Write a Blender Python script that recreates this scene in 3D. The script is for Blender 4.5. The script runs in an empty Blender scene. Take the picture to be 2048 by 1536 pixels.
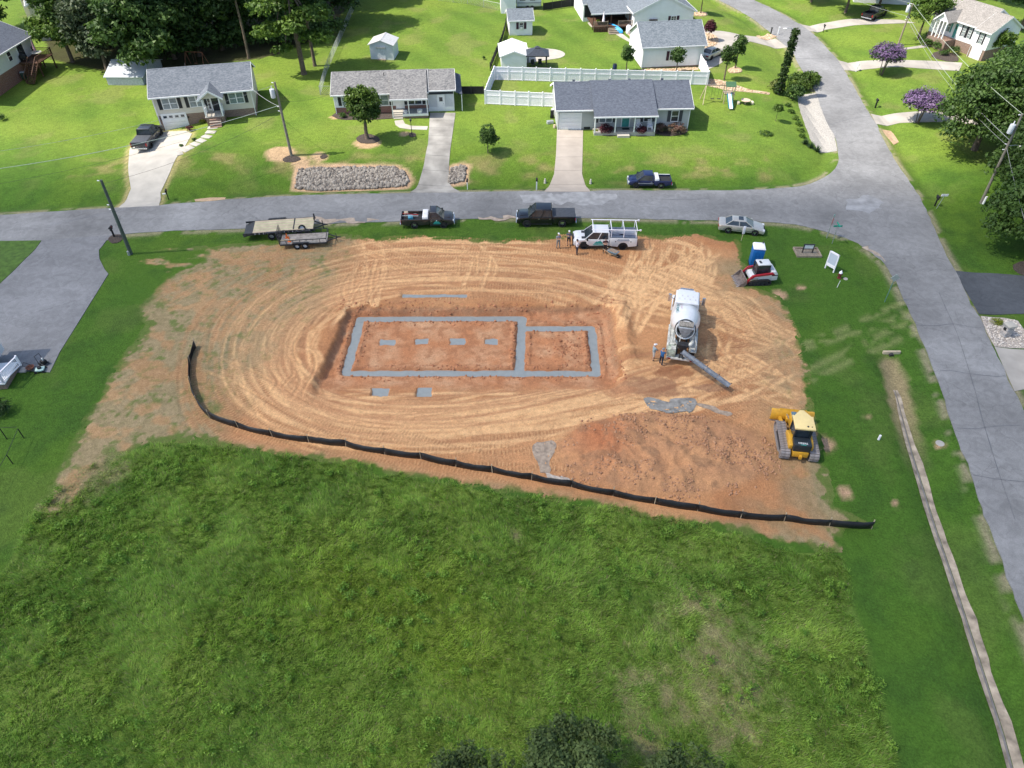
import math, random
import numpy as np

# ------------------------------------------------------------------ camera model (photo frame 2048 x 1536)
CAM_H, PITCH, FPX = 40.0, math.radians(42.8), 1440.0
CU, CV = 1024.0, 768.0
_cp, _sp = math.cos(PITCH), math.sin(PITCH)

def ray(px, py):
    a = (px - CU) / FPX; b = -(py - CV) / FPX
    d = np.array([a, _cp + b * _sp, -_sp + b * _cp])
    return d / np.linalg.norm(d)

def proj(x, y, z):
    dz = z - CAM_H
    zc = y * _cp - dz * _sp
    return CU + FPX * x / zc, CV - FPX * (y * _sp + dz * _cp) / zc

# ------------------------------------------------------------------ value noise
def _hash(ix, iy, s):
    h = (ix.astype(np.int64) * 374761393 + iy.astype(np.int64) * 668265263 + s * 1442695041) & 0xffffffff
    h = ((h ^ (h >> 13)) * 1274126177) & 0xffffffff
    return ((h ^ (h >> 16)) & 0xffffff) / float(0xffffff)

def vnoise(x, y, s=0):
    x = np.asarray(x, float); y = np.asarray(y, float)
    ix = np.floor(x); iy = np.floor(y); fx = x - ix; fy = y - iy
    fx = fx * fx * (3 - 2 * fx); fy = fy * fy * (3 - 2 * fy)
    a = _hash(ix, iy, s); b = _hash(ix + 1, iy, s); c = _hash(ix, iy + 1, s); d = _hash(ix + 1, iy + 1, s)
    return (a * (1 - fx) + b * fx) * (1 - fy) + (c * (1 - fx) + d * fx) * fy

def fbm(x, y, s=0, o=4):
    v = 0; a = 0.5; n = 0
    x = np.asarray(x, float); y = np.asarray(y, float)
    for i in range(o):
        v = v + a * vnoise(x, y, s + i * 17); n += a; a *= 0.5
        x, y = 1.9 * x * 0.8 + 1.9 * y * 0.6, -1.9 * x * 0.6 + 1.9 * y * 0.8
    return v / n

def sstep(a, b, v):
    t = np.clip((np.asarray(v, float) - a) / (b - a), 0, 1)
    return t * t * (3 - 2 * t)

def inpoly(x, y, poly):
    x = np.asarray(x, float); y = np.asarray(y, float); r = np.zeros(x.shape, bool)
    n = len(poly)
    for i in range(n):
        x0, y0 = poly[i][0], poly[i][1]; x1, y1 = poly[(i + 1) % n][0], poly[(i + 1) % n][1]
        if y0 == y1: continue
        c = ((y0 > y) != (y1 > y)) & (x < (x1 - x0) * (y - y0) / (y1 - y0) + x0)
        r ^= c
    return r

def segdist(x, y, pts, closed=False):
    x = np.asarray(x, float); y = np.asarray(y, float); d = np.full(x.shape, 1e9)
    P = list(pts) + ([pts[0]] if closed else [])
    for (a, b) in zip(P[:-1], P[1:]):
        dx, dy = b[0] - a[0], b[1] - a[1]; L = dx * dx + dy * dy + 1e-12
        t = np.clip(((x - a[0]) * dx + (y - a[1]) * dy) / L, 0, 1)
        d = np.minimum(d, np.hypot(x - a[0] - t * dx, y - a[1] - t * dy))
    return d

def sdpoly(x, y, poly):            # signed: positive inside
    return np.where(inpoly(x, y, poly), 1, -1) * segdist(x, y, poly, True)

def smooth(pts, n=4, closed=False):
    P = [np.array(p, float) for p in pts]; out = []; m = len(P)
    for i in range(m if closed else m - 1):
        p1, p2 = P[i], P[(i + 1) % m]
        p0 = P[i - 1] if (i > 0 or closed) else p1 * 2 - p2
        p3 = P[(i + 2) % m] if (i + 2 < m or closed) else p2 * 2 - p1
        for k in range(n):
            t = k / n
            out.append(tuple(0.5 * ((2 * p1) + (-p0 + p2) * t + (2 * p0 - 5 * p1 + 4 * p2 - p3) * t * t + (-p0 + 3 * p1 - 3 * p2 + p3) * t ** 3)))
    if not closed: out.append(tuple(P[-1]))
    return out

# ------------------------------------------------------------------ terrain
def R(y):                          # height of the street level
    return 0.016 * np.clip(np.asarray(y, float) - 76, 0, 200)

def on(f, px, py):
    d = ray(px, py); lo, hi = 20.0, 320.0
    ts = np.linspace(lo, hi, 400); X = d[0] * ts; Y = d[1] * ts; Z = CAM_H + d[2] * ts
    g = Z - f(X, Y); k = int(np.argmax(g < 0)); k = max(k, 1)
    t0, t1 = ts[k - 1], ts[k]
    for _ in range(18):
        tm = (t0 + t1) / 2
        if CAM_H + d[2] * tm - float(f(np.array([d[0] * tm]), np.array([d[1] * tm]))[0]) < 0: t1 = tm
        else: t0 = tm
    return d[0] * t1, d[1] * t1, CAM_H + d[2] * t1

def road_at(px, py): return on(lambda X, Y: R(Y), px, py)[:2]
def flat_at(px, py, z=0.0):
    d = ray(px, py); t = (z - CAM_H) / d[2]; return d[0] * t, d[1] * t

STREET_N = [(-60, 434), (0, 430), (160, 420), (320, 410), (450, 400), (600, 391), (820, 386), (1000, 383), (1250, 381), (1400, 381), (1520, 379), (1600, 372), (1650, 354), (1676, 328), (1675, 300)]
ROAD_W = [(1669, 273), (1653, 244), (1640, 211), (1632, 186), (1618, 163), (1607, 145), (1595, 125), (1585, 105), (1571, 92), (1536, 61), (1505, 37), (1468, 16), (1437, 0), (1395, -22)]
ROAD_E = [(1450, -26), (1507, 0), (1552, 21), (1601, 49), (1620, 62), (1640, 82), (1673, 117), (1689, 141), (1712, 182), (1737, 225), (1751, 246), (1778, 300), (1803, 341), (1838, 392), (1864, 446), (1887, 498), (1909, 537), (1930, 580), (1943, 610), (1960, 636), (1979, 681), (1995, 714), (2028, 782), (2048, 822), (2110, 950), (2240, 1260)]
ROAD_W2 = [(2130, 1460), (2048, 1237), (2015, 1155), (1977, 1050), (1957, 1000), (1941, 946), (1919, 883), (1902, 842), (1889, 799), (1867, 739), (1848, 692), (1831, 648), (1815, 613), (1796, 574), (1781, 546), (1769, 527), (1744, 507), (1725, 493), (1700, 479), (1668, 469), (1639, 460)]
STREET_S = [(1590, 449), (1520, 443), (1420, 441), (1200, 436), (1000, 436), (800, 443), (640, 447), (500, 457), (330, 462), (235, 470), (80, 481), (0, 484), (-60, 487)]
ROAD = [road_at(*p) for p in smooth(STREET_N + ROAD_W, 3) + smooth(ROAD_E, 3) + smooth(ROAD_W2 + STREET_S, 3)]
DITCH = [flat_at(*p) for p in [(1785, 720), (1796, 770), (1815, 840), (1832, 900), (1848, 950), (1880, 1050), (1915, 1150), (1950, 1255), (1985, 1360), (2020, 1470), (2045, 1560), (2075, 1680)]]
_rcoarse = ROAD[::2]

def T(x, y):                       # natural ground
    x = np.asarray(x, float); y = np.asarray(y, float)
    d = -sdpoly(x, y, _rcoarse)
    d = np.maximum(d, 0)
    A = np.interp(x, [-200, -49, -37, -25, 0, 20, 45, 70, 200], [.5, .5, 2.1, 1.9, 1.4, 1.0, .8, .9, 1.2])
    far = sstep(71, 76, y)
    z = R(y) + far * (A * sstep(1.5, 8.5, d) - 0.30 * np.exp(-((d - 1.6) / 0.9) ** 2))
    near = 1 - far
    z = z + near * (-0.12 * np.exp(-((d - 1.6) / 1.2) ** 2))
    dd = segdist(x, y, DITCH)
    z = z - 0.38 * np.exp(-(dd / 0.9) ** 2) - 0.25 * np.exp(-(dd / 2.2) ** 2)
    z = z + 0.10 * (fbm(x / 9, y / 9, 5, 3) - .5) * sstep(.5, 3, d)
    z = z + 0.5 * (fbm(x / 45, y / 45, 9, 2) - .5) * sstep(3, 12, d) * (1 - .8 * near)
    return z

def at(px, py): return on(T, px, py)
def vheight(px, py, ty):           # world height above base for a vertical edge whose top is at row ty
    x, y, z = at(px, py); lo, hi = 0, 30
    for _ in range(40):
        m = (lo + hi) / 2
        if proj(x, y, z + m)[1] > ty: lo = m
        else: hi = m
    return (x, y, z), lo
import bpy, bmesh
from mathutils import Vector, Matrix, Euler
SC = bpy.context.scene
COL = SC.collection
random.seed(7); RNG = np.random.default_rng(7)
PI = math.pi

# ------------------------------------------------------------------ camera, world, sun, exposure
cam_d = bpy.data.cameras.new('camera'); cam = bpy.data.objects.new('camera', cam_d); COL.objects.link(cam)
cam.location = (0, 0, CAM_H); cam.rotation_euler = (PI / 2 - PITCH, 0, 0)
cam_d.sensor_width = 36; cam_d.lens = 36 * FPX / 2048; cam_d.clip_start = 0.5; cam_d.clip_end = 4000
SC.camera = cam
SUN_EL, SUN_AZ = math.radians(54), math.radians(263)      # azimuth from +Y (view direction), clockwise: the sun stands on the left
w = bpy.data.worlds.new('World'); SC.world = w; w.use_nodes = True
nt = w.node_tree; sky = nt.nodes.new('ShaderNodeTexSky'); sky.sky_type = 'NISHITA'; sky.sun_disc = False
sky.sun_elevation = SUN_EL; sky.sun_rotation = SUN_AZ
nt.links.new(sky.outputs[0], nt.nodes['Background'].inputs[0]); nt.nodes['Background'].inputs[1].default_value = 0.135
sd = bpy.data.lights.new('sun', 'SUN'); sd.energy = 4.6; sd.angle = math.radians(0.53); sd.color = (1, .93, .82)
sun = bpy.data.objects.new('sun', sd); COL.objects.link(sun)
sdir = Vector((math.sin(SUN_AZ) * math.cos(SUN_EL), math.cos(SUN_AZ) * math.cos(SUN_EL), math.sin(SUN_EL)))
sun.rotation_euler = sdir.to_track_quat('Z', 'Y').to_euler(); sun.location = sdir * 200
vs = SC.view_settings; vs.view_transform = 'Standard'; vs.look = 'None'; vs.gamma = 1; vs.use_curve_mapping = False
vs.exposure = 0.7
SC.cycles.max_bounces = 6; SC.cycles.transparent_max_bounces = 8

# ------------------------------------------------------------------ materials
_M = {}
def _nodes(m):
    m.use_nodes = True; n = m.node_tree.nodes; return n, m.node_tree.links, n['Principled BSDF']
def mat(name, rgb, rough=.7, metal=0.0, var=.18, scale=4.0, bump=0.0, spec=.4, rgb2=None, detail=4, bscale=None, coat=0, trans=0):
    if name in _M: return _M[name]
    m = bpy.data.materials.new(name); n, l, p = _nodes(m); _M[name] = m
    p.inputs['Roughness'].default_value = rough; p.inputs['Metallic'].default_value = metal
    p.inputs['Specular IOR Level'].default_value = spec
    if coat: p.inputs['Coat Weight'].default_value = coat; p.inputs['Coat Roughness'].default_value = .06
    tc = n.new('ShaderNodeTexCoord'); nz = n.new('ShaderNodeTexNoise'); nz.inputs['Scale'].default_value = scale; nz.inputs['Detail'].default_value = detail
    l.new(tc.outputs['Object'], nz.inputs['Vector'])
    r = n.new('ShaderNodeValToRGB'); l.new(nz.outputs['Fac'], r.inputs['Fac'])
    r.color_ramp.elements[0].position = .3; r.color_ramp.elements[1].position = .7
    a = [c * (1 - var) for c in rgb]; b = [min(1, c * (1 + var)) for c in rgb] if rgb2 is None else list(rgb2)
    r.color_ramp.elements[0].color = (*a, 1); r.color_ramp.elements[1].color = (*b, 1)
    l.new(r.outputs['Color'], p.inputs['Base Color'])
    if bump:
        bp = n.new('ShaderNodeBump'); bp.inputs['Strength'].default_value = bump; bp.inputs['Distance'].default_value = .05
        nb = n.new('ShaderNodeTexNoise'); nb.inputs['Scale'].default_value = bscale or scale * 4; nb.inputs['Detail'].default_value = 6
        l.new(tc.outputs['Object'], nb.inputs['Vector']); l.new(nb.outputs['Fac'], bp.inputs['Height']); l.new(bp.outputs['Normal'], p.inputs['Normal'])
    return m
def ground_mat(name, bump=.5, fine=9.0, amp=.35, rough=.95, trans=False):
    """albedo comes from the painted 'Col' attribute, broken up by several octaves of grain"""
    m = bpy.data.materials.new(name); n, l, p = _nodes(m); _M[name] = m
    p.inputs['Roughness'].default_value = rough; p.inputs['Specular IOR Level'].default_value = .15
    at_ = n.new('ShaderNodeAttribute'); at_.attribute_name = 'Col'
    geo = n.new('ShaderNodeNewGeometry')
    cur = at_.outputs['Color']
    for sc_, am in ((fine, amp), (fine * .28, amp * .6), (fine * 3.1, amp * .8)):
        nz = n.new('ShaderNodeTexNoise'); nz.inputs['Scale'].default_value = sc_; nz.inputs['Detail'].default_value = 3; nz.inputs['Roughness'].default_value = .65
        l.new(geo.outputs['Position'], nz.inputs['Vector'])
        mr = n.new('ShaderNodeMapRange'); mr.inputs['From Min'].default_value = .3; mr.inputs['From Max'].default_value = .7
        mr.inputs['To Min'].default_value = 1 - am; mr.inputs['To Max'].default_value = 1 + am; l.new(nz.outputs['Fac'], mr.inputs['Value'])
        vm = n.new('ShaderNodeVectorMath'); vm.operation = 'SCALE'; l.new(cur, vm.inputs[0]); l.new(mr.outputs['Result'], vm.inputs['Scale']); cur = vm.outputs['Vector']
    l.new(cur, p.inputs['Base Color'])
    nb = n.new('ShaderNodeTexNoise'); nb.inputs['Scale'].default_value = fine * 1.3; nb.inputs['Detail'].default_value = 6
    l.new(geo.outputs['Position'], nb.inputs['Vector'])
    bp = n.new('ShaderNodeBump'); bp.inputs['Strength'].default_value = bump; bp.inputs['Distance'].default_value = .12
    l.new(nb.outputs['Fac'], bp.inputs['Height']); l.new(bp.outputs['Normal'], p.inputs['Normal'])
    return m
def leaf_mat(name, dark, light, transl=.25, rough=.55):
    if name in _M: return _M[name]
    m = bpy.data.materials.new(name); n, l, p = _nodes(m); _M[name] = m
    a = n.new('ShaderNodeAttribute'); a.attribute_name = 'tone'
    r = n.new('ShaderNodeValToRGB'); l.new(a.outputs['Fac'], r.inputs['Fac'])
    r.color_ramp.elements[0].color = (*dark, 1); r.color_ramp.elements[1].color = (*light, 1)
    oi = n.new('ShaderNodeObjectInfo'); hs = n.new('ShaderNodeHueSaturation'); mr = n.new('ShaderNodeMapRange')
    mr.inputs['To Min'].default_value = .82; mr.inputs['To Max'].default_value = 1.2
    l.new(oi.outputs['Random'], mr.inputs['Value']); l.new(mr.outputs['Result'], hs.inputs['Value']); l.new(r.outputs['Color'], hs.inputs['Color'])
    l.new(hs.outputs['Color'], p.inputs['Base Color']); p.inputs['Roughness'].default_value = rough; p.inputs['Specular IOR Level'].default_value = .3
    tr = n.new('ShaderNodeBsdfTranslucent'); l.new(hs.outputs['Color'], tr.inputs['Color'])
    mx = n.new('ShaderNodeMixShader'); mx.inputs[0].default_value = transl
    l.new(p.outputs[0], mx.inputs[1]); l.new(tr.outputs[0], mx.inputs[2]); l.new(mx.outputs[0], n['Material Output'].inputs['Surface'])
    return m
def shingle_mat(name, a, b, sc=(3.2, 8.0)):
    m = bpy.data.materials.new(name); n, l, p = _nodes(m); _M[name] = m
    p.inputs['Roughness'].default_value = .92; p.inputs['Specular IOR Level'].default_value = .2
    tc = n.new('ShaderNodeTexCoord'); mp = n.new('ShaderNodeMapping'); l.new(tc.outputs['Object'], mp.inputs['Vector'])
    mp.inputs['Scale'].default_value = (sc[0] * 1.6, sc[1], sc[1])
    vo = n.new('ShaderNodeTexVoronoi'); vo.inputs['Scale'].default_value = 1.0; l.new(mp.outputs[0], vo.inputs['Vector'])
    nz = n.new('ShaderNodeTexNoise'); nz.inputs['Scale'].default_value = .8; nz.inputs['Detail'].default_value = 5; l.new(tc.outputs['Object'], nz.inputs['Vector'])
    mx = n.new('ShaderNodeMix'); mx.data_type = 'FLOAT'; mx.inputs['Factor'].default_value = .35
    sep = n.new('ShaderNodeSeparateColor'); l.new(vo.outputs['Color'], sep.inputs[0]); l.new(sep.outputs[0], mx.inputs[2]); l.new(nz.outputs['Fac'], mx.inputs[3])
    r = n.new('ShaderNodeValToRGB'); l.new(mx.outputs[0], r.inputs['Fac']); r.color_ramp.elements[0].position = .15; r.color_ramp.elements[1].position = .85
    r.color_ramp.elements[0].color = (*a, 1); r.color_ramp.elements[1].color = (*b, 1); l.new(r.outputs[0], p.inputs['Base Color'])
    bp = n.new('ShaderNodeBump'); bp.inputs['Strength'].default_value = .35; bp.inputs['Distance'].default_value = .02
    l.new(vo.outputs['Distance'], bp.inputs['Height']); l.new(bp.outputs[0], p.inputs['Normal'])
    return m
def siding_mat(name, rgb, pitch=.15, var=.04):
    m = mat(name, rgb, .6, var=var, scale=1.2); n = m.node_tree.nodes; l = m.node_tree.links; p = n['Principled BSDF']
    tc = n.new('ShaderNodeTexCoord'); sx = n.new('ShaderNodeSeparateXYZ'); l.new(tc.outputs['Object'], sx.inputs[0])
    d = n.new('ShaderNodeMath'); d.operation = 'DIVIDE'; d.inputs[1].default_value = pitch; l.new(sx.outputs['Z'], d.inputs[0])
    f = n.new('ShaderNodeMath'); f.operation = 'FRACT'; l.new(d.outputs[0], f.inputs[0])
    bp = n.new('ShaderNodeBump'); bp.inputs['Strength'].default_value = .6; bp.inputs['Distance'].default_value = .02; bp.invert = True
    l.new(f.outputs[0], bp.inputs['Height']); l.new(bp.outputs[0], p.inputs['Normal'])
    return m
def brick_mat(name, a, b, mortar=(.35, .3, .26)):
    m = bpy.data.materials.new(name); n, l, p = _nodes(m); _M[name] = m; p.inputs['Roughness'].default_value = .9
    tc = n.new('ShaderNodeTexCoord'); sx = n.new('ShaderNodeSeparateXYZ'); l.new(tc.outputs['Object'], sx.inputs[0])
    ad = n.new('ShaderNodeMath'); l.new(sx.outputs['X'], ad.inputs[0]); l.new(sx.outputs['Y'], ad.inputs[1])
    cx = n.new('ShaderNodeCombineXYZ'); l.new(ad.outputs[0], cx.inputs[0]); l.new(sx.outputs['Z'], cx.inputs[1])
    br = n.new('ShaderNodeTexBrick'); br.inputs['Scale'].default_value = 1; br.inputs['Brick Width'].default_value = .22; br.inputs['Row Height'].default_value = .075
    br.inputs['Mortar Size'].default_value = .008; br.inputs['Color1'].default_value = (*a, 1); br.inputs['Color2'].default_value = (*b, 1); br.inputs['Mortar'].default_value = (*mortar, 1)
    l.new(cx.outputs[0], br.inputs['Vector']); l.new(br.outputs[0], p.inputs['Base Color'])
    return m

WHITE = mat('white_vinyl', (.9, .87, .93), .45, var=.04); TRIM = mat('white_trim', (.8, .8, .8), .5, var=.04)
BLACKP = mat('black_plastic', (.015, .015, .017), .55, var=.2); RUBBER = mat('tyre_rubber', (.022, .022, .023), .85, var=.3, bump=.1)
GLASS = mat('dark_window_glass', (.03, .04, .05), .08, var=.3, scale=1.5, spec=.8); GLASSB = mat('pale_window_glass', (.16, .2, .22), .12, var=.35, scale=1.8, spec=.8)
STEEL = mat('dull_steel', (.32, .33, .34), .42, metal=.7, var=.2); CHROME = mat('bright_alloy', (.62, .63, .65), .25, metal=.8, var=.1)
DARKST = mat('dark_steel_paint', (.035, .036, .04), .5, var=.3); GALV = mat('galvanised', (.42, .44, .46), .45, metal=.5, var=.12)
CONC = mat('old_concrete', (.38, .36, .33), .9, var=.16, scale=.9, bump=.2, bscale=14, detail=8)
CONCW = mat('bright_concrete', (.44, .41, .36), .9, var=.12, scale=.8, bump=.15, bscale=14, detail=8)
WOOD = mat('grey_timber', (.27, .22, .17), .85, var=.3, scale=2.5, bump=.2); WOODP = mat('pale_timber', (.5, .41, .29), .8, var=.15, scale=3, bump=.1)
DWOOD = mat('dark_stained_timber', (.09, .045, .028), .8, var=.3); SKIN = mat('skin', (.5, .3, .21), .6, var=.06)
BARK = mat('tree_bark', (.13, .1, .075), .95, var=.35, scale=5, bump=.6); POLE = mat('weathered_pole', (.21, .19, .155), .9, var=.25, scale=3, bump=.3)
RED = mat('red_paint', (.42, .02, .02), .35, var=.08, coat=.3); SHUT = mat('black_shutter', (.018, .02, .024), .6); MULCH = mat('mulch', (.075, .058, .048), .97, var=.45, scale=9, bump=1, detail=8)
TAIL = mat('tail_lamp_red', (.35, .01, .015), .25); HEAD = mat('headlamp_clear', (.6, .62, .64), .15); ORANGE = mat('orange_plastic', (.75, .16, .03), .5)

# ------------------------------------------------------------------ mesh builder
class MB:
    def __init__(s): s.v = []; s.f = []; s.M = None
    def add(s, vs_, fs):
        o = len(s.v)
        for p in vs_:
            p = Vector(p)
            if s.M is not None: p = s.M @ p
            s.v.append(tuple(p))
        s.f += [tuple(i + o for i in f) for f in fs]; return s
    def box(s, x0, x1, y0, y1, z0, z1):
        return s.add([(x0, y0, z0), (x1, y0, z0), (x1, y1, z0), (x0, y1, z0), (x0, y0, z1), (x1, y0, z1), (x1, y1, z1), (x0, y1, z1)],
                     [(0, 3, 2, 1), (4, 5, 6, 7), (0, 1, 5, 4), (1, 2, 6, 5), (2, 3, 7, 6), (3, 0, 4, 7)])
    def hexa(s, b, t):               # bottom 4, top 4
        return s.add(list(b) + list(t), [(0, 3, 2, 1), (4, 5, 6, 7), (0, 1, 5, 4), (1, 2, 6, 5), (2, 3, 7, 6), (3, 0, 4, 7)])
    def frus(s, b, zb, t, zt):       # b,t = (x0,x1,y0,y1)
        return s.hexa([(b[0], b[2], zb), (b[1], b[2], zb), (b[1], b[3], zb), (b[0], b[3], zb)], [(t[0], t[2], zt), (t[1], t[2], zt), (t[1], t[3], zt), (t[0], t[3], zt)])
    def cyl(s, p0, p1, r0, r1=None, n=10, caps=True):
        r1 = r0 if r1 is None else r1; p0 = Vector(p0); p1 = Vector(p1); d = (p1 - p0).normalized()
        a = d.orthogonal().normalized(); b = d.cross(a); V = []
        for p, r in ((p0, r0), (p1, r1)):
            V += [p + (a * math.cos(2 * PI * i / n) + b * math.sin(2 * PI * i / n)) * r for i in range(n)]
        F = [(i, (i + 1) % n, n + (i + 1) % n, n + i) for i in range(n)]
        if caps: F += [tuple(range(n))[::-1], tuple(range(n, 2 * n))]
        return s.add(V, F)
    def bar(s, p0, p1, w, h=None):   # square bar
        h = w if h is None else h; p0 = Vector(p0); p1 = Vector(p1); d = (p1 - p0).normalized()
        up = Vector((0, 0, 1)) if abs(d.z) < .95 else Vector((0, 1, 0)); a = d.cross(up).normalized(); b = a.cross(d)
        q = [a * w / 2 * i + b * h / 2 * j for i, j in ((-1, -1), (1, -1), (1, 1), (-1, 1))]
        return s.hexa([p0 + k for k in q], [p1 + k for k in q])
    def tube(s, pts, r, n=8):
        for a, b in zip(pts[:-1], pts[1:]): s.cyl(a, b, r, r, n)
        return s
    def prism(s, poly, y0, y1):      # polygon in xz, extruded along y
        n = len(poly); V = [(p[0], y0, p[1]) for p in poly] + [(p[0], y1, p[1]) for p in poly]
        return s.add(V, [tuple(range(n)), tuple(range(n, 2 * n))[::-1]] + [(i, n + i, n + (i + 1) % n, (i + 1) % n) for i in range(n)])
    def prismz(s, poly, z0, z1):
        n = len(poly); V = [(p[0], p[1], z0) for p in poly] + [(p[0], p[1], z1) for p in poly]
        return s.add(V, [tuple(range(n))[::-1], tuple(range(n, 2 * n))] + [(i, (i + 1) % n, n + (i + 1) % n, n + i) for i in range(n)])
    def lathe(s, prof, n=20, M=None):  # profile (r, h) round local z
        V = []; F = []
        for r, h in prof:
            V += [(r * math.cos(2 * PI * i / n), r * math.sin(2 * PI * i / n), h) for i in range(n)]
        if M is not None: V = [M @ Vector(v) for v in V]
        for k in range(len(prof) - 1):
            F += [(k * n + i, k * n + (i + 1) % n, (k + 1) * n + (i + 1) % n, (k + 1) * n + i) for i in range(n)]
        return s.add(V, F)
    def ell(s, c, r, n=10, m=6, jit=0, seed=0):
        rr = random.Random(seed); V = []; F = []
        for j in range(m + 1):
            th = PI * j / m
            for i in range(n):
                k = 1 + rr.uniform(-jit, jit) if 0 < j < m else 1; a = 2 * PI * i / n
                V.append((c[0] + r[0] * math.sin(th) * math.cos(a) * k, c[1] + r[1] * math.sin(th) * math.sin(a) * k, c[2] + r[2] * math.cos(th) * k))
        for j in range(m): F += [(j * n + i, (j + 1) * n + i, (j + 1) * n + (i + 1) % n, j * n + (i + 1) % n) for i in range(n)]
        return s.add(V, F)
    def mesh(s, name, m, smooth=False, bevel=0, seg=2):
        me = bpy.data.meshes.new(name); me.from_pydata(s.v, [], s.f)
        bm = bmesh.new(); bm.from_mesh(me)
        bmesh.ops.remove_doubles(bm, verts=bm.verts, dist=1e-4) if (bevel or smooth) else None
        bmesh.ops.recalc_face_normals(bm, faces=bm.faces)
        if bevel:
            es = [e for e in bm.edges if len(e.link_faces) == 2 and e.calc_face_angle(0) > .5]
            bmesh.ops.bevel(bm, geom=es, offset=bevel, segments=seg, affect='EDGES', profile=.5, clamp_overlap=True)
        bm.to_mesh(me); bm.free()
        if smooth or bevel:
            me.polygons.foreach_set('use_smooth', [True] * len(me.polygons))
            try: me.set_sharp_from_angle(angle=math.radians(42))
            except Exception: pass
        me.materials.append(m); return me
    def obj(s, name, m, parent=None, smooth=False, bevel=0, seg=2, kind=None):
        o = bpy.data.objects.new(name, s.mesh(name, m, smooth, bevel, seg)); COL.objects.link(o)
        if parent is not None: o.parent = parent
        if kind: o['kind'] = kind
        return o
def fast(name, V, F, m, parent=None, kind=None, tone=None, col=None, smooth=False):
    V = np.asarray(V, np.float32); F = np.asarray(F, np.int32); k = F.shape[1]
    me = bpy.data.meshes.new(name); me.vertices.add(len(V)); me.vertices.foreach_set('co', V.ravel())
    me.loops.add(F.size); me.loops.foreach_set('vertex_index', F.ravel())
    me.polygons.add(len(F)); me.polygons.foreach_set('loop_start', np.arange(0, F.size, k, dtype=np.int32))
    if smooth: me.polygons.foreach_set('use_smooth', np.ones(len(F), bool))
    me.update(calc_edges=True)
    if tone is not None:
        a = me.attributes.new('tone', 'FLOAT', 'POINT'); a.data.foreach_set('value', np.asarray(tone, np.float32))
    if col is not None:
        a = me.attributes.new('Col', 'FLOAT_COLOR', 'POINT'); c = np.ones((len(V), 4), np.float32); c[:, :3] = col; a.data.foreach_set('color', c.ravel())
    me.materials.append(m); o = bpy.data.objects.new(name, me); COL.objects.link(o)
    if parent is not None: o.parent = parent
    if kind: o['kind'] = kind
    return o
def thing(name, label, cat, loc=(0, 0, 0), rz=0.0, group=None):
    o = bpy.data.objects.new(name, None); o.empty_display_size = .2; COL.objects.link(o)
    o.location = loc; o.rotation_euler = (0, 0, rz); o['label'] = label; o['category'] = cat
    if group: o['group'] = group
    return o
def tag(o, label, cat, group=None, kind=None):
    o['label'] = label; o['category'] = cat
    if group: o['group'] = group
    if kind: o['kind'] = kind
    return o
def kids(o, _c={}):
    return [c for c in bpy.data.objects if c.parent is o]
def dup(root, loc, rz, label, scale=None):
    r = root.copy(); COL.objects.link(r); r.location = loc; r.rotation_euler = (0, 0, rz)
    if label: r['label'] = label
    if scale: r.scale = scale if hasattr(scale, '__len__') else (scale,) * 3
    for ch in root['_k'] if '_k' in root else kids(root):
        c = ch.copy(); COL.objects.link(c); c.parent = r
        for g in kids(ch):
            d = g.copy(); COL.objects.link(d); d.parent = c
    return r
def P(px, py): return at(px, py)
def yaw(p, q): return math.atan2(q[1] - p[1], q[0] - p[0])
def text(name, s, size, m, parent, loc, rot, ext=.004):
    c = bpy.data.curves.new(name, 'FONT'); c.body = s; c.size = size; c.extrude = ext; c.align_x = 'CENTER'; c.align_y = 'CENTER'
    t_ = bpy.data.objects.new(name, c); me = bpy.data.meshes.new_from_object(t_); me.materials.clear(); me.materials.append(m)
    o = bpy.data.objects.new(name, me); COL.objects.link(o); o.parent = parent; o.location = loc; o.rotation_euler = rot; bpy.data.objects.remove(t_); return o
# ------------------------------------------------------------------ ground polygons (traced on the photograph, laid on the terrain)
def W2(pts): return [P(*p)[:2] for p in pts]
def C_(*c): return np.array(c)
G_LAWN, G_YEL, G_DARK, STRAW = C_(.062, .135, .016), C_(.13, .2, .02), C_(.04, .092, .014), C_(.34, .27, .16)
CLAY, CLAYD, TAN, ORNG = C_(.44, .20, .088), C_(.31, .145, .072), C_(.64, .385, .19), C_(.47, .185, .078)
def mix(a, b, t): t = np.asarray(t)[..., None]; return a * (1 - t) + b * t

SOIL_PX = [(262, 528), (285, 505), (330, 496), (420, 490), (500, 484), (560, 480), (640, 468), (700, 466), (760, 474), (830, 468), (905, 472), (990, 478), (1060, 474), (1110, 470), (1200, 462), (1270, 464), (1330, 470), (1400, 462), (1440, 476), (1475, 478), (1492, 496), (1494, 540), (1500, 570), (1560, 592), (1585, 620), (1608, 680), (1622, 740), (1630, 830), (1650, 900), (1662, 960), (1675, 1010), (1710, 1030), (1745, 1050), (1690, 1058), (1684, 1113), (1600, 1105), (1540, 1095), (1480, 1068), (1400, 1060), (1300, 1040), (1180, 1015), (1080, 1000), (980, 985), (880, 968), (760, 954), (700, 930), (560, 917), (440, 900), (400, 885), (300, 890), (240, 925), (170, 1000), (110, 1045), (62, 1040), (95, 960), (130, 905), (180, 812), (225, 735), (290, 650), (262, 628), (252, 600), (240, 560)]
SOIL = [flat_at(*p) for p in SOIL_PX]
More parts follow.
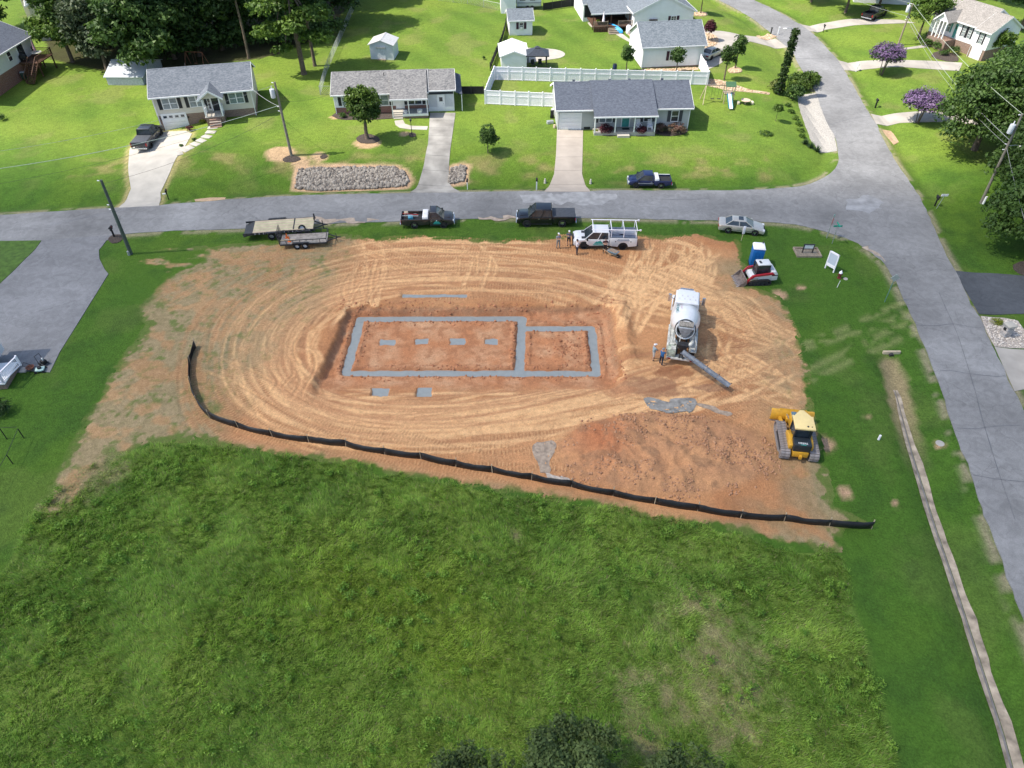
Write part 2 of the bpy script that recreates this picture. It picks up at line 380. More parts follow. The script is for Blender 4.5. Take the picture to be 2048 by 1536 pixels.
MEADOW = [flat_at(*p) for p in [(62, 1030), (120, 960), (200, 915), (330, 888), (400, 880), (440, 893), (560, 910), (700, 922), (760, 948), (880, 962), (980, 978), (1080, 994), (1180, 1008), (1300, 1034), (1400, 1054), (1480, 1062), (1540, 1088), (1600, 1100), (1682, 1112), (1700, 1180), (1722, 1260), (1745, 1340), (1765, 1420), (1790, 1500), (1800, 1640), (1500, 1900), (500, 1900), (-300, 1640), (-200, 1300), (0, 1165)]]
DRIVES = {}   # name -> polygon (world)
DRV = [
 ('asphalt_driveway', 'asphalt2', [(-60, 486), (0, 484), (80, 481), (235, 470), (212, 482), (198, 500), (199, 518), (210, 540), (217, 548), (160, 640), (120, 704), (100, 745), (60, 742), (20, 748), (-60, 800)], 0),
 ('lawn_island', None, [(-60, 484), (0, 483), (82, 482), (60, 510), (0, 568), (-60, 600)], 0),
 ('concrete_driveway', 'concw', [(237, 416), (262, 378), (257, 345), (259, 300), (281, 268), (322, 264), (372, 262), (384, 268), (366, 300), (340, 345), (321, 385), (318, 412)], 1),
 ('asphalt_side_drive', 'asphalt3', [(1911, 542), (1950, 546), (2060, 553), (2160, 560), (2160, 640), (2060, 628), (1958, 628), (1930, 580)], 0),
 ('concrete_apron', 'concp', [(1989, 694), (2060, 700), (2200, 700), (2200, 800), (2060, 776), (2029, 783)], 0),
 ('gravel_parking_pad', 'gravel', [(1594, 186), (1632, 186), (1640, 211), (1653, 244), (1669, 273), (1674, 302), (1640, 305), (1622, 282), (1610, 250), (1598, 215)], 0),
 ('concrete_drive_north', 'concp', [(1601, 49), (1650, 46), (1720, 38), (1800, 40), (1830, 46), (1720, 50), (1650, 60), (1620, 63)], 0),
 ('concrete_drive_middle', 'concp', [(1676, 121), (1730, 122), (1800, 120), (1860, 122), (1925, 126), (1918, 142), (1840, 137), (1760, 136), (1700, 141), (1689, 141)], 0),
 ('concrete_drive_south', 'concp', [(1742, 228), (1800, 226), (1860, 222), (1930, 230), (1960, 250), (1860, 244), (1800, 246), (1752, 248)], 0),
 ('concrete_drive_garage', 'concp', [(1398, 62), (1440, 62), (1480, 70), (1515, 74), (1552, 78), (1575, 95), (1560, 97), (1520, 88), (1500, 83), (1482, 92), (1462, 112), (1440, 128), (1415, 140), (1402, 137), (1399, 100)], 0),
 ('front_walk', 'concp', [(1802, 97), (1850, 90), (1852, 95), (1805, 100)], 0),
 ('white_walkway', 'concw', [(1175, 46), (1186, 42), (1196, 52), (1215, 54), (1230, 58), (1245, 68), (1258, 78), (1282, 84), (1290, 100), (1262, 86), (1240, 74), (1222, 62), (1200, 58), (1182, 54)], 0),
 ('round_patio', 'concw', [(1005, 112), (1012, 102), (1030, 96), (1080, 97), (1110, 99), (1126, 104), (1130, 110), (1120, 116), (1095, 120), (1070, 124), (1030, 130), (1004, 132)], 0),
 ('stone_border', 'beige', [(1414, 158), (1440, 160), (1470, 170), (1500, 180), (1540, 186), (1538, 190), (1490, 184), (1450, 180), (1416, 172)], 0),
 ('river_stone_bed', 'beige', [(1404, 70), (1418, 66), (1432, 72), (1438, 82), (1430, 92), (1412, 96), (1402, 94)], 0),
 ('garage_stone_strip', 'beige', [(1282, 139), (1330, 138), (1396, 135), (1396, 140), (1330, 144), (1278, 145)], 0),
 ('patio_stone_bed', 'beige', [(1256, 50), (1275, 58), (1282, 80), (1262, 76), (1250, 64)], 0),
 ('drive_island_bed', 'beige', [(1512, 72), (1535, 68), (1556, 74), (1540, 80), (1520, 78)], 0),
 ('tree_stone_ring', 'beige', [(1455, 140), (1470, 134), (1484, 140), (1480, 146), (1462, 146)], 0),
 ('tree_stone_ring', 'beige', [(1386, 27), (1400, 24), (1414, 27), (1412, 32), (1390, 32)], 0),
 ('mulch_bed', 'mulch', [(1193, 262), (1215, 259), (1240, 264), (1232, 271), (1200, 271)], 0),
 ('mulch_bed', 'mulch', [(1262, 264), (1295, 262), (1300, 270), (1275, 273)], 0),
 ('mulch_bed', 'mulch', [(1305, 259), (1372, 256), (1370, 268), (1340, 272), (1312, 268)], 0),
 ('mulch_bed', 'mulch', [(672, 226), (788, 226), (788, 237), (720, 240), (676, 238)], 0),
 ('mulch_bed', 'mulch', [(712, 277), (730, 268), (752, 272), (760, 280), (748, 287), (722, 286)], 0),
 ('mulch_bed', 'mulch', [(818, 268), (824, 265), (832, 268), (830, 274), (820, 274)], 0),
 ('mulch_bed', 'mulch', [(566, 318), (580, 311), (596, 314), (602, 320), (590, 324), (572, 324)], 0),
 ('mulch_bed', 'mulch', [(640, 313), (650, 309), (656, 313), (650, 317), (642, 317)], 0),
 ('mulch_bed', 'mulch', [(219, 476), (228, 470), (245, 470), (247, 474), (240, 484), (226, 487), (218, 482)], 0),
 ('mulch_bed', 'mulch', [(1862, 112), (1880, 102), (1912, 110), (1916, 123), (1890, 122)], 0),
 ('mulch_bed', 'mulch', [(2025, 530), (2060, 522), (2100, 540), (2060, 552), (2035, 546)], 0),
 ('curved_walk', 'concw', [(789, 242), (806, 240), (810, 248), (822, 252), (856, 253), (854, 260), (820, 259), (800, 256), (791, 250)], 0),
 ('bare_patch', 'clayp', [(1764, 259), (1782, 262), (1790, 272), (1798, 284), (1788, 290), (1774, 274)], 0),
 ('roadside_clay', 'clayp', [(388, 399), (420, 395), (452, 395), (450, 399), (420, 402), (390, 403)], 0),
]
DW = [(n, m, W2(smooth(p, 2, True)) if n in ('round_patio', 'mulch_bed', 'river_stone_bed', 'tree_stone_ring') else W2(p), s) for n, m, p, s in DRV]
RIPRAP = W2([(588, 378), (596, 340), (640, 335), (700, 334), (790, 333), (812, 345), (818, 360), (812, 374), (700, 380), (640, 383)])
RIPRAP2 = W2([(896, 366), (900, 338), (924, 330), (934, 334), (930, 362), (905, 370)])

# ------------------------------------------------------------------ base ground sheet
def axis(lo, hi, st, far=1500):
    a = list(np.arange(lo, hi + 1e-6, st)); s = st; x = lo
    L = []
    while x > -far: s *= 1.5; x -= s; L.append(x)
    s = st; x = hi; Rr = []
    while x < far: s *= 1.5; x += s; Rr.append(x)
    return np.array(L[::-1] + a + Rr)
def grid_faces(ny, nx, keep=None):
    i = np.arange(ny - 1)[:, None] * nx + np.arange(nx - 1)[None, :]
    F = np.stack([i, i + 1, i + nx + 1, i + nx], -1).reshape(-1, 4)
    return F if keep is None else F[keep.reshape(-1)]
def lawncol(X, Y):
    n1 = fbm(X / 7, Y / 7, 21, 4); n2 = fbm(X / 1.6, Y / 1.6, 22, 3); n3 = fbm(X / 22, Y / 22, 23, 3)
    c = mix(G_LAWN, G_YEL, np.clip((n1 - .42) * 1.6 + (n3 - .45) * 1.5, 0, .8) * (.35 + .65 * sstep(60, 90, Y)))
    c = mix(c, G_DARK, np.clip((n2 - .5) * 2.2, 0, .55) + .25 * (1 - sstep(60, 90, Y)))
    back = sstep(74, 92, Y)
    c = mix(c, C_(.165, .225, .036), back * (.3 + .55 * np.clip((n1 - .3) * 2, 0, 1)))
    st = np.sin((X * .42 + Y * .25 + 3 * n3) * 2.6) * .5 + .5                                # mowing passes
    c = mix(c, C_(.17, .26, .035), .3 * st * back)
    wr = sstep(.58, .7, fbm(X / 4, Y / 4, 31, 4)) * (.08 + .17 * back)
    return mix(c, C_(.24, .2, .09), wr)
xs = axis(-112, 112, .42); ys = axis(8, 168, .42)
X, Y = np.meshgrid(xs, ys); Z = T(X, Y)
fade = 1 - sstep(60, 200, np.maximum(np.abs(X) - 110, np.maximum(Y - 165, -Y)))
Z = Z * fade + R(Y) * (1 - fade)
col = lawncol(X, Y)
inR = sdpoly(X, Y, _rcoarse); Z -= .10 * sstep(.1, .5, inR)
edge = np.exp(-((inR + .25) / .35) ** 2) * (fbm(X / 1.3, Y / 1.3, 40, 3) > .42)              # bare gritty verge beside the asphalt
col = mix(col, C_(.33, .27, .19), .75 * edge)
for n, m, p, s in DW:
    if m: Z -= .07 * sstep(.05, .45, sdpoly(X, Y, p))
# worn bank north of the street
yn = 76.5; bank = np.exp(-((Y - 80.5) / 2.6) ** 2) * (X > -52) * (X < 31)
wn = fbm(X / 2.3, Y / 1.2, 41, 4); col = mix(col, C_(.36, .24, .13), bank * sstep(.46, .72, wn) * .4)
for bx, by, br in [(-27.5, 81.6, 2.4), (-25, 80.4, 1.6), (-17.6, 84.3, 2.2), (-13.4, 87, 1.0), (-22.8, 91.6, 1.0), (-23, 81.3, 1.2)]:
    d = np.hypot((X - bx), (Y - by) * 1.3) / (br * .8); col = mix(col, C_(.5, .33, .2), .9 * sstep(1.05, .8, d + .35 * (wn - .5)))
for pl in (RIPRAP, RIPRAP2):
    d = sdpoly(X, Y, pl); col = mix(col, C_(.48, .32, .2), sstep(-.7, -.2, d + .5 * (wn - .5)))
# clay edging along driveways
for n, m, p, s in DW:
    if n == 'concrete_driveway': col = mix(col, C_(.5, .38, .2), .6 * np.exp(-((sdpoly(X, Y, p) + .2) / .3) ** 2))
# forest floor and shade-tolerant thin lawn under the woods
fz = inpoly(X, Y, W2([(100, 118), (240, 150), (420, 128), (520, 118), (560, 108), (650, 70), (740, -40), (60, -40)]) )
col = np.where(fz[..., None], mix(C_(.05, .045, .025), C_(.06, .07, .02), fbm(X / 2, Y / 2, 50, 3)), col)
# concrete ditch surroundings and ruts on the right verge
dd = segdist(X, Y, DITCH); col = mix(col, C_(.32, .24, .14), sstep(1.15, .6, dd + .5 * (fbm(X / .9, Y / .9, 52, 2) - .5)) * sstep(33, 42, Y) * .8)
for a in ([(1610, 742), (1700, 700), (1790, 655), (1835, 640)], [(1612, 765), (1700, 722), (1800, 676), (1845, 655)], [(1600, 700), (1690, 672), (1780, 640), (1820, 622)], [(1600, 690), (1690, 656), (1800, 606)]):
    d = segdist(X, Y, [flat_at(*q) for q in smooth(a, 4)]); col = mix(col, C_(.24, .25, .1), .55 * np.exp(-(d / .35) ** 2) * (fbm(X, Y, 53, 2) > .4))
for px_, py_, r_ in [(1690, 985, .5), (1735, 835, .3), (1650, 890, .8), (1790, 1005, .35), (1880, 887, .35), (1602, 575, .5), (1560, 590, .7), (430, 195, 2)]:
    q = flat_at(px_, py_); d = np.hypot(X - q[0], (Y - q[1])) / r_; col = mix(col, C_(.42, .27, .17), sstep(1.2, .6, d + .8 * (wn - .5)))
sm = sdpoly(X, Y, MEADOW)
def meadowcol(X, Y):
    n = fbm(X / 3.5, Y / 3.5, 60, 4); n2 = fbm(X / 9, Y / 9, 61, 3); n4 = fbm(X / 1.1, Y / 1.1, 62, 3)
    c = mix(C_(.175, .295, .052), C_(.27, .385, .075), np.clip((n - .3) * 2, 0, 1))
    yel = np.exp(-(((X + 9) / 7) ** 2 + ((Y - 23.5) / 4.2) ** 2)) + .6 * np.exp(-(((X + 2) / 5) ** 2 + ((Y - 20.5) / 3) ** 2))
    c = mix(c, C_(.25, .35, .05), np.clip(yel * (.35 + 1.1 * n), 0, .8))
    dry = np.exp(-(((X - 11.6) / 5.2) ** 2 + ((Y - 20) / 7.5) ** 2)) * .8 + 1.0 * sstep(-24, -31, X) * sstep(27, 34, Y) + .35 * np.exp(-(((X + 22) / 4) ** 2 + ((Y - 25.5) / 2.5) ** 2)) + .5 * np.exp(-(((X - .4) / .35) ** 2)) * (Y > 21) + .5 * np.exp(-(((X - 6.5) / 2.0) ** 2 + ((Y - 15.5) / 3.2) ** 2))
    n5 = fbm(X / .45 + Y / .9, Y / .8 - X / 1.4, 64, 3); t = sstep(.5, 1.0, np.minimum(dry, 1) * (.1 + .95 * n4 + .95 * n5) + .35 * sstep(.6, .75, fbm(X / 1.7, Y / 1.7, 65, 4)) * n5)
    c = mix(c, C_(.38, .33, .18), t * .75)
    return c, t
mc, mdry = meadowcol(X, Y)
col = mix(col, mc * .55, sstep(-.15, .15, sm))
# lowered and hidden below the fine soil sheet
ssoil = sdpoly(X, Y, SOIL); Z -= 1.9 * sstep(.7, 1.6, ssoil)
keepf = ssoil < 2.2
kf = keepf[:-1, :-1] | keepf[1:, :-1] | keepf[:-1, 1:] | keepf[1:, 1:]
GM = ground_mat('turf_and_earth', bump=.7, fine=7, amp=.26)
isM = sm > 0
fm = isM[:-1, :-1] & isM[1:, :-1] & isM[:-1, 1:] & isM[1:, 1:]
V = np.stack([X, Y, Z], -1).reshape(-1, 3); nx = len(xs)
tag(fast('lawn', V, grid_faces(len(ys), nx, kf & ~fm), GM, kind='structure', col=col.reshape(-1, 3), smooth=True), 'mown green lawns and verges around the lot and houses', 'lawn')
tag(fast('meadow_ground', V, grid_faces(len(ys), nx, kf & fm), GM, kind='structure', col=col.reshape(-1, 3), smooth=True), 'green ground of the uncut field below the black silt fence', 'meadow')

# ------------------------------------------------------------------ the building lot: fine soil sheet with pit, trenches, mound and ruts
PZ = -.78
def pf(px, py, z=PZ): return flat_at(px, py, z)
Fo = {k: pf(*v) for k, v in dict(a=(721, 637), b=(1044, 636), c=(1039, 746), d=(692, 746), e=(1050, 656), f=(1183, 656), g=(1193, 746)).items()}
FOOT = [[Fo['a'], Fo['b'], Fo['c'], Fo['d'], Fo['a']], [Fo['e'], Fo['f'], Fo['g'], Fo['c']]]
FW = .37
PADS = [(pf(*p), sx, sy) for p, sx, sy in [((775, 684), .66, .42), ((843, 682), .62, .42), ((915, 682), .66, .42), ((982, 682), .62, .4)]]
PADS2 = [(flat_at(760, 785, -.45), .66, .55), (flat_at(848, 785, -.45), .6, .62)]
STRIP = [flat_at(805, 592, -.12), flat_at(935, 592, -.12)]
MC = flat_at(1325, 905)
def soilz(X, Y):
    z = T(X, Y); n = fbm(X / .8, Y / .8, 70, 4) - .5
    xw = -15.3 - (54.4 - Y) * .10 + .5 * n; ynn = 54.3 + .7 * n + .25 * sstep(2, 8, X); xe = 9.6
    dp = sstep(0, .75, X - xw) * sstep(0, 1.1, ynn - Y) * sstep(0, 1.4, xe - X + .8 * n) * sstep(-4.6, .4, Y - 44.9)
    z = z + PZ * dp
    # spoil berm on the east and north-east rim
    z = z + .35 * np.exp(-((X - 10.0) / .7) ** 2) * sstep(45, 47, Y) * sstep(56, 53, Y) * (.5 + 1.5 * (n + .4)) + .22 * np.exp(-((Y - 55.3) / .8) ** 2) * sstep(-2, 4, X) * sstep(9, 6, X) * (1 + 2 * n)
    z = z + .22 * np.exp(-(((X - 4.7) / 1.5) ** 2 + ((Y - 48.5) / 1.9) ** 2)) * (1.0 + 2.5 * n)
    d = np.minimum(segdist(X, Y, FOOT[0]), segdist(X, Y, FOOT[1])) + .17 * n
    z = z - .20 * sstep(FW + .07, FW - .03, d) + .10 * np.exp(-((d - FW - .35) / .18) ** 2) * (1.2 + 2.4 * n)
    for (c, sx, sy) in PADS:
        q = np.maximum(np.abs(X - c[0]) - sx, np.abs(Y - c[1]) - sy) + .3 * n; z = z - .16 * sstep(.05, -.03, q)
    for (c, sx, sy) in PADS2:
        q = np.maximum(np.abs(X - c[0]) - sx, np.abs(Y - c[1]) - sy) + .25 * n; z = z - .34 * sstep(.08, -.04, q)
    q = np.maximum(np.maximum(STRIP[0][0] - X, X - STRIP[1][0]), np.abs(Y - STRIP[0][1]) - .3) + .1 * n; z = z - .16 * sstep(.06, -.04, q) + .06 * np.exp(-((q - .35) / .2) ** 2)
    # mound
    u = (X - MC[0]) / 8.6; v = (Y - MC[1]) / 4.4; r2 = u * u + v * v; m = sstep(1.12, .1, r2)
    cl = fbm(X / 1.1, Y / 1.1, 73, 5) - .5; rg = fbm(X / .38, Y / .38, 74, 3) - .5
    z = z + m * (.65 + .75 * cl + .16 * rg) + .0
    z = z + .035 * n * 2 + .03 * (fbm(X / .25, Y / .25, 75, 2) - .5)
    return z, dp, d, m, cl
st = .105
sx_ = np.arange(-38.8, 25.5, st); sy_ = np.arange(27.0, 70.5, st)
X, Y = np.meshgrid(sx_, sy_); sd_ = sdpoly(X, Y, SOIL)
Z, dp, fd, mm, cl = soilz(X, Y)
nA = fbm(X / 5, Y / 5, 80, 4); nB = fbm(X / 1.3, Y / 1.3, 81, 4); nC = fbm(X / .35, Y / .35, 82, 2)
col = mix(CLAY, CLAYD, np.clip((nB - .42) * 2, 0, .8)); col = mix(col, ORNG, np.clip((nA - .5) * 2.2, 0, .6)); col = mix(col, TAN, np.clip((nA - .35) * 1.2, 0, .35))
# tracks -------------------------------------------------------------------
dust = np.zeros(X.shape); cleat = np.zeros(X.shape); rut = np.zeros(X.shape); uu = np.zeros(X.shape); drk = np.zeros(X.shape)
def stamp(pts, width, amt, kind, depth):
    pts = np.array(pts); seg = np.hypot(*np.diff(pts, axis=0).T); s = np.concatenate([[0], np.cumsum(seg)])
    n = max(2, int(s[-1] / (st * .6))); t = np.linspace(0, s[-1], n); px_ = np.interp(t, s, pts[:, 0]); py_ = np.interp(t, s, pts[:, 1])
    tx = np.gradient(px_); ty = np.gradient(py_); L = np.hypot(tx, ty) + 1e-9; nxn, nyn = -ty / L, tx / L
    fadeE = np.minimum(1, np.minimum(t, s[-1] - t) / 1.5)
    for o in np.arange(-width / 2 - st, width / 2 + st + 1e-6, st * .6):
        i = np.round((py_ + nyn * o - sy_[0]) / st).astype(int); j = np.round((px_ + nxn * o - sx_[0]) / st).astype(int)
        ok = (i >= 0) & (j >= 0) & (i < len(sy_)) & (j < len(sx_)); i, j = i[ok], j[ok]
        wgt = max(0, 1 - max(0, abs(o) - width / 2 + st) / (2 * st)) * fadeE[ok]
        if kind == 'k': np.maximum.at(drk, (i, j), amt * wgt); np.minimum.at(rut, (i, j), -depth * wgt)
        elif kind == 'd':
            np.maximum.at(dust, (i, j), amt * wgt); np.minimum.at(rut, (i, j), -depth * wgt)
            if abs(o) > width / 2 - st * .7: np.maximum.at(rut, (i, j), depth * .7 * wgt)
        else:
            cleat[i, j] = amt * wgt; uu[i, j] = t[ok]; dust[i, j] *= (1 - .5 * wgt)
def lane(px_pts, n, spread, amt=(.4, .95), width=(.25, .5), kind='d', depth=(.01, .045), gauge=1.8, seed=0):
    rr = random.Random(seed + 100); base = np.array([flat_at(*q) for q in smooth(px_pts, 6)])
    tg = np.gradient(base, axis=0); tg /= np.linalg.norm(tg, axis=1)[:, None] + 1e-9; nr = np.stack([-tg[:, 1], tg[:, 0]], 1)
    m = len(base); t = np.linspace(0, 1, m)
    for k in range(n):
        o = rr.gauss(0, .8) * spread; w1 = rr.uniform(-1, 1) * spread * 1.35; ph = rr.uniform(0, 6.3); fr = rr.uniform(.6, 2.2)
        off = o + w1 * np.sin(fr * t * 6.3 + ph); a = rr.uniform(*amt); wd = rr.uniform(*width)
        i0 = rr.randint(0, max(0, int(m * .45))); i1 = rr.randint(int(m * .6), m)
        if i1 - i0 < 6: continue
        for g in (-gauge / 2, gauge / 2):
            stamp((base + nr * (off + g)[:, None])[i0:i1], wd, a, kind, rr.uniform(*depth))
RING = [(1420, 640), (1250, 600), (1100, 562), (900, 550), (740, 562), (620, 600), (552, 660), (540, 740), (590, 800), (700, 838), (850, 842), (1000, 825), (1150, 795), (1300, 752), (1450, 722), (1620, 700)]
RINGO = [(1150, 520), (900, 515), (700, 530), (560, 570), (470, 640), (450, 740), (500, 830), (640, 880), (850, 915), (1000, 950)]
lane(RINGO, 12, 1.3, (.6, 1), (.42, .5), 'c', gauge=1.7, seed=1); lane([(1100, 540), (1300, 560), (1450, 640), (1560, 740), (1600, 860)], 12, 3, (.6, 1), (.45, .5), 'c', seed=2)
lane([(560, 520), (800, 500), (1050, 505), (1300, 495), (1450, 520)], 10, 1.6, (.6, 1), (.45, .5), 'c', seed=3); lane([(1600, 720), (1450, 800), (1300, 850), (1100, 890), (900, 900), (700, 870)], 8, 1.4, (.6, 1), (.45, .5), 'c', seed=4)
lane([(1440, 560), (1560, 640), (1600, 700), (1620, 800)], 9, 1.6, (.7, 1), (.45, .5), 'c', seed=5); lane([(480, 880), (700, 925), (1000, 985), (1300, 1045), (1640, 1100)], 3, .5, (.7, 1), (.45, .5), 'c', seed=6)
lane([(1000, 790), (1040, 700), (1060, 680)], 3, .4, (.6, 1), (.4, .5), 'c', seed=8); lane([(300, 640), (420, 560), (600, 500), (800, 488)], 7, 1.3, (.5, .9), (.42, .5), 'c', seed=9)
lane([(420, 700), (430, 800), (520, 880), (700, 918)], 6, .8, (.6, 1), (.42, .5), 'c', seed=10); lane([(820, 580), (1000, 585), (1240, 600)], 3, .4, (.6, 1), (.42, .5), 'c', seed=11)
lane(RING, 13, 1.5, (.3, .9), (.18, .5), seed=20); lane(RING[:11], 11, 2.3, (.3, .85), (.18, .45), seed=21); lane(RING[6:], 10, 1.4, (.35, .95), (.2, .5), seed=22); lane(RING, 9, 1.6, (.4, .9), (.12, .3), 'k', seed=40); lane(RING[:11], 8, 2.2, (.4, .9), (.12, .28), 'k', seed=41); lane(RINGO, 5, 1.5, (.4, .8), (.15, .3), 'k', seed=42); lane([(1640, 720), (1500, 720), (1380, 745), (1250, 800)], 6, 1.5, (.4, .9), (.15, .3), 'k', seed=43); lane([(1400, 600), (1500, 660), (1630, 720)], 5, 1.2, (.4, .9), (.12, .25), 'k', seed=44)
lane([(738, 466), (745, 520), (735, 590), (700, 660)], 6, .6, (.8, 1), seed=23); lane([(935, 470), (945, 520), (935, 600)], 7, .8, (.8, 1), seed=24); lane([(700, 470), (760, 505), (850, 545), (1000, 560)], 4, .6, (.4, .8), seed=25)
lane([(1300, 480), (1290, 540), (1260, 600), (1230, 680)], 10, .9, (.8, 1), seed=26); lane([(1380, 480), (1385, 540), (1340, 600), (1280, 640)], 9, 1.0, (.8, 1), seed=27)
lane([(1230, 560), (1350, 590), (1500, 650), (1620, 700)], 8, .8, (.7, 1), seed=28); lane([(1250, 540), (1400, 590), (1500, 620), (1590, 680)], 7, 1, (.7, 1), seed=29)
lane([(1330, 500), (1350, 490), (1385, 510), (1375, 555), (1320, 560), (1300, 530), (1330, 500)], 5, .5, (.7, 1), seed=30); lane([(1240, 500), (1330, 560), (1440, 600)], 4, .7, (.7, 1), seed=35); lane([(1440, 500), (1340, 560), (1220, 620)], 4, .7, (.7, 1), seed=36); lane([(640, 520), (800, 490), (1000, 500), (1200, 520)], 5, .6, (.7, 1), seed=37); lane([(1640, 690), (1500, 740), (1350, 800), (1200, 830), (1050, 850)], 7, .8, (.5, 1), seed=31)
lane([(1400, 640), (1440, 720), (1560, 770), (1630, 790)], 7, .8, (.6, 1), seed=32); lane([(420, 720), (500, 760), (600, 820), (680, 860)], 2, .2, (.5, .9), seed=33); lane([(610, 640), (580, 700), (600, 760), (560, 830)], 5, 1, (.3, .8), seed=34)
mask_u = ((dp < .15) & (mm < .25)) | ((dp < .6) & (Y < 44.3) & (mm < .2)); mu = mask_u.astype(float)
dust *= mu; cleat *= mu; rut *= mu
rng_px = np.array([flat_at(*q) for q in smooth(RING, 4)]); rd = segdist(X, Y, [tuple(q) for q in rng_px])
powder = np.exp(-(rd / 2.3) ** 2) * (.35 + .9 * nB) * mu
col = mix(col, TAN * .88, np.clip(powder * .4, 0, .5)); col = mix(col, CLAYD, np.clip(sstep(.5, .62, fbm(X / .9, Y / .9, 83, 4)) * powder * .7, 0, .6)); col = mix(col, TAN * 1.15, np.clip(dust * (.62 + .85 * nC), 0, 1))
drk *= mu; col = mix(col, C_(.40, .19, .095), np.clip(drk * (.5 + .7 * nC), 0, .8))
bars = (np.sin(uu * 2 * PI / .27) * .5 + .5) ** 1.5
Z += rut * 1.3 + cleat * (bars - .5) * .06
col = mix(col, TAN, cleat * bars * .55); col = mix(col, CLAYD * .75, cleat * (1 - bars) * .5)
# pit floor and walls, trench sides, mound, wet areas
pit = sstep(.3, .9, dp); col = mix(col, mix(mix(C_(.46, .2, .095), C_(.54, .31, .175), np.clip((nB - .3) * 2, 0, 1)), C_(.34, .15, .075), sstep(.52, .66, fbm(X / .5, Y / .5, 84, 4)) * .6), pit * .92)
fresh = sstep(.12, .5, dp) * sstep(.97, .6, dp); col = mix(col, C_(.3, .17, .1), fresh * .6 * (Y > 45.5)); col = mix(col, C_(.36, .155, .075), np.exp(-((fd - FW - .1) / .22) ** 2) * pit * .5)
mcol = mix(C_(.50, .26, .125), C_(.42, .215, .112), np.clip(nB * 1.4 - .3, 0, 1)); mcol = mix(mcol, C_(.43, .15, .065), np.exp(-(((X - MC[0] + 4.5) / 2.2) ** 2 + ((Y - MC[1] - 1.5) / 3) ** 2)) * .8)
mcol = mix(mcol, C_(.26, .15, .085), sstep(.56, .68, fbm(X / .9, Y / .9, 90, 4)) * .5); col = mix(col, mcol, sstep(.02, .35, mm))
def blot(px_, py_, rx, ry, c, a, s=0):
    global col
    q = flat_at(px_, py_); d = np.hypot((X - q[0]) / rx, (Y - q[1]) / ry) + .9 * (fbm(X / .7, Y / .7, 95 + s, 4) - .5); col = mix(col, c, sstep(1.05, .8, d) * a)
blot(1300, 775, 3.2, 1.2, C_(.27, .13, .075), .7, 1); blot(1345, 745, 1.8, .8, C_(.25, .1, .05), .7, 2); blot(1420, 775, 1.3, .5, C_(.2, .1, .07), .6, 3); blot(1240, 780, 1.5, .7, C_(.42, .2, .1), .6, 9)
# straw and weeds creeping in round the margins
east = sstep(6.2, 1.2, sd_) * sstep(14, 19, X) * sstep(64, 60, Y); west = sstep(-17, -22.5, X + .25 * (50 - Y) + 3 * (nA - .5)); south = sstep(1.6, .2, sd_) * (Y < 40); north = sstep(1.8, .1, sd_) * (Y > 58)
strw = np.clip(east * .7 + west * 1.15 + south * .8, 0, 1) * (.55 + .5 * sstep(.35, .6, nB)) * (1 - .6 * np.maximum(dust, cleat * .8))
col = mix(col, mix(C_(.33, .265, .155), C_(.2, .175, .09), nC), np.clip(strw, 0, .9))
gr = sstep(.50, .64, .45 * fbm(X / 1.3, Y / 1.3, 97, 4) + .55 * fbm(X / .4, Y / .4, 96, 3) + .05 * (strw > .25) * (west > .3) - .02 + .34 * sstep(1.4, .0, sd_) - .07)
col = mix(col, mix(G_LAWN, C_(.12, .15, .04), nC), gr * np.clip(strw * .75 + north + sstep(1.3, 0, sd_), 0, 1) * .9)
# grass roots show through at the margin so the bare soil ends raggedly
rag = sd_ + 2.3 * (fbm(X / 1.4, Y / 1.4, 98, 5) - .5)
LW = [flat_at(*q) for q in [(190, 480), (250, 500), (420, 498), (410, 522), (350, 552), (305, 600), (240, 695), (192, 790), (138, 900), (78, 1000), (50, 1060), (0, 1000)]]
lwn = sdpoly(X, Y, LW) + 1.6 * (nB - .5) + 1.2 * (nA - .5); bare = sstep(.50, .60, fbm(X / 2.6, Y / 1.5, 99, 5)) * sstep(57.5, 60, Y)
lc = lawncol(X, Y); col = mix(col, lc, sstep(-.5, .6, lwn) * (1 - bare))
col = mix(col, lc, sstep(.3, .0, rag))
Z += .015
keep = (sd_ > -.05); kf = keep[:-1, :-1] & keep[1:, :-1] & keep[:-1, 1:] & keep[1:, 1:]
V = np.stack([X, Y, Z], -1).reshape(-1, 3); F = grid_faces(len(sy_), len(sx_), kf)
used = np.unique(F); rm = np.full(len(V), -1); rm[used] = np.arange(len(used))
SM = ground_mat('clay_soil', bump=.55, fine=11, amp=.2)
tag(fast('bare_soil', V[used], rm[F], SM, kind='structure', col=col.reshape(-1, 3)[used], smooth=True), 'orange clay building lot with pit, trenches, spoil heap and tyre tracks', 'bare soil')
SOILG = (sx_, sy_, Z)
def sz(x, y):
    i = int(np.clip((y - sy_[0]) / st, 0, len(sy_) - 1)); j = int(np.clip((x - sx_[0]) / st, 0, len(sx_) - 1)); return float(SOILG[2][i, j])
def atsoil(px, py):
    def f(a, b):
        i = np.clip(((b - sy_[0]) / st).astype(int), 0, len(sy_) - 1); j = np.clip(((a - sx_[0]) / st).astype(int), 0, len(sx_) - 1); return SOILG[2][i, j]
    return on(f, px, py)

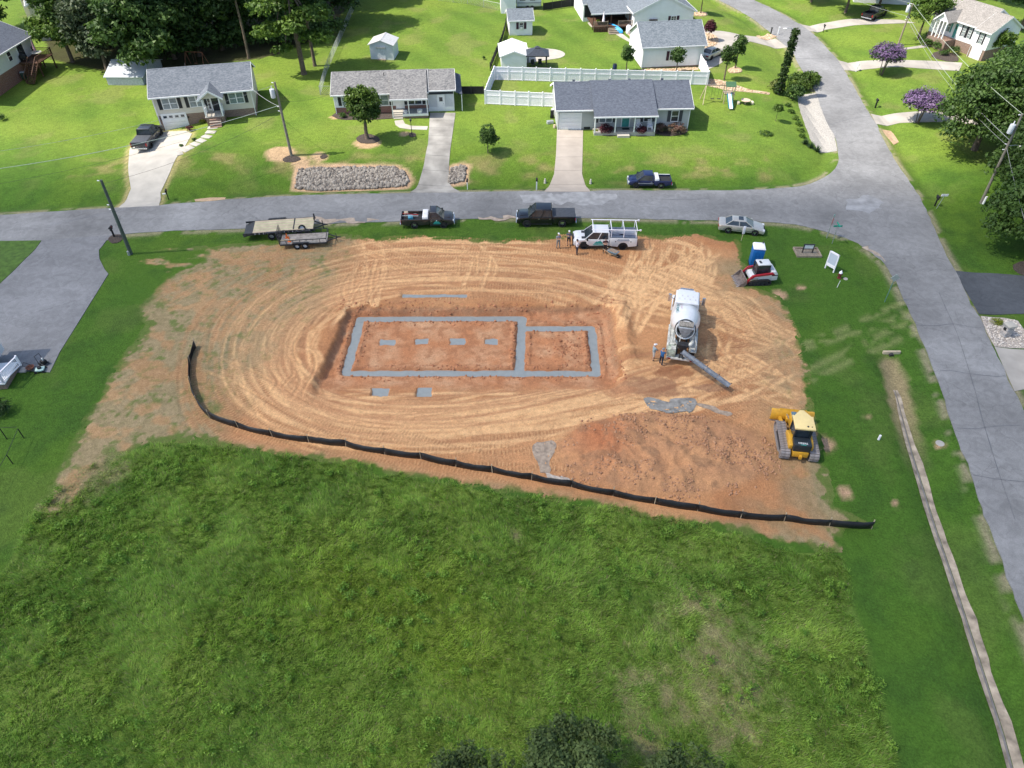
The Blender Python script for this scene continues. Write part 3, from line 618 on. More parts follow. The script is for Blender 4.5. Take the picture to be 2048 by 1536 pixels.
# ------------------------------------------------------------------ draped sheets: roads, drives, beds
from mathutils.geometry import delaunay_2d_cdt
def drape(name, poly, m, lift=.03, step=1.0, kind='structure', zf=None, jit=0, skirt=.12, parent=None):
    pts = []; N = len(poly)
    for i in range(N):
        a = np.array(poly[i]); b = np.array(poly[(i + 1) % N]); L = np.linalg.norm(b - a); k = max(1, int(L / step))
        for j in range(k): q = a + (b - a) * j / k; pts.append(q)
    if jit: pts = [q + np.array([vnoise(q[0] * 1.7, q[1] * 1.7, 3) - .5, vnoise(q[0] * 1.7, q[1] * 1.7, 4) - .5]) * jit for q in pts]
    nb = len(pts); bx = np.array(pts)
    gx = np.arange(bx[:, 0].min(), bx[:, 0].max(), step); gy = np.arange(bx[:, 1].min(), bx[:, 1].max(), step)
    if len(gx) and len(gy):
        GX, GY = np.meshgrid(gx, gy); GX = GX.ravel(); GY = GY.ravel(); ok = sdpoly(GX, GY, [tuple(q) for q in pts]) > step * .45
        inner = [(x, y) for x, y in zip(GX[ok], GY[ok])]
    else: inner = []
    allp = [Vector((float(q[0]), float(q[1]))) for q in pts] + [Vector((float(x), float(y))) for x, y in inner]
    vo, eo, fo, *_ = delaunay_2d_cdt(allp, [(i, (i + 1) % nb) for i in range(nb)], [], 1, 1e-5)
    XX = np.array([v.x for v in vo]); YY = np.array([v.y for v in vo]); ZZ = (zf or T)(XX, YY) + lift
    me = bpy.data.meshes.new(name); VV = [(float(a), float(b), float(c)) for a, b, c in zip(XX, YY, ZZ)]; FF = [tuple(f) for f in fo]
    bm = bmesh.new(); bv = [bm.verts.new(v) for v in VV]
    for f in FF:
        try: bm.faces.new([bv[i] for i in f])
        except ValueError: pass
    bmesh.ops.delete(bm, geom=[v for v in bm.verts if not v.link_faces], context='VERTS')
    bmesh.ops.recalc_face_normals(bm, faces=bm.faces)
    if bm.faces and sum(f.normal.z for f in bm.faces) < 0: bmesh.ops.reverse_faces(bm, faces=bm.faces)
    if skirt:
        r = bmesh.ops.extrude_edge_only(bm, edges=[e for e in bm.edges if len(e.link_faces) == 1])
        for v in [g for g in r['geom'] if isinstance(g, bmesh.types.BMVert)]: v.co.z -= skirt
    bm.to_mesh(me); bm.free(); me.materials.append(m)
    o = bpy.data.objects.new(name, me); COL.objects.link(o)
    if parent is not None: o.parent = parent
    if kind: o['kind'] = kind
    return o
def asphalt_mat(name, base, crack=.6, stain=.3):
    m = bpy.data.materials.new(name); n, l, p = _nodes(m); _M[name] = m; p.inputs['Roughness'].default_value = .88; p.inputs['Specular IOR Level'].default_value = .3
    g = n.new('ShaderNodeNewGeometry')
    def noise(s, d=4, dist=0):
        z = n.new('ShaderNodeTexNoise'); z.inputs['Scale'].default_value = s; z.inputs['Detail'].default_value = d; z.inputs['Distortion'].default_value = dist; l.new(g.outputs['Position'], z.inputs['Vector']); return z.outputs['Fac']
    def rng(v, a, b, c, d):
        r = n.new('ShaderNodeMapRange'); r.inputs['From Min'].default_value = a; r.inputs['From Max'].default_value = b; r.inputs['To Min'].default_value = c; r.inputs['To Max'].default_value = d; l.new(v, r.inputs['Value']); return r.outputs['Result']
    def mul(a, b):
        q = n.new('ShaderNodeMath'); q.operation = 'MULTIPLY'; l.new(a, q.inputs[0]); l.new(b, q.inputs[1]); return q.outputs[0]
    v = mul(rng(noise(.12, 6), .3, .7, 1 - stain, 1 + stain * .7), rng(noise(14, 3), .3, .7, .88, 1.12)); v = mul(v, rng(noise(1.1, 5, 1.5), .35, .65, .88, 1.1))
    mp = n.new('ShaderNodeMapping'); mp.inputs['Scale'].default_value = (.05, .75, 1); l.new(g.outputs['Position'], mp.inputs[0]); z_ = n.new('ShaderNodeTexNoise'); z_.inputs['Scale'].default_value = 1; z_.inputs['Detail'].default_value = 6; l.new(mp.outputs[0], z_.inputs['Vector']); v = mul(v, rng(z_.outputs['Fac'], .35, .65, .96, 1.04))
    vo = n.new('ShaderNodeTexVoronoi'); vo.feature = 'DISTANCE_TO_EDGE'; vo.inputs['Scale'].default_value = .17
    wn_ = n.new('ShaderNodeTexNoise'); wn_.inputs['Scale'].default_value = .9; wn_.inputs['Detail'].default_value = 5; l.new(g.outputs['Position'], wn_.inputs['Vector'])
    mxv = n.new('ShaderNodeVectorMath'); mxv.operation = 'MULTIPLY_ADD'; l.new(wn_.outputs['Color'], mxv.inputs[0]); mxv.inputs[1].default_value = (1.6, 1.6, 0); l.new(g.outputs['Position'], mxv.inputs[2])
    l.new(mxv.outputs[0], vo.inputs['Vector']); v = mul(v, rng(vo.outputs['Distance'], .0015, .006, 1 - crack, 1))
    cm = n.new('ShaderNodeVectorMath'); cm.operation = 'SCALE'; cm.inputs[0].default_value = base; l.new(v, cm.inputs['Scale']); l.new(cm.outputs[0], p.inputs['Base Color'])
    b = n.new('ShaderNodeBump'); b.inputs['Strength'].default_value = .25; b.inputs['Distance'].default_value = .03; l.new(noise(22, 3), b.inputs['Height']); l.new(b.outputs[0], p.inputs['Normal'])
    return m
AS1 = asphalt_mat('street_asphalt', (.235, .234, .234), .16); AS2 = asphalt_mat('pale_asphalt', (.21, .212, .22), .15, .22); AS3 = asphalt_mat('dark_asphalt', (.075, .082, .092), .2, .2)
GRAV = mat('pale_gravel', (.36, .34, .31), .95, var=.25, scale=6, bump=.8); BEIGE = mat('beige_stone', (.5, .38, .26), .95, var=.35, scale=5, bump=1); CLAYP = mat('clay_patch', (.45, .31, .2), .95, var=.2, scale=3)
DM = {'asphalt2': AS2, 'asphalt3': AS3, 'concw': CONCW, 'concp': mat('driveway_concrete', (.38, .35, .31), .9, var=.16, scale=.5, bump=.2, bscale=9, detail=8), 'gravel': GRAV, 'beige': BEIGE, 'mulch': MULCH, 'clayp': CLAYP}
tag(drape('road', ROAD, AS1, .035, .9, jit=.22, zf=lambda a, b: np.maximum(T(a, b), R(b) - .02)), 'worn grey asphalt street meeting the curving side road', 'road')
DLAB = '''pale asphalt driveway filling the left edge below the street|.|bright concrete driveway below the beige house garage|dark asphalt side drive at the right edge below the oaks|pale concrete apron at the right edge beside the pebble bed|pale gravel parking pad beside the side road bend|uppermost concrete drive leading to the black pickup|middle concrete drive by the first purple crape myrtle|lower concrete drive by the second purple crape myrtle|curving concrete drive to the white detached garage|short concrete front walk to the portico house|curved white walkway beside the timber deck|white oval patio by the dark gazebo|tan stone border running right from the vinyl fence end|tan stone bed around the burgundy tree|tan stone strip at the foot of the white garage|tan stone bed between the deck and the white garage|tan stone island at the garage drive entrance|tan stone ring under the upright tree by the fence end|tan stone ring under the small tree at the top edge|mulch bed left of the grey house steps|mulch bed right of the grey house steps|mulch bed at the right corner of the grey house|long mulch bed along the brick and white house|mulch ring under the egg-shaped yard tree|small mulch ring under the yard lamp|mulch ring at the foot of the pole with pale transformer|tiny mulch ring right of the pole with pale transformer|mulch bed around the mailbox by the left bare pole|mulch bed below the portico house|mulch ring at the right edge above the dark side drive|curved concrete walk between the porch steps and driveway|bare clay patch beside the right road below the lower drive|reddish clay strip on the verge right of the bright driveway'''.split('|')
for (n, m, p, s), lab_ in zip(DW, DLAB):
    if m is None: continue
    nm = n
    tag(drape(nm, p, DM[m], {'mulch': .05, 'beige': .05, 'clayp': .012}.get(m, .04), .7, jit=.12 if m in ('mulch', 'beige', 'clayp', 'gravel') else 0), lab_, nm.split('_')[-1]); DRIVES[id(p)] = lab_
tag(drape('lawn_island', [(x, y) for x, y in W2([(-60, 484), (0, 483), (83, 482), (60, 510), (30, 540), (0, 568), (-60, 605)])], mat('island_turf', (.06, .12, .018), .95, var=.3, scale=2, bump=.5), .075, .6), 'green turf wedge between street and left asphalt driveway', 'lawn')
def strip(name, pts, w, m, label, atf=road_at, z=.05):
    W_ = [np.array(atf(*q)[:2]) for q in pts]; R0 = []; L0 = []
    for i, q in enumerate(W_):
        t = W_[min(i + 1, len(W_) - 1)] - W_[max(i - 1, 0)]; t = t / np.linalg.norm(t); nn = np.array([-t[1], t[0]]) * w / 2 * random.uniform(.6, 1.3); R0.append(tuple(q + nn)); L0.append(tuple(q - nn))
    return R0 + L0[::-1]
TAR = mat('tar_seal', (.12, .125, .135), .6, var=.2); sealb = MB()
for pts in ([(1878, 585), (1893, 620), (1912, 662), (1925, 700), (1936, 735), (1952, 790), (1962, 830), (1983, 900), (2002, 960), (2030, 1040)], [(1832, 650), (1870, 652), (1905, 648), (1940, 654), (1962, 656)], [(1880, 742), (1905, 742), (1940, 748), (1990, 753), (2010, 752)], [(1914, 856), (1950, 858), (1985, 853), (2040, 851)], [(1946, 950), (1990, 958), (2048, 964)], [(1550, 78), (1600, 84), (1618, 87)], [(1588, 118), (1650, 118)], [(1660, 250), (1700, 238), (1745, 232)], [(1300, 398), (1360, 400), (1420, 397)], [(560, 425), (600, 422), (680, 426)]):
    q = [np.array(road_at(*p)) for p in smooth(pts, 3)]
    for a, b in zip(q[:-1], q[1:]):
        d_ = (b - a) / (np.linalg.norm(b - a) + 1e-9); nn = np.array([-d_[1], d_[0]]) * random.uniform(.015, .035); V = []
        for p_ in (a - nn, b - nn, b + nn, a + nn): V.append((p_[0], p_[1], float(max(T(np.array([p_[0]]), np.array([p_[1]]))[0], R(p_[1]) - .02)) + .046))
        sealb.add(V, [(0, 1, 2, 3)])
tag(sealb.obj('crack_seal', TAR, kind='stuff'), 'dark tar lines sealing cracks across the roads', 'crack sealing')
rzf = lambda a, b: np.maximum(T(a, b), R(b) - .02)
for i, (pts, m, nm) in enumerate([([(1040, 392), (1100, 388), (1180, 386), (1240, 390), (1236, 400), (1200, 410), (1120, 408), (1050, 404)], mat('patched_asphalt', (.30, .3, .3), .9, var=.25, scale=1.2, detail=9), 'asphalt_patch'), ([(598, 436), (660, 436), (740, 440), (760, 444), (700, 444), (640, 443)], mat('mud_smear', (.36, .29, .23), .95, var=.3, scale=2, detail=9), 'mud_smear'), ([(1690, 400), (1740, 390), (1770, 405), (1740, 425), (1700, 420)], mat('worn_asphalt', (.27, .275, .285), .9, var=.3, scale=.8, detail=9), 'asphalt_patch'), ([(1730, 488), (1752, 500), (1774, 520), (1770, 526), (1748, 512), (1728, 496)], mat('mud_smear', (.36, .29, .23)), 'mud_smear'), ([(950, 436), (1030, 434), (1040, 438), (1000, 442), (955, 442)], mat('mud_smear', (.36, .29, .23)), 'mud_smear')]):
    tag(drape(nm, [road_at(*q) for q in pts], m, .041, .5, jit=1.1, zf=rzf, skirt=0), ['pale worn patch on the street below the tan driveway', 'dried mud on the street edge right of the flatbed trailer', 'worn pale patch in the middle of the junction', 'dried mud on the inner curve of the junction', 'dried mud on the street edge left of the black crew-cab'][i], 'road patch')
# concrete channel in the ditch: separate pale flags and a dark flow line
cd = [np.array(q) for q in DITCH[1:]]
dch = thing('drainage_channel', 'long pale concrete drainage channel in the verge beside the right road', 'channel'); dch['kind'] = 'structure'
CH = mat('channel_concrete', (.33, .275, .21), .95, var=.5, scale=1.4, bump=.8, detail=8); CHW = mat('channel_wet_floor', (.19, .18, .17), .8, var=.25, scale=2)
dpts = []; 
for a, b in zip(cd[:-1], cd[1:]):
    k = max(1, int(np.linalg.norm(b - a) / .8)); dpts += [a + (b - a) * i / k for i in range(k)]
dpts = [q for q in dpts if q[1] > 9]
for w0, w1, m, nm, lf in ((-.5, -.17, CH, 'channel_side', .03), (-.17, .04, CHW, 'channel_floor', .0), (.04, .62, CH, 'channel_side', .05)):
    A = []; Bb = []
    for i, q in enumerate(dpts):
        t = (dpts[min(i + 1, len(dpts) - 1)] - dpts[max(i - 1, 0)]); t /= np.linalg.norm(t); nn = np.array([t[1], -t[0]]) * -1
        j = (vnoise(i * .7, 3.3, 7) - .5) * .17; nar = .45 + .55 * min(1, i / 10)
        for w, L in ((w0 * .75 * nar + (j if w0 < -.4 else 0), A), (w1 * .75 * nar + (j * 1.6 if w1 > .5 else 0), Bb)): L.append(q + nn * w)
    mb = MB()
    for i in range(len(dpts) - 1):
        q = [A[i], Bb[i], Bb[i + 1], A[i + 1]]; qq = [(float(a[0]), float(a[1])) for a in q]; zz = [float(T(np.array([a[0]]), np.array([a[1]]))[0]) + lf + .03 for a in qq]
        mb.add([(a[0], a[1], z) for a, z in zip(qq, zz)], [(0, 1, 2, 3)])
    mb.obj(nm, m, dch)
hw = thing('culvert_headwall', 'small timber-coloured culvert headwall at the top of the ditch', 'culvert', P(1782, 707), yaw(P(1766, 706), P(1798, 706)))
MB().box(-.75, .75, -.09, .09, -.3, .28).obj('wall', WOODP, hw, bevel=.02); MB().cyl((-.05, -.11, -.02), (-.05, -.3, -.04), .2, .2, 12).obj('pipe', DARKST, hw)
# wet concrete footings -------------------------------------------------
WET = mat('wet_concrete', (.27, .295, .29), .55, var=.07, scale=2.5, bump=.15, bscale=12, spec=.5)
ft = thing('poured_footing', 'fresh grey concrete footing poured in the two joined rectangular trenches', 'footing')
def offs(a, b, w):
    a = np.array(a); b = np.array(b); t = (b - a) / np.linalg.norm(b - a); nrm = np.array([-t[1], t[0]]) * w; return [a - t * w + nrm, b + t * w + nrm, b + t * w - nrm, a - t * w - nrm]
k = 0
for line in FOOT:
    for a, b in zip(line[:-1], line[1:]):
        q = offs(a, b, FW + .1); MB().prismz([tuple(v) for v in q], PZ - .4, PZ - .095 - .004 * k).obj('footing_run', WET, ft); k += 1
for i, (c, sx, sy) in enumerate(PADS):
    mb = MB().box(-sx - .08, sx + .08, -sy - .08, sy + .08, -.1, 0); o = mb.obj('footing_pad', WET); o.location = (c[0], c[1], PZ - .10)
    tag(o, f'{["first", "second", "third", "fourth"][i]} small grey concrete pad from the left inside the foundation rectangle', 'concrete pad', 'pier pads inside the foundation')
for i, (c, sx, sy) in enumerate(PADS2):
    o = MB().box(-sx - .08, sx + .08, -sy - .08, sy + .08, -.1, 0).obj('footing_pad', WET); o.location = (c[0], c[1], sz(c[0], c[1]) + .13)
    tag(o, ['left of the two square concrete pads in holes below the foundation', 'right of the two square concrete pads in holes below the foundation'][i], 'concrete pad')
o = MB().box(STRIP[0][0] - .05, STRIP[1][0] + .05, -.34, .34, -.15, 0).obj('footing_strip', WET); o.location = (0, STRIP[0][1], -.14); tag(o, 'narrow grey concrete strip poured above the foundation pit', 'concrete strip')
# concrete washout puddles
def puddle(pts, label, m):
    poly = [atsoil(*q)[:2] for q in smooth(pts, 3, True)]
    def zf(a, b):
        i = np.clip(((b - sy_[0]) / st).astype(int), 0, len(sy_) - 1); j = np.clip(((a - sx_[0]) / st).astype(int), 0, len(sx_) - 1); return SOILG[2][i, j]
    o = drape('concrete_washout', poly, m, .035, .22, zf=zf, jit=.5, skirt=.06, kind='stuff'); tag(o, label, 'washout')
WASH = mat('washout_concrete', (.25, .24, .22), .8, var=.35, scale=2.5, bump=.6); WASHW = mat('dried_washout', (.34, .265, .2), .9, var=.3, scale=3, bump=.8)
puddle([(1283, 798), (1300, 795), (1325, 803), (1350, 797), (1385, 800), (1400, 812), (1382, 824), (1365, 826), (1340, 826), (1310, 820), (1292, 810)], 'grey concrete washout spilled between the chute and the spoil heap', WASH)
puddle([(1395, 812), (1420, 812), (1440, 820), (1465, 828), (1450, 831), (1420, 822)], 'thin grey washout trail right of the larger spill', WASHW)
puddle([(1076, 884), (1114, 884), (1112, 900), (1098, 920), (1104, 940), (1086, 948), (1072, 925), (1068, 905)], 'pale dried washout left of the spoil heap', WASHW)
puddle([(1088, 945), (1104, 948), (1130, 956), (1146, 962), (1120, 964), (1092, 956)], 'whitish washout strip against the silt fence', mat('white_washout', (.42, .37, .32), .9, var=.3, scale=4))
# clods -------------------------------------------------
def scatter_rocks(name, n, pick, rr, m, label, cat, seed=0, flat=.7):
    R_ = np.random.default_rng(seed); phi = (1 + 5 ** .5) / 2
    iv = np.array([(-1, phi, 0), (1, phi, 0), (-1, -phi, 0), (1, -phi, 0), (0, -1, phi), (0, 1, phi), (0, -1, -phi), (0, 1, -phi), (phi, 0, -1), (phi, 0, 1), (-phi, 0, -1), (-phi, 0, 1)]) / 1.9
    fi = np.array([(0, 11, 5), (0, 5, 1), (0, 1, 7), (0, 7, 10), (0, 10, 11), (1, 5, 9), (5, 11, 4), (11, 10, 2), (10, 7, 6), (7, 1, 8), (3, 9, 4), (3, 4, 2), (3, 2, 6), (3, 6, 8), (3, 8, 9), (4, 9, 5), (2, 4, 11), (6, 2, 10), (8, 6, 7), (9, 8, 1)])
    pos = pick(n, R_); n = len(pos); s = R_.uniform(rr[0], rr[1], n)[:, None] * R_.uniform(.7, 1.35, (n, 3)) * np.array([1, 1, flat])
    V = iv[None] * s[:, None] * R_.uniform(.75, 1.2, (n, 12, 1)); a = R_.uniform(0, 6.28, n); c, s_ = np.cos(a)[:, None], np.sin(a)[:, None]
    V = np.stack([V[..., 0] * c - V[..., 1] * s_, V[..., 0] * s_ + V[..., 1] * c, V[..., 2]], -1) + pos[:, None]
    F = fi[None] + (np.arange(n) * 12)[:, None, None]; tone = np.repeat(R_.uniform(0, 1, n), 12)
    return tag(fast(name, V.reshape(-1, 3), F.reshape(-1, 3), m, kind='stuff', tone=tone), label, cat)
def tone_mat(name, a, b, rough=.9):
    m = bpy.data.materials.new(name); n, l, p = _nodes(m); p.inputs['Roughness'].default_value = rough; t = n.new('ShaderNodeAttribute'); t.attribute_name = 'tone'
    r = n.new('ShaderNodeValToRGB'); r.color_ramp.elements[0].color = (*a, 1); r.color_ramp.elements[1].color = (*b, 1); l.new(t.outputs['Fac'], r.inputs['Fac']); l.new(r.outputs[0], p.inputs['Base Color']); return m
def pick_mound(n, R_):
    a = R_.uniform(0, 6.28, n); r = np.sqrt(R_.uniform(0, 1.1, n)); x = MC[0] + 8.3 * r * np.cos(a); y = MC[1] + 4.2 * r * np.sin(a) - .5 * R_.uniform(0, 1, n)
    ok = (fbm(x / 1.4, y / 1.4, 120, 3) > .5); x, y = x[ok], y[ok]; return np.array([(u, v, sz(u, v)) for u, v in zip(x, y)])
def pick_pit(n, R_):
    x = R_.uniform(-16, 9.5, n * 3); y = R_.uniform(43.8, 55.8, n * 3); fdd = np.minimum(segdist(x, y, FOOT[0]), segdist(x, y, FOOT[1]))
    pr = np.exp(-((fdd - .65) / .25) ** 2) + .9 * np.exp(-(((x - 4.7) / 1.5) ** 2 + ((y - 48.5) / 1.8) ** 2)) + .7 * np.exp(-((x - 9.6) / .8) ** 2) + .8 * np.exp(-((y - 54) / .5) ** 2)
    ok = (fdd > FW + .1) & (R_.uniform(0, 1, n * 3) < pr); x, y = x[ok][:n], y[ok][:n]; return np.array([(u, v, sz(u, v)) for u, v in zip(x, y)])
scatter_rocks('soil_clods', 2600, pick_mound, (.03, .12), tone_mat('clod', (.32, .165, .09), (.47, .25, .135)), 'loose brown clods strewn over the spoil heap', 'clods', 3)
scatter_rocks('trench_clods', 1500, pick_pit, (.04, .13), tone_mat('red_clod', (.3, .12, .055), (.5, .22, .11)), 'red clay clods along the footing trenches', 'clods', 4)
def pick_poly(poly):
    def f(n, R_):
        b = np.array(poly); x = R_.uniform(b[:, 0].min(), b[:, 0].max(), n * 2); y = R_.uniform(b[:, 1].min(), b[:, 1].max(), n * 2)
        ok = sdpoly(x, y, poly) > .1; x, y = x[ok][:n], y[ok][:n]; return np.stack([x, y, T(x, y) + .08], -1)
    return f
RK = tone_mat('riprap_stone', (.12, .10, .085), (.37, .33, .28))
scatter_rocks('riprap_stones', 2600, pick_poly(RIPRAP), (.13, .26), RK, 'grey and tan riprap stones covering the bank by the street', 'riprap', 5, .8)
scatter_rocks('riprap_stones', 330, pick_poly(RIPRAP2), (.12, .22), RK, 'small riprap patch right of the long sloping driveway', 'riprap', 6, .8)
def ringpick(cx, cy, r0, r1):
    def f(n, R_):
        a = R_.uniform(0, 6.28, n); r = R_.uniform(r0, r1, n); x = cx + r * np.cos(a); y = cy + r * np.sin(a); return np.stack([x, y, T(x, y) + .06], -1)
    return f
GB = W2([(1962, 633), (2005, 636), (2035, 642), (2048, 660), (2060, 680), (2050, 697), (1989, 693), (1972, 662)])
tag(drape('gravel_bed', GB, mat('pink_gravel', (.5, .44, .39), .95, var=.4, scale=7, bump=1), .05, .4), 'pale pebble bed around the stone mailbox', 'gravel bed')
scatter_rocks('pebbles', 900, pick_poly(GB), (.05, .1), tone_mat('pebble', (.3, .26, .23), (.75, .68, .6)), 'pink and white pebbles round the stone mailbox', 'pebbles', 7)
for i, (n, m, p, s) in enumerate([d for d in DW if d[1] == 'beige']):
    scatter_rocks('border_stones', 260, pick_poly(p), (.07, .15), tone_mat('tan_stone', (.38, .25, .15), (.7, .54, .38)), 'loose tan stones of the ' + DRIVES[id(p)].replace('tan stone ', ''), 'stones', 20 + i)
# ------------------------------------------------------------------ the cloud that shades the near half of the scene
cm = bpy.data.materials.new('cloud_vapour'); n, l, p = _nodes(cm); n.remove(p)
ta = n.new('ShaderNodeBsdfTransparent'); ta.inputs[0].default_value = (1, 1, 1, 1); tb = n.new('ShaderNodeBsdfTranslucent'); tb.inputs[0].default_value = (1, .99, .97, 1)
mx = n.new('ShaderNodeMixShader'); l.new(tb.outputs[0], mx.inputs[2]); l.new(ta.outputs[0], mx.inputs[1]); l.new(mx.outputs[0], n['Material Output'].inputs['Surface'])
tc = n.new('ShaderNodeTexCoord'); ln = n.new('ShaderNodeVectorMath'); ln.operation = 'LENGTH'; ms = n.new('ShaderNodeVectorMath'); ms.operation = 'MULTIPLY'; ms.inputs[1].default_value = (1, 1, 0)
l.new(tc.outputs['Object'], ms.inputs[0]); l.new(ms.outputs[0], ln.inputs[0])
nz = n.new('ShaderNodeTexNoise'); nz.inputs['Scale'].default_value = 5; nz.inputs['Detail'].default_value = 5; l.new(tc.outputs['Object'], nz.inputs['Vector'])
ad = n.new('ShaderNodeMath'); ad.operation = 'MULTIPLY_ADD'; ad.inputs[1].default_value = .10; l.new(nz.outputs['Fac'], ad.inputs[0]); l.new(ln.outputs['Value'], ad.inputs[2])
mr = n.new('ShaderNodeMapRange'); mr.interpolation_type = 'SMOOTHSTEP'; mr.inputs['From Min'].default_value = 1.02; mr.inputs['From Max'].default_value = .86; mr.inputs['To Min'].default_value = 0; mr.inputs['To Max'].default_value = .44
l.new(ad.outputs[0], mr.inputs['Value']); l.new(mr.outputs['Result'], mx.inputs[0])
mb = MB(); mb.ell((0, 0, 0), (1, 1, 1), 40, 16, .03, 4)
cl_ = mb.obj('cloud', cm, smooth=True); H_ = 260.0
k_ = H_ / sdir.z
cl_.location = (sdir.x * k_ + 0, sdir.y * k_ - 14, H_); cl_.scale = (235, 105, 9); tag(cl_, 'thin white cumulus cloud drifting above the scene', 'cloud')
# ------------------------------------------------------------------ houses
SH_BLUE = shingle_mat('blue_grey_shingle', (.095, .11, .13), (.175, .19, .215)); SH_MOT = shingle_mat('mottled_grey_shingle', (.11, .11, .115), (.25, .245, .24)); SH_DARK = shingle_mat('slate_shingle', (.07, .08, .105), (.11, .125, .155))
SH_BROWN = shingle_mat('taupe_shingle', (.2, .185, .17), (.34, .315, .29)); SH_MID = shingle_mat('mid_grey_shingle', (.11, .13, .15), (.2, .225, .25))
SD_BEIGE = siding_mat('beige_siding', (.60, .55, .47)); SD_WHITE = siding_mat('white_siding', (.78, .79, .8)); SD_GREY = siding_mat('grey_siding', (.42, .43, .43)); SD_CREAM = siding_mat('cream_siding', (.68, .64, .46)); SD_PALE = siding_mat('pale_grey_siding', (.66, .66, .66))
BRICK = brick_mat('red_brick', (.23, .075, .045), (.16, .05, .035)); BRICKB = brick_mat('brown_brick', (.25, .15, .11), (.16, .095, .07)); BLOCK = brick_mat('grey_block', (.32, .33, .35), (.27, .28, .3))
TEAL = mat('teal_door_paint', (.05, .27, .25), .5); PLUM = mat('plum_shutter', (.05, .015, .035), .6); SHG = mat('charcoal_shutter', (.05, .055, .065), .6); GDOOR = mat('garage_door_white', (.76, .76, .76), .5, var=.03)

def window(par, x, z, w_, h, y=0, double=False, sh=SHUT, glass=GLASSB, M=None, shut=True, grid=False):
    """window on a wall facing -y; frame > panes, and a shutter each side"""
    f = MB(); f.M = M; t = .07
    f.box(x - w_ / 2 - t, x - w_ / 2, y - .06, y + .02, z - t, z + h + t); f.box(x + w_ / 2, x + w_ / 2 + t, y - .06, y + .02, z - t, z + h + t)
    f.box(x - w_ / 2, x + w_ / 2, y - .06, y + .02, z - t, z); f.box(x - w_ / 2, x + w_ / 2, y - .06, y + .02, z + h, z + h + t)
    f.box(x - w_ / 2, x + w_ / 2, y - .05, y + .015, z + h * .5 - .03, z + h * .5 + .03)
    if double: f.box(x - .06, x + .06, y - .058, y + .015, z, z + h)
    if grid:
        for g in (.25, .75): f.box(x - w_ / 2, x + w_ / 2, y - .045, y + .012, z + h * g - .015, z + h * g + .015)
        f.box(x - .02, x + .02, y - .047, y + .012, z, z + h)
    fo = f.obj('window', TRIM, par)
    for k in ((-1, 1) if double else (0,)):
        for j in (0, 1):
            g = MB(); g.M = M; a = x + (k * w_ / 4 if double else 0); hw_ = (w_ / 4 - .04) if double else w_ / 2 - .02
            g.box(a - hw_, a + hw_, y - .035, y + .01, z + h * .5 * j + .01, z + h * .5 * (j + 1) - .03).obj('pane', glass, fo)
    if shut:
        for s in (-1, 1):
            g = MB(); g.M = M; c = x + s * (w_ / 2 + .32)
            g.box(c - .2, c + .2, y - .05, y + .01, z - .05, z + h + .05)
            for k in range(6): g.box(c - .15, c + .15, y - .065, y - .04, z + h * k / 6 + .05, z + h * k / 6 + .05 + h / 12)
            g.obj('shutter', sh, par)
    return fo
def door(par, x, z, m, w_=.92, h=2.05, y=0, M=None, glass=True):
    f = MB(); f.M = M; f.box(x - w_ / 2 - .1, x - w_ / 2, y - .07, y + .02, z, z + h + .1).box(x + w_ / 2, x + w_ / 2 + .1, y - .07, y + .02, z, z + h + .1).box(x - w_ / 2, x + w_ / 2, y - .07, y + .02, z + h, z + h + .1)
    fr = f.obj('door_frame', TRIM, par); d = MB(); d.M = M; d.box(x - w_ / 2, x + w_ / 2, y - .045, y + .01, z + .02, z + h)
    for a, b in ((.12, .48), (.56, .92)): d.box(x - w_ / 2 + .14, x + w_ / 2 - .14, y - .06, y - .04, z + h * a, z + h * b)
    do = d.obj('door', m, par); k = MB(); k.M = M; k.ell((x + w_ / 2 - .1, y - .08, z + 1), (.04, .04, .04), 8, 5).obj('handle', CHROME, do)
    if glass: g = MB(); g.M = M; g.box(x - .22, x + .22, y - .067, y - .05, z + h * .62, z + h * .88).obj('pane', GLASS, do)
def garage(par, x0, x1, z, h, y=0, windows=True, M=None):
    f = MB(); f.M = M; f.box(x0 - .12, x0, y - .06, y + .02, z, z + h + .12).box(x1, x1 + .12, y - .06, y + .02, z, z + h + .12).box(x0, x1, y - .06, y + .02, z + h, z + h + .12); fr = f.obj('garage_frame', TRIM, par)
    g = bpy.data.objects.new('garage_door', None); COL.objects.link(g); g.parent = par
    for k in range(4):
        p_ = MB(); p_.M = M; z0 = z + h * k / 4; p_.box(x0, x1, y - .03, y + .01, z0 + .012, z0 + h / 4 - .012)
        n_ = 4
        for i in range(n_):
            a = x0 + (x1 - x0) * (i + .12) / n_; b = x0 + (x1 - x0) * (i + .88) / n_
            if not (windows and k == 3): p_.box(a, b, y - .042, y - .028, z0 + .09, z0 + h / 4 - .09)
        p_.obj('door_panel', GDOOR, g)
    if windows:
        for i in range(4):
            a = x0 + (x1 - x0) * (i + .2) / 4; b = x0 + (x1 - x0) * (i + .8) / 4; q = MB(); q.M = M; q.box(a, b, y - .045, y - .028, z + h * .8, z + h * .94).obj('pane', GLASS, g)
    return fr
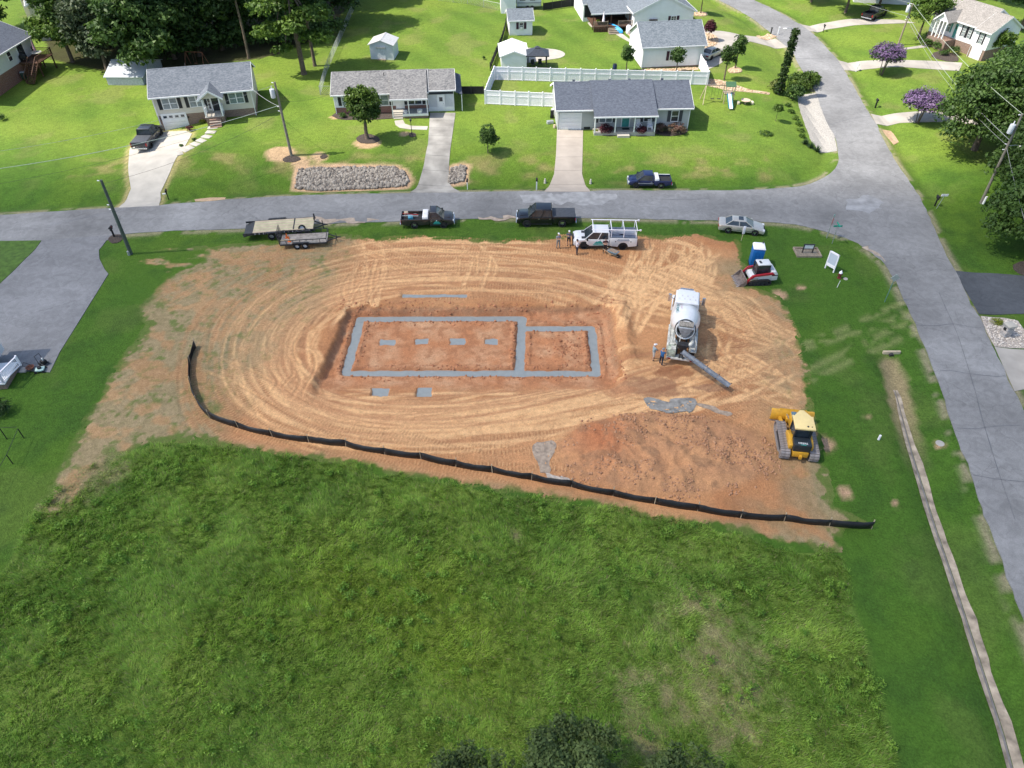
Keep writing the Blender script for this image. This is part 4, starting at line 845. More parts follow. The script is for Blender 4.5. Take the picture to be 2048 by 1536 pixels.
def gable(par, x0, x1, y0, y1, zb, ze, zr, wall, roofm, oh=.35, axis='x', split=None, lowm=None, th=.13, roof=True, trim=True, rake=.28):
    """walls with two gable ends, two-slope roof, fascia, gutter and ridge cap; axis = direction of the ridge"""
    M = None
    if axis == 'y': M = Matrix(((0, 1, 0, 0), (1, 0, 0, 0), (0, 0, 1, 0), (0, 0, 0, 1))); x0, x1, y0, y1 = y0, y1, x0, x1
    ym = (y0 + y1) / 2; zs = zb if split is None else split
    b = MB(); b.M = M
    prof = [(y0, zs), (y1, zs), (y1, ze), (ym, zr - .02), (y0, ze)]
    n = 5; b.add([(x0, q[0], q[1]) for q in prof] + [(x1, q[0], q[1]) for q in prof], [(0, 1, 2, 3, 4), (5, 6, 7, 8, 9)] + [(i, 5 + i, 5 + (i + 1) % 5, (i + 1) % 5) for i in range(5) if i not in (2, 3)]); b.obj('wall', wall, par)
    if split is not None: q = MB(); q.M = M; q.box(x0 + .02, x1 - .02, y0 + .02, y1 - .02, zb - .6, split).obj('foundation_wall', lowm, par)
    if not roof: return
    sl = (zr - ze) / (ym - y0); 
    for s, nm in ((-1, 'roof_slope'), (1, 'roof_slope')):
        ye = ym + s * ((ym - y0) + oh); zE = zr - sl * ((ym - y0) + oh); r = MB(); r.M = M
        r.hexa([(x0 - rake, ym, zr), (x1 + rake, ym, zr), (x1 + rake, ye, zE), (x0 - rake, ye, zE)], [(x0 - rake, ym, zr + th), (x1 + rake, ym, zr + th), (x1 + rake, ye, zE + th), (x0 - rake, ye, zE + th)]); r.obj(nm, roofm, par)
        if trim:
            g = MB(); g.M = M; yy = sorted((ye, ye + s * .11)); g.box(x0 - rake, x1 + rake, yy[0], yy[1], zE - .05, zE + .10); g.obj('gutter', TRIM, par)
            for xx in (x0 - rake - .03, x1 + rake):
                k = MB(); k.M = M; k.hexa([(xx, ym, zr - .12), (xx + .03, ym, zr - .12), (xx + .03, ye, zE - .12), (xx, ye, zE - .12)], [(xx, ym, zr + th + .01), (xx + .03, ym, zr + th + .01), (xx + .03, ye, zE + th + .01), (xx, ye, zE + th + .01)]); k.obj('rake_board', TRIM, par)
    c = MB(); c.M = M; c.hexa([(x0 - rake, ym - .16, zr + th - sl * .16 + .012), (x1 + rake, ym - .16, zr + th - sl * .16 + .012), (x1 + rake, ym + .16, zr + th - sl * .16 + .012), (x0 - rake, ym + .16, zr + th - sl * .16 + .012)], [(x0 - rake, ym - .02, zr + th + .03), (x1 + rake, ym - .02, zr + th + .03), (x1 + rake, ym + .02, zr + th + .03), (x0 - rake, ym + .02, zr + th + .03)]); c.obj('ridge_cap', roofm, par)
def spout(par, x, y, z0, z1): MB().box(x - .04, x + .04, y - .09, y - .01, z0, z1).obj('downspout', TRIM, par)
def post(par, x, y, z0, z1, w_=.12, m=None): MB().box(x - w_ / 2, x + w_ / 2, y - w_ / 2, y + w_ / 2, z0, z1).obj('porch_post', m or TRIM, par)
def vent_pipe(par, x, y, z): MB().cyl((x, y, z - .2), (x, y, z + .3), .05, .05, 8).obj('vent_pipe', DARKST, par)
def rail(par, p0, p1, z, h=.95, m=TRIM, n=None, name='railing', w_=.05):
    p0 = Vector((*p0, z)); p1 = Vector((*p1, z)); L = (p1 - p0).length; n = n or max(2, int(L / .14)); b = MB()
    up = Vector((0, 0, 1)); b.bar(p0 + up * h, p1 + up * h, w_ * 1.6, w_); b.bar(p0 + up * .1, p1 + up * .1, w_, w_)
    for i in range(1, n): q = p0.lerp(p1, i / n); b.bar(q + up * .1, q + up * h, .03)
    for q in (p0, p1): b.bar(q, q + up * (h + .1), w_ * 1.8)
    return b.obj(name, m, par)

# --- house with the garage underneath (left)
H1 = thing('house', 'beige ranch house over a brick garage level with white garage door', 'house', (-44.59, 89.22, 1.27), math.radians(13.2), 'houses along the street')
gable(H1, 0, 11.96, 0, 7.7, 0, 4.45, 6.25, SD_BEIGE, SH_BLUE, oh=.4, split=1.95, lowm=BRICKB)
garage(H1, .55, 3.35, .02, 2.0, y=.02 - .03)
window(H1, 1.95, 2.75, 1.7, 1.25, double=True); window(H1, 5.1, 2.75, 1.6, 1.25, double=True); window(H1, 9.95, 2.75, 1.7, 1.25, double=True)
door(H1, 7.35, 2.0, SHUT, y=-.02); window(H1, 6.55, 2.3, .3, 1.5, shut=False, glass=GLASS)
spout(H1, .12, 0, 0, 4.3); spout(H1, 11.85, 0, 1.0, 4.3)
MB().box(5.95, 8.15, -1.75, -.02, -.3, 1.88).obj('porch_base', BRICKB, H1); MB().box(5.9, 8.2, -1.8, -.03, 1.88, 1.95).obj('porch_floor', CONCW, H1)
for k in range(6): MB().box(6.35, 7.75, -1.8 - .3 * (k + 1), -1.8 - .3 * k + .02, -.3, 1.7 - .2 * k).obj('step', BRICKB, H1)
for x in (6.05, 8.05): post(H1, x, -1.65, 1.95, 4.1, .16)
for a, b in (((6.05, -1.65), (6.05, -.1)), ((8.05, -1.65), (8.05, -.1))): rail(H1, a, b, 1.95, .85)
pg = MB(); pg.prism([(5.75, 4.15), (8.35, 4.15), (7.05, 5.05)], -1.6, -1.5); pg.obj('porch_gable', SD_BEIGE, H1)
for s in (-1, 1):
    r = MB(); a = 7.05 + s * 1.55; r.hexa([(7.05, -1.95, 5.08), (7.05, 1.7, 5.08), (a, 1.0, 4.02), (a, -1.95, 4.02)][::s], [(7.05, -1.95, 5.2), (7.05, 1.7, 5.2), (a, 1.0, 4.14), (a, -1.95, 4.14)][::s]); r.obj('porch_roof', SH_BLUE, H1)
    r = MB(); r.hexa([(7.05, -1.99, 4.98), (7.05, -1.95, 4.98), (a, -1.95, 3.92), (a, -1.99, 3.92)], [(7.05, -1.99, 5.22), (7.05, -1.95, 5.22), (a, -1.95, 4.16), (a, -1.99, 4.16)]); r.obj('rake_board', TRIM, H1)
for x in (3.6, .35): MB().box(x - .07, x + .07, -.12, 0, 1.4, 1.65).obj('wall_lamp', SHUT, H1)
vent_pipe(H1, 4.2, 4.6, 6.2)
# stepping slabs from the porch to the driveway
sw = thing('stepped_walk', 'pale concrete stepping slabs curving from the beige house porch to its driveway', 'walkway'); sw['kind'] = 'structure'
stp = [(431, 238), (429, 247), (426, 256), (422, 265), (414, 274), (403, 282), (391, 289), (379, 296), (369, 301), (359, 307)]
for i, q in enumerate(stp):
    a = P(*q); b = P(*stp[min(i + 1, len(stp) - 1)]) if i < len(stp) - 1 else P(350, 310); s = MB().box(-.62, .62, -.38, .38, -.28, .05); o = s.obj('slab', CONCW, sw, bevel=.015)
    o.location = (a[0], a[1], a[2] + .05); o.rotation_euler = (0, 0, yaw(a, b) + PI / 2)

# --- brick and white house with porch and lattice carport
H2 = thing('house', 'low white and brick ranch house with gravelly grey roof, deck porch and lattice carport', 'house', (-22.89, 92.57, 1.95), math.radians(5), 'houses along the street')
gable(H2, 0, 11.9, 0, 7.6, 0, 2.75, 4.05, SD_WHITE, SH_MOT, oh=.35, split=1.0, lowm=BRICK)
window(H2, 6.45, 1.15, .95, 1.25, sh=SHUT); window(H2, 1.6, 1.3, 1.1, 1.0); door(H2, 8.4, .62, TRIM, y=-.02, glass=True); window(H2, 10.3, 1.15, 1.75, 1.2, double=True, glass=GLASS)
MB().box(7.3, 12.05, -.02, .05, .55, .98).obj('brick_panel', BRICK, H2)
MB().hexa([(7.25, -1.95, 2.42), (12.0, -1.95, 2.42), (12.0, 3.6, 4.13), (7.25, 3.6, 4.13)], [(7.25, -1.95, 2.56), (12.0, -1.95, 2.56), (12.0, 3.6, 4.27), (7.25, 3.6, 4.27)]).obj('porch_roof', SH_MOT, H2)
MB().box(7.2, 12.05, -2.03, -1.95, 2.36, 2.56).obj('gutter', TRIM, H2)
MB().box(8.75, 11.95, -1.75, -.05, -.3, .5).obj('porch_base', BRICKB, H2); MB().box(8.7, 12.0, -1.8, -.03, .5, .58).obj('porch_floor', mat('grey_deck', (.3, .31, .32), .7), H2); MB().box(8.7, 12.0, -1.84, -1.8, .3, .6).obj('porch_fascia', TRIM, H2)
for k in range(3): MB().box(7.5, 8.7, -1.1 - .3 * (k + 1), -1.1 - .3 * k, -.3, .45 - .16 * k).obj('step', CONCW, H2)
MB().box(7.4, 8.7, -1.1, -.03, -.3, .6).obj('stoop', CONCW, H2)
for x in (7.45, 9.55, 11.9): post(H2, x, -1.7, -.1 if x < 8 else .58, 2.4)
for (x, nm) in ((9.1, 'small_planter'), (10.9, 'large_planter')):
    s = 1 if x > 10 else .7; o = MB().lathe([(.01, 0), (.3 * s, 0), (.36 * s, .35 * s), (.3 * s, .35 * s), (.01, .3 * s)], 12).obj('planter', TRIM, None); a = H2.matrix_basis; o.parent = H2; o.location = (x, -1.4, .58)
# carport
gable(H2, 12.0, 15.4, .3, 7.3, 0, 2.8, 3.95, SD_WHITE, SH_MOT, oh=.3, trim=True)
LAT = bpy.data.materials.new('white_lattice'); n, l, p = _nodes(LAT); p.inputs['Base Color'].default_value = (.8, .8, .8, 1)
MB().box(12.05, 15.35, .1, .26, 2.25, 2.8).obj('carport_shade_band', mat('painted_shade', (.03, .035, .045), .8), H2)  # near-black box, shade above the lattice put into its colour
for (a, b) in ((12.1, 13.25), (14.15, 15.3)):
    lt = MB(); 
    for k in range(-12, 14):
        for s in (1, -1):
            p0 = [a, .6 + k * .13]; p1 = [b, .6 + k * .13 + s * (b - a)]
            (xa, za), (xb, zb_) = p0, p1; lo, hi = .62, 2.15
            def clip(t0, t1):
                ts = sorted([(lo - za) / (zb_ - za), (hi - za) / (zb_ - za)]); return max(0, ts[0]), min(1, ts[1])
            t0, t1 = clip(0, 1)
            if t1 - t0 > .05: lt.bar((xa + (xb - xa) * t0, .26 + .012 * s, za + (zb_ - za) * t0), (xa + (xb - xa) * t1, .26 + .012 * s, za + (zb_ - za) * t1), .04, .012)
    lt.obj('lattice_panel', LAT, H2); MB().box(a, b, .2, .25, 0, .6).obj('kick_panel', TRIM, H2)
door(H2, 13.7, 0, TRIM, w_=.8, h=2.1, y=.22, glass=True); MB().box(12.0, 12.1, .14, .3, 0, 2.8).obj('carport_post', TRIM, H2); MB().box(15.3, 15.4, .14, .3, 0, 2.8).obj('carport_post', TRIM, H2)
MB().hexa([(15.45, .1, 2.5), (16.5, .1, 2.1), (16.5, 7.2, 2.1), (15.45, 7.2, 2.5)], [(15.45, .1, 2.56), (16.5, .1, 2.16), (16.5, 7.2, 2.16), (15.45, 7.2, 2.56)]).obj('side_awning', SH_DARK, H2)
for y in (.2, 7.1): post(H2, 16.42, y, -.3, 2.1, .1)
spout(H2, .1, 0, 0, 2.7); vent_pipe(H2, 6.5, 2.8, 3.95)

# --- grey house with slate roof
H3 = thing('house', 'grey ranch house with dark slate roof, white garage door and teal front door', 'house', (5.71, 88.96, 1.5), math.radians(2.5), 'houses along the street')
gable(H3, 0, 16.76, 0, 7.8, 0, 2.75, 4.5, SD_GREY, SH_DARK, oh=.35, split=.25, lowm=BLOCK)
MB().hexa([(4.35, -1.85, 2.30), (12.3, -1.85, 2.30), (12.3, 3.95, 4.62), (4.35, 3.95, 4.62)], [(4.35, -1.85, 2.44), (12.3, -1.85, 2.44), (12.3, 3.95, 4.76), (4.35, 3.95, 4.76)]).obj('porch_roof', SH_DARK, H3)
MB().hexa([(4.35, 3.95, 4.5), (12.3, 3.95, 4.5), (12.3, 8.2, 2.72), (4.35, 8.2, 2.72)], [(4.35, 3.95, 4.76), (12.3, 3.95, 4.76), (12.3, 8.2, 2.88), (4.35, 8.2, 2.88)]).obj('roof_back_step', SH_DARK, H3)
MB().box(4.3, 12.35, -1.95, -1.85, 2.26, 2.42).obj('gutter', TRIM, H3)
MB().box(4.5, 12.2, -1.7, -.02, -.3, .32).obj('porch_floor', CONC, H3); MB().box(7.4, 8.9, -2.3, -1.7, -.3, .15).obj('step', CONCW, H3)
for x in (4.55, 7.1, 9.5, 12.1): post(H3, x, -1.6, .32, 2.28, .14)
garage(H3, .35, 2.95, .02, 2.1, windows=False)
window(H3, 6.1, 1.0, 1.6, 1.2, double=True, sh=SHG); window(H3, 11.4, 1.0, .85, 1.2, sh=SHG, glass=GLASS); window(H3, 14.85, .95, .85, 1.3, sh=SHG, glass=GLASS); door(H3, 8.65, .34, TEAL, y=-.02)
MB().box(3.4, 4.2, -.05, 0, .1, .4).obj('foundation_vent', SHUT, H3); MB().box(8.2, 9.1, -.9, -.35, .32, .34).obj('door_mat', SHUT, H3)
spout(H3, .1, 0, 0, 2.7); spout(H3, 16.66, 0, 0, 2.7)
for x in (2.3, 6.9, 9.4, 13.6): MB().box(x - .15, x + .15, 4.0, 4.3, 4.5, 4.78).obj('roof_vent', SH_DARK, H3)
def chair(loc, rz, label):
    c = thing('rocking_chair', label, 'chair', loc, rz, 'white porch rocking chairs'); MB().box(-.28, .28, -.26, .26, .38, .44).obj('seat', WHITE, c)
    b = MB(); 
    for i in range(5): b.hexa([(-.26 + i * .115, .24, .44), (-.2 + i * .115, .24, .44), (-.2 + i * .115, .28, .44), (-.26 + i * .115, .28, .44)], [(-.26 + i * .115, .42, 1.15), (-.2 + i * .115, .42, 1.15), (-.2 + i * .115, .46, 1.15), (-.26 + i * .115, .46, 1.15)])
    b.obj('backrest', WHITE, c)
    for s in (-1, 1):
        MB().box(s * .31 - .03, s * .31 + .03, -.3, .35, .62, .66).box(s * .31 - .025, s * .31 + .025, -.28, -.22, .06, .64).obj('armrest', WHITE, c)
        MB().tube([(s * .27, -.45, .1), (s * .27, -.15, .03), (s * .27, .2, .03), (s * .27, .5, .12)], .03, 6).obj('rocker', WHITE, c)
        MB().box(s * .27 - .03, s * .27 + .03, -.25, -.2, .05, .4).obj('leg', WHITE, c); MB().box(s * .27 - .03, s * .27 + .03, .2, .26, .05, .4).obj('leg', WHITE, c)
def Lw(o, x, y, z):
    a = o.rotation_euler.z; return (o.location.x + x * math.cos(a) - y * math.sin(a), o.location.y + x * math.sin(a) + y * math.cos(a), o.location.z + z)
chair(Lw(H3, 10.2, -.9, .32), .2, 'white rocking chair on the grey porch nearer the teal door'); chair(Lw(H3, 11.6, -.95, .32), 0, 'white rocking chair at the right end of the grey porch')
# driveways made of separate poured slabs
def slabs(name, label, left, right, n, m, gap=.03, lift=.05, mid=False):
    t = thing(name, label, 'driveway'); t['kind'] = 'structure'; Lp = [np.array(P(*q)[:2]) for q in left]; Rp = [np.array(P(*q)[:2]) for q in right]
    def along(pl, f):
        d = [0] + list(np.cumsum([np.linalg.norm(b - a) for a, b in zip(pl[:-1], pl[1:])])); s = f * d[-1]; k = max(i for i in range(len(pl) - 1) if d[i] <= s + 1e-9); return pl[k] + (pl[k + 1] - pl[k]) * (s - d[k]) / (d[k + 1] - d[k] + 1e-9)
    for i in range(n):
        f0, f1 = i / n + gap / 30, (i + 1) / n - gap / 30; K = 4; g = MB(); V = []
        for j in range(K + 1):
            f = f0 + (f1 - f0) * j / K; a = along(Lp, f); b = along(Rp, f)
            for s in range(4): q = a + (b - a) * s / 3; V.append((q[0], q[1], float(T(np.array([q[0]]), np.array([q[1]]))[0]) + lift))
        N = len(V); V += [(x, y, z - .15) for x, y, z in V]; F = []
        for j in range(K):
            for s in range(3): a = j * 4 + s; F.append((a, a + 1, a + 5, a + 4))
        ring = [0, 1, 2, 3] + [4 * j + 3 for j in range(1, K + 1)] + [4 * K + 2, 4 * K + 1, 4 * K] + [4 * j for j in range(K - 1, 0, -1)]
        for a, b in zip(ring, ring[1:] + ring[:1]): F.append((a, a + N, b + N, b))
        g.add(V, F).obj('slab', m, t)
    return t
slabs('concrete_driveway', 'long stained concrete driveway sloping from the carport to the street', [(820, 386), (838, 366), (848, 330), (856, 290), (860, 226)], [(922, 386), (898, 366), (898, 330), (902, 290), (911, 226)], 8, mat('stained_concrete', (.29, .275, .25), .9, var=.4, scale=.45, bump=.2, bscale=9, detail=8))
slabs('concrete_driveway', 'tan concrete driveway flaring at the street below the grey house garage', [(1088, 384), (1108, 350), (1112, 310), (1114, 260)], [(1181, 384), (1164, 350), (1165, 310), (1166, 260)], 6, mat('tan_concrete', (.38, .33, .28), .9, var=.14, scale=.5, bump=.2, bscale=9, detail=8))

# --- white detached garage and the white house behind
H4 = thing('garage_building', 'white detached garage with grey roof behind the vinyl fence', 'garage', (19.19, 110.5, 1.6), math.radians(7.3))
gable(H4, 0, 9.3, 0, 7.6, 0, 3.15, 5.3, SD_WHITE, SH_MID, oh=.3, split=.2, lowm=BRICKB); window(H4, 4.6, 1.1, .85, 1.2, sh=PLUM, glass=GLASS); spout(H4, 9.2, 0, 0, 3.0); spout(H4, .1, 0, 0, 3.0)
MB().box(9.02, 9.05 + .3, 1.2, 4.2, 0, .01).obj('sill', TRIM, H4)
H5 = thing('house', 'white house behind the garage with front gable and roofed timber deck', 'house', (19.9, 126.2, 1.9), math.radians(7.3))
gable(H5, 0, 9.9, 0, 14, 0, 3.1, 5.4, SD_WHITE, SH_MID, oh=.35, axis='y'); window(H5, 6.6, 1.1, .8, 1.2, sh=PLUM, glass=GLASS, grid=True)
MB().box(2.6, 3.7, -.1, .0, .5, 1.6).box(2.5, 3.8, -.45, -.02, 1.75, 2.0).obj('wall_board', mat('dark_board', (.06, .05, .05), .6), H5); MB().cyl((3.15, -.11, 1.0), (3.15, -.14, 1.0), .32, .32, 20).obj('round_emblem', TRIM, H5)
spout(H5, 9.8, 0, 0, 3.0)
gable(H5, -7.2, 0, 6, 14, 0, 3.1, 5.2, SD_WHITE, SH_MID, oh=.3)
MB().hexa([(-6.8, 1.6, 2.55), (0, 1.6, 2.55), (0, 6.3, 3.3), (-6.8, 6.3, 3.3)], [(-6.8, 1.6, 2.67), (0, 1.6, 2.67), (0, 6.3, 3.42), (-6.8, 6.3, 3.42)]).obj('deck_roof', SH_MID, H5); MB().box(-6.85, 0, 1.5, 1.6, 2.5, 2.68).obj('gutter', TRIM, H5)
MB().box(-6.5, 0, .6, 6, .75, .9).obj('deck_floor', DWOOD, H5)
for x in (-6.4, -3.4, -.3): post(H5, x, 1.8, 0, 2.6, .14, DWOOD)
for x in np.arange(-6.5, -4.0, .28): MB().box(x, x + .24, .55, .6, 0, .75).obj('skirt_board', DWOOD, H5)
rail(H5, (-6.5, .65), (-4.2, .65), .9, .8, WOOD); rail(H5, (-2.4, .65), (-.1, .65), .9, .8, WOOD)
for k in range(4): MB().box(-4.1, -2.5, .6 - .3 * (k + 1), .6 - .3 * k, 0, .72 - .18 * k).obj('step', WOOD, H5)
MB().box(-7.0, .05, 6.02 - .05, 5.99, .9, 3.0).obj('screen_wall', mat('screen_mesh', (.02, .022, .025), .7), H5)
um = thing('parasol', 'closed white parasol standing on the timber deck', 'parasol', Lw(H5, -4.9, 1.9 - 1.0, .9)); MB().cyl((0, 0, 0), (0, 0, 2.5), .03).obj('pole', DARKST, um); MB().lathe([(.2, .7), (.22, .8), (.14, 1.6), (.02, 2.4)], 10).obj('canopy', mat('lilac_canopy', (.75, .68, .75), .8), um)
tk = thing('propane_tank', 'upright white tank beside the deck of the white house', 'tank', Lw(H5, -.9, -.4, 0)); MB().lathe([(.01, 0), (.35, .05), (.42, .3), (.42, 1.1), (.3, 1.3), (.01, 1.4)], 14).obj('vessel', WHITE, tk, smooth=True); MB().lathe([(.12, 1.38), (.12, 1.52), (.01, 1.55)], 10).obj('cap', STEEL, tk)
bt = thing('covered_boat', 'small boat shape under a bright blue tarpaulin beside the deck', 'covered boat', P(1228, 61), math.radians(-52)); b = MB()
hullp = [(-1.9, .15, .5), (-1.6, .45, .75), (-.6, .62, .95), (.6, .6, .9), (1.5, .4, .7), (2.0, .08, .45)]
V = [];
for x, hw_, hz in hullp: V += [(x, -hw_, .05), (x, -hw_ * .95, hz * .6), (x, 0, hz), (x, hw_ * .95, hz * .6), (x, hw_, .05)]
b.add(V, [(i * 5 + j, i * 5 + j + 1, i * 5 + j + 6, i * 5 + j + 5) for i in range(5) for j in range(4)] + [(0, 1, 2, 3, 4), (25, 26, 27, 28, 29)]); b.obj('tarpaulin', mat('blue_tarpaulin', (.02, .3, .62), .45, var=.3, bump=.8, bscale=5), bt, smooth=True)
MB().cyl((-2.0, 0, .3), (-2.6, 0, .3), .04).obj('tow_bar', STEEL, bt)
pl = thing('potted_shrub', 'lime green shrub in a dark pot by the deck steps', 'potted plant', P(1196, 51)); MB().lathe([(.01, 0), (.2, 0), (.28, .35), (.01, .33)], 12).obj('pot', DARKST, pl); MB().ell((0, 0, .6), (.42, .42, .34), 12, 8, .12, 2).obj('foliage', mat('lime_leaf', (.25, .33, .03), .7, var=.3, bump=1), pl, smooth=True)

# --- sheds, tent, gazebo
S1 = thing('shed', 'small white metal shed with dented gable roof on the back lawn', 'shed', (-21.12, 112.22, 2.4), math.radians(-6)); gable(S1, 0, 3.5, 0, 3.2, 0, 2.15, 2.75, mat('painted_sheet', (.6, .63, .66), .5, var=.06), mat('galvanised_roof', (.52, .52, .52), .5, var=.12, metal=.1), oh=.22, axis='y', th=.05, trim=False)
MB().box(1.1, 2.3, -.06, -.0, .05, 1.95).obj('door', mat('painted_sheet_door', (.55, .59, .62), .5), S1); MB().box(1.0, 2.4, -.22, -.02, 1.62, 1.85).obj('door_hood', GALV, S1); MB().box(1.1, 2.3, -.3, -.06, 0, .12).obj('threshold', WOOD, S1)
S2 = thing('shed', 'white garden shed with grey shingle roof and plum shutters by the black screen', 'shed', (-.4, 123.44, 2.3), math.radians(6)); gable(S2, 0, 3.7, 0, 4.2, 0, 2.3, 3.3, SD_WHITE, SH_MID, oh=.25, split=.2, lowm=SD_WHITE); window(S2, 1.9, 1.0, .6, .9, sh=PLUM, glass=GLASS); MB().box(1.7, 2.1, -.25, -.03, 1.0, 1.3).obj('air_conditioner', TRIM, S2)
S3 = thing('carport_tent', 'white metal carport with low gable roof beside the dark gazebo', 'carport', (-1.55, 108.9, 2.1), math.radians(3)); gable(S3, 0, 3.7, 0, 5.2, 0, 1.9, 2.55, SD_WHITE, mat('white_roof_sheet', (.78, .77, .74), .5, var=.05), oh=.2, axis='y', th=.05)
GZ = thing('gazebo', 'dark hip-roofed gazebo on posts beside the white carport', 'gazebo', P(1074, 133)); DR = mat('gazebo_roof', (.035, .042, .055), .5, var=.2)
for x in (-1.35, 1.35):
    for y in (-1.2, 1.2): MB().box(x - .06, x + .06, y - .06, y + .06, 0, 2.0).obj('post', DARKST, GZ)
MB().frus((-1.7, 1.7, -1.5, 1.5), 1.95, (-.3, .3, -.25, .25), 2.65).obj('roof', DR, GZ); MB().frus((-.38, .38, -.32, .32), 2.7, (-.06, .06, -.05, .05), 2.9).obj('roof_cap', DR, GZ); MB().box(-1.7, 1.7, -1.52, -1.5, 1.85, 1.97).box(-1.7, 1.7, 1.5, 1.52, 1.85, 1.97).obj('valance', DARKST, GZ)
for i, (x, y) in enumerate([(-.6, 0), (.5, .2)]):
    c = thing('patio_chair', ['dark patio chair under the left half of the gazebo', 'dark patio chair under the right half of the gazebo'][i], 'chair', (GZ.location.x + x, GZ.location.y + y, GZ.location.z), .3); MB().box(-.28, .28, -.28, .28, .35, .45).obj('seat', DARKST, c); MB().box(-.28, .28, .24, .3, .45, .95).obj('backrest', DARKST, c)
    for a in (-.24, .24): MB().box(a - .03, a + .03, -.27, -.21, 0, .36).box(a - .03, a + .03, .21, .27, 0, .36).obj('leg', DARKST, c)
S4 = thing('shed', 'tall white storage building at the top edge beside a camper', 'storage building', P(1002, 27), math.radians(3)); gable(S4, 0, 2.6, 0, 4, 0, 3.0, 3.4, SD_WHITE, mat('w_roof', (.7, .7, .7), .5), oh=.1, axis='y', th=.05)
CP = thing('camper_trailer', 'pale grey camper trailer behind the white garden shed', 'camper', P(1052, 16), math.radians(3)); MB().box(-1.7, 2.6, -1.1, 1.1, .5, 2.6).obj('body', mat('camper_shell', (.55, .58, .62), .4, var=.05), CP, bevel=.18); MB().box(-1.2, -.2, -1.13, -1.09, 1.5, 2.1).box(.6, 1.5, -1.13, -1.09, 1.5, 2.1).obj('window', GLASS, CP)
MB().box(-1.6, 2.5, -1.13, -1.1, 1.05, 1.2).obj('stripe', mat('camper_stripe', (.2, .22, .25), .4), CP)
for x in (.2, 1.0): MB().cyl((x, -1.12, .35), (x, -.9, .35), .34, .34, 14).obj('wheel', RUBBER, CP)
S5 = thing('lean_to_shed', 'weathered metal shed with long pale roof against the woods', 'shed', P(217, 170), math.radians(-1)); gable(S5, 0, 5.2, 0, 7.2, -.2, 1.15, 2.3, mat('shed_side', (.45, .48, .5), .6), mat('weathered_metal_roof', (.5, .54, .57), .45, var=.12, scale=.7, metal=.15), oh=.15, th=.05, trim=False)
MB().hexa([(-1.5, .6, -.3), (-.1, .6, -.3), (-.1, 2.0, -.3), (-1.5, 2.0, -.3)], [(-1.5, .6, -.26), (-.1, .6, .15), (-.1, 2.0, .15), (-1.5, 2.0, -.26)]).obj('ramp', WOOD, S5)
for i in range(6): MB().box(.3 + i * .9, .5 + i * .9, -.05, .15, -.5, -.15).obj('support_block', BLOCK, S5)

# --- far left house with timber deck, cream house behind it
H6 = thing('house', 'white and brick house with dark grey roof and raised timber deck at the left edge', 'house', (-79.9, 113.8, 1.2), math.radians(-93))
gable(H6, 0, 15, 0, 8.5, 0, 4.4, 6.1, SD_PALE, SH_DARK, oh=.45, split=1.9, lowm=BRICK); M6 = Matrix.Translation((0, 8.5, 0)) @ Matrix.Rotation(PI, 4, 'Z')
for x in (-6.2, -9.5): window(H6, x, 2.7, .8, 1.2, glass=GLASS, M=M6, sh=SHUT, shut=False)
door(H6, -3.4, 2.0, GLASS, w_=1.4, M=M6)
MB().box(1.0, 4.9, 8.52, 11.4, 1.8, 1.95).obj('deck_floor', DWOOD, H6)
for x in (1.1, 4.8):
    for y in (9.6, 11.3): post(H6, x, y, 0, 1.8, .15, DWOOD)
rail(H6, (1.0, 11.4), (4.9, 11.4), 1.95, .9, DWOOD, name='deck_railing'); rail(H6, (1.0, 8.6), (1.0, 11.4), 1.95, .9, DWOOD, name='deck_railing')
for k in range(9): MB().box(4.9 + .28 * k, 5.2 + .28 * k, 10.2, 11.3, 1.55 - .2 * k, 1.62 - .2 * k).obj('step', DWOOD, H6)
for y in (10.2, 11.3): MB().bar((4.9, y, 2.8), (7.4, y, 1.0), .08).bar((4.9, y, 1.8), (7.4, y, .0), .05, .22).bar((7.4, y, 0), (7.4, y, 1.05), .1).obj('stair_rail', DWOOD, H6)
q = thing('parasol', 'closed pink parasol over the table on the left timber deck', 'parasol', Lw(H6, 2.4, 10, 1.95)); MB().cyl((0, 0, 0), (0, 0, 2.4), .03).obj('pole', TRIM, q); MB().lathe([(.16, .9), (.2, 1.0), (.12, 1.7), (.02, 2.3)], 10).obj('canopy', mat('pink_canopy', (.35, .2, .25), .8), q)
q = thing('patio_table', 'pale round patio table on the left timber deck', 'table', Lw(H6, 2.4, 10, 1.95)); MB().cyl((0, 0, .68), (0, 0, .72), .75, .75, 18).obj('table_top', mat('table_pale', (.45, .43, .4), .4), q); MB().cyl((0, 0, 0), (0, 0, .68), .05).obj('leg', DARKST, q)
q = thing('grill', 'black covered grill at the near corner of the left timber deck', 'grill', Lw(H6, 4.3, 9.1, 1.95)); MB().box(-.5, .5, -.28, .28, .35, .85).obj('firebox', BLACKP, q, bevel=.06); MB().ell((0, 0, .86), (.5, .28, .25), 12, 6).obj('lid', BLACKP, q, smooth=True); MB().box(-.45, -.38, -.22, .22, 0, .35).box(.38, .45, -.22, .22, 0, .35).obj('leg', DARKST, q)
q = thing('wheelie_bin', 'dark green wheelie bin against the brick base of the left house', 'bin', Lw(H6, 5.8, 9.0, 0), .4); MB().frus((-.25, .25, -.28, .28), .08, (-.3, .3, -.34, .34), .95).obj('body', mat('bin_green', (.015, .035, .03), .5), q, bevel=.03); MB().box(-.32, .32, -.36, .38, .95, 1.02).obj('lid', mat('bin_lid', (.22, .25, .26), .5), q, bevel=.02)
for s in (-1, 1): MB().cyl((s * .22, .3, .1), (s * .28, .3, .1), .1).obj('wheel', RUBBER, q)
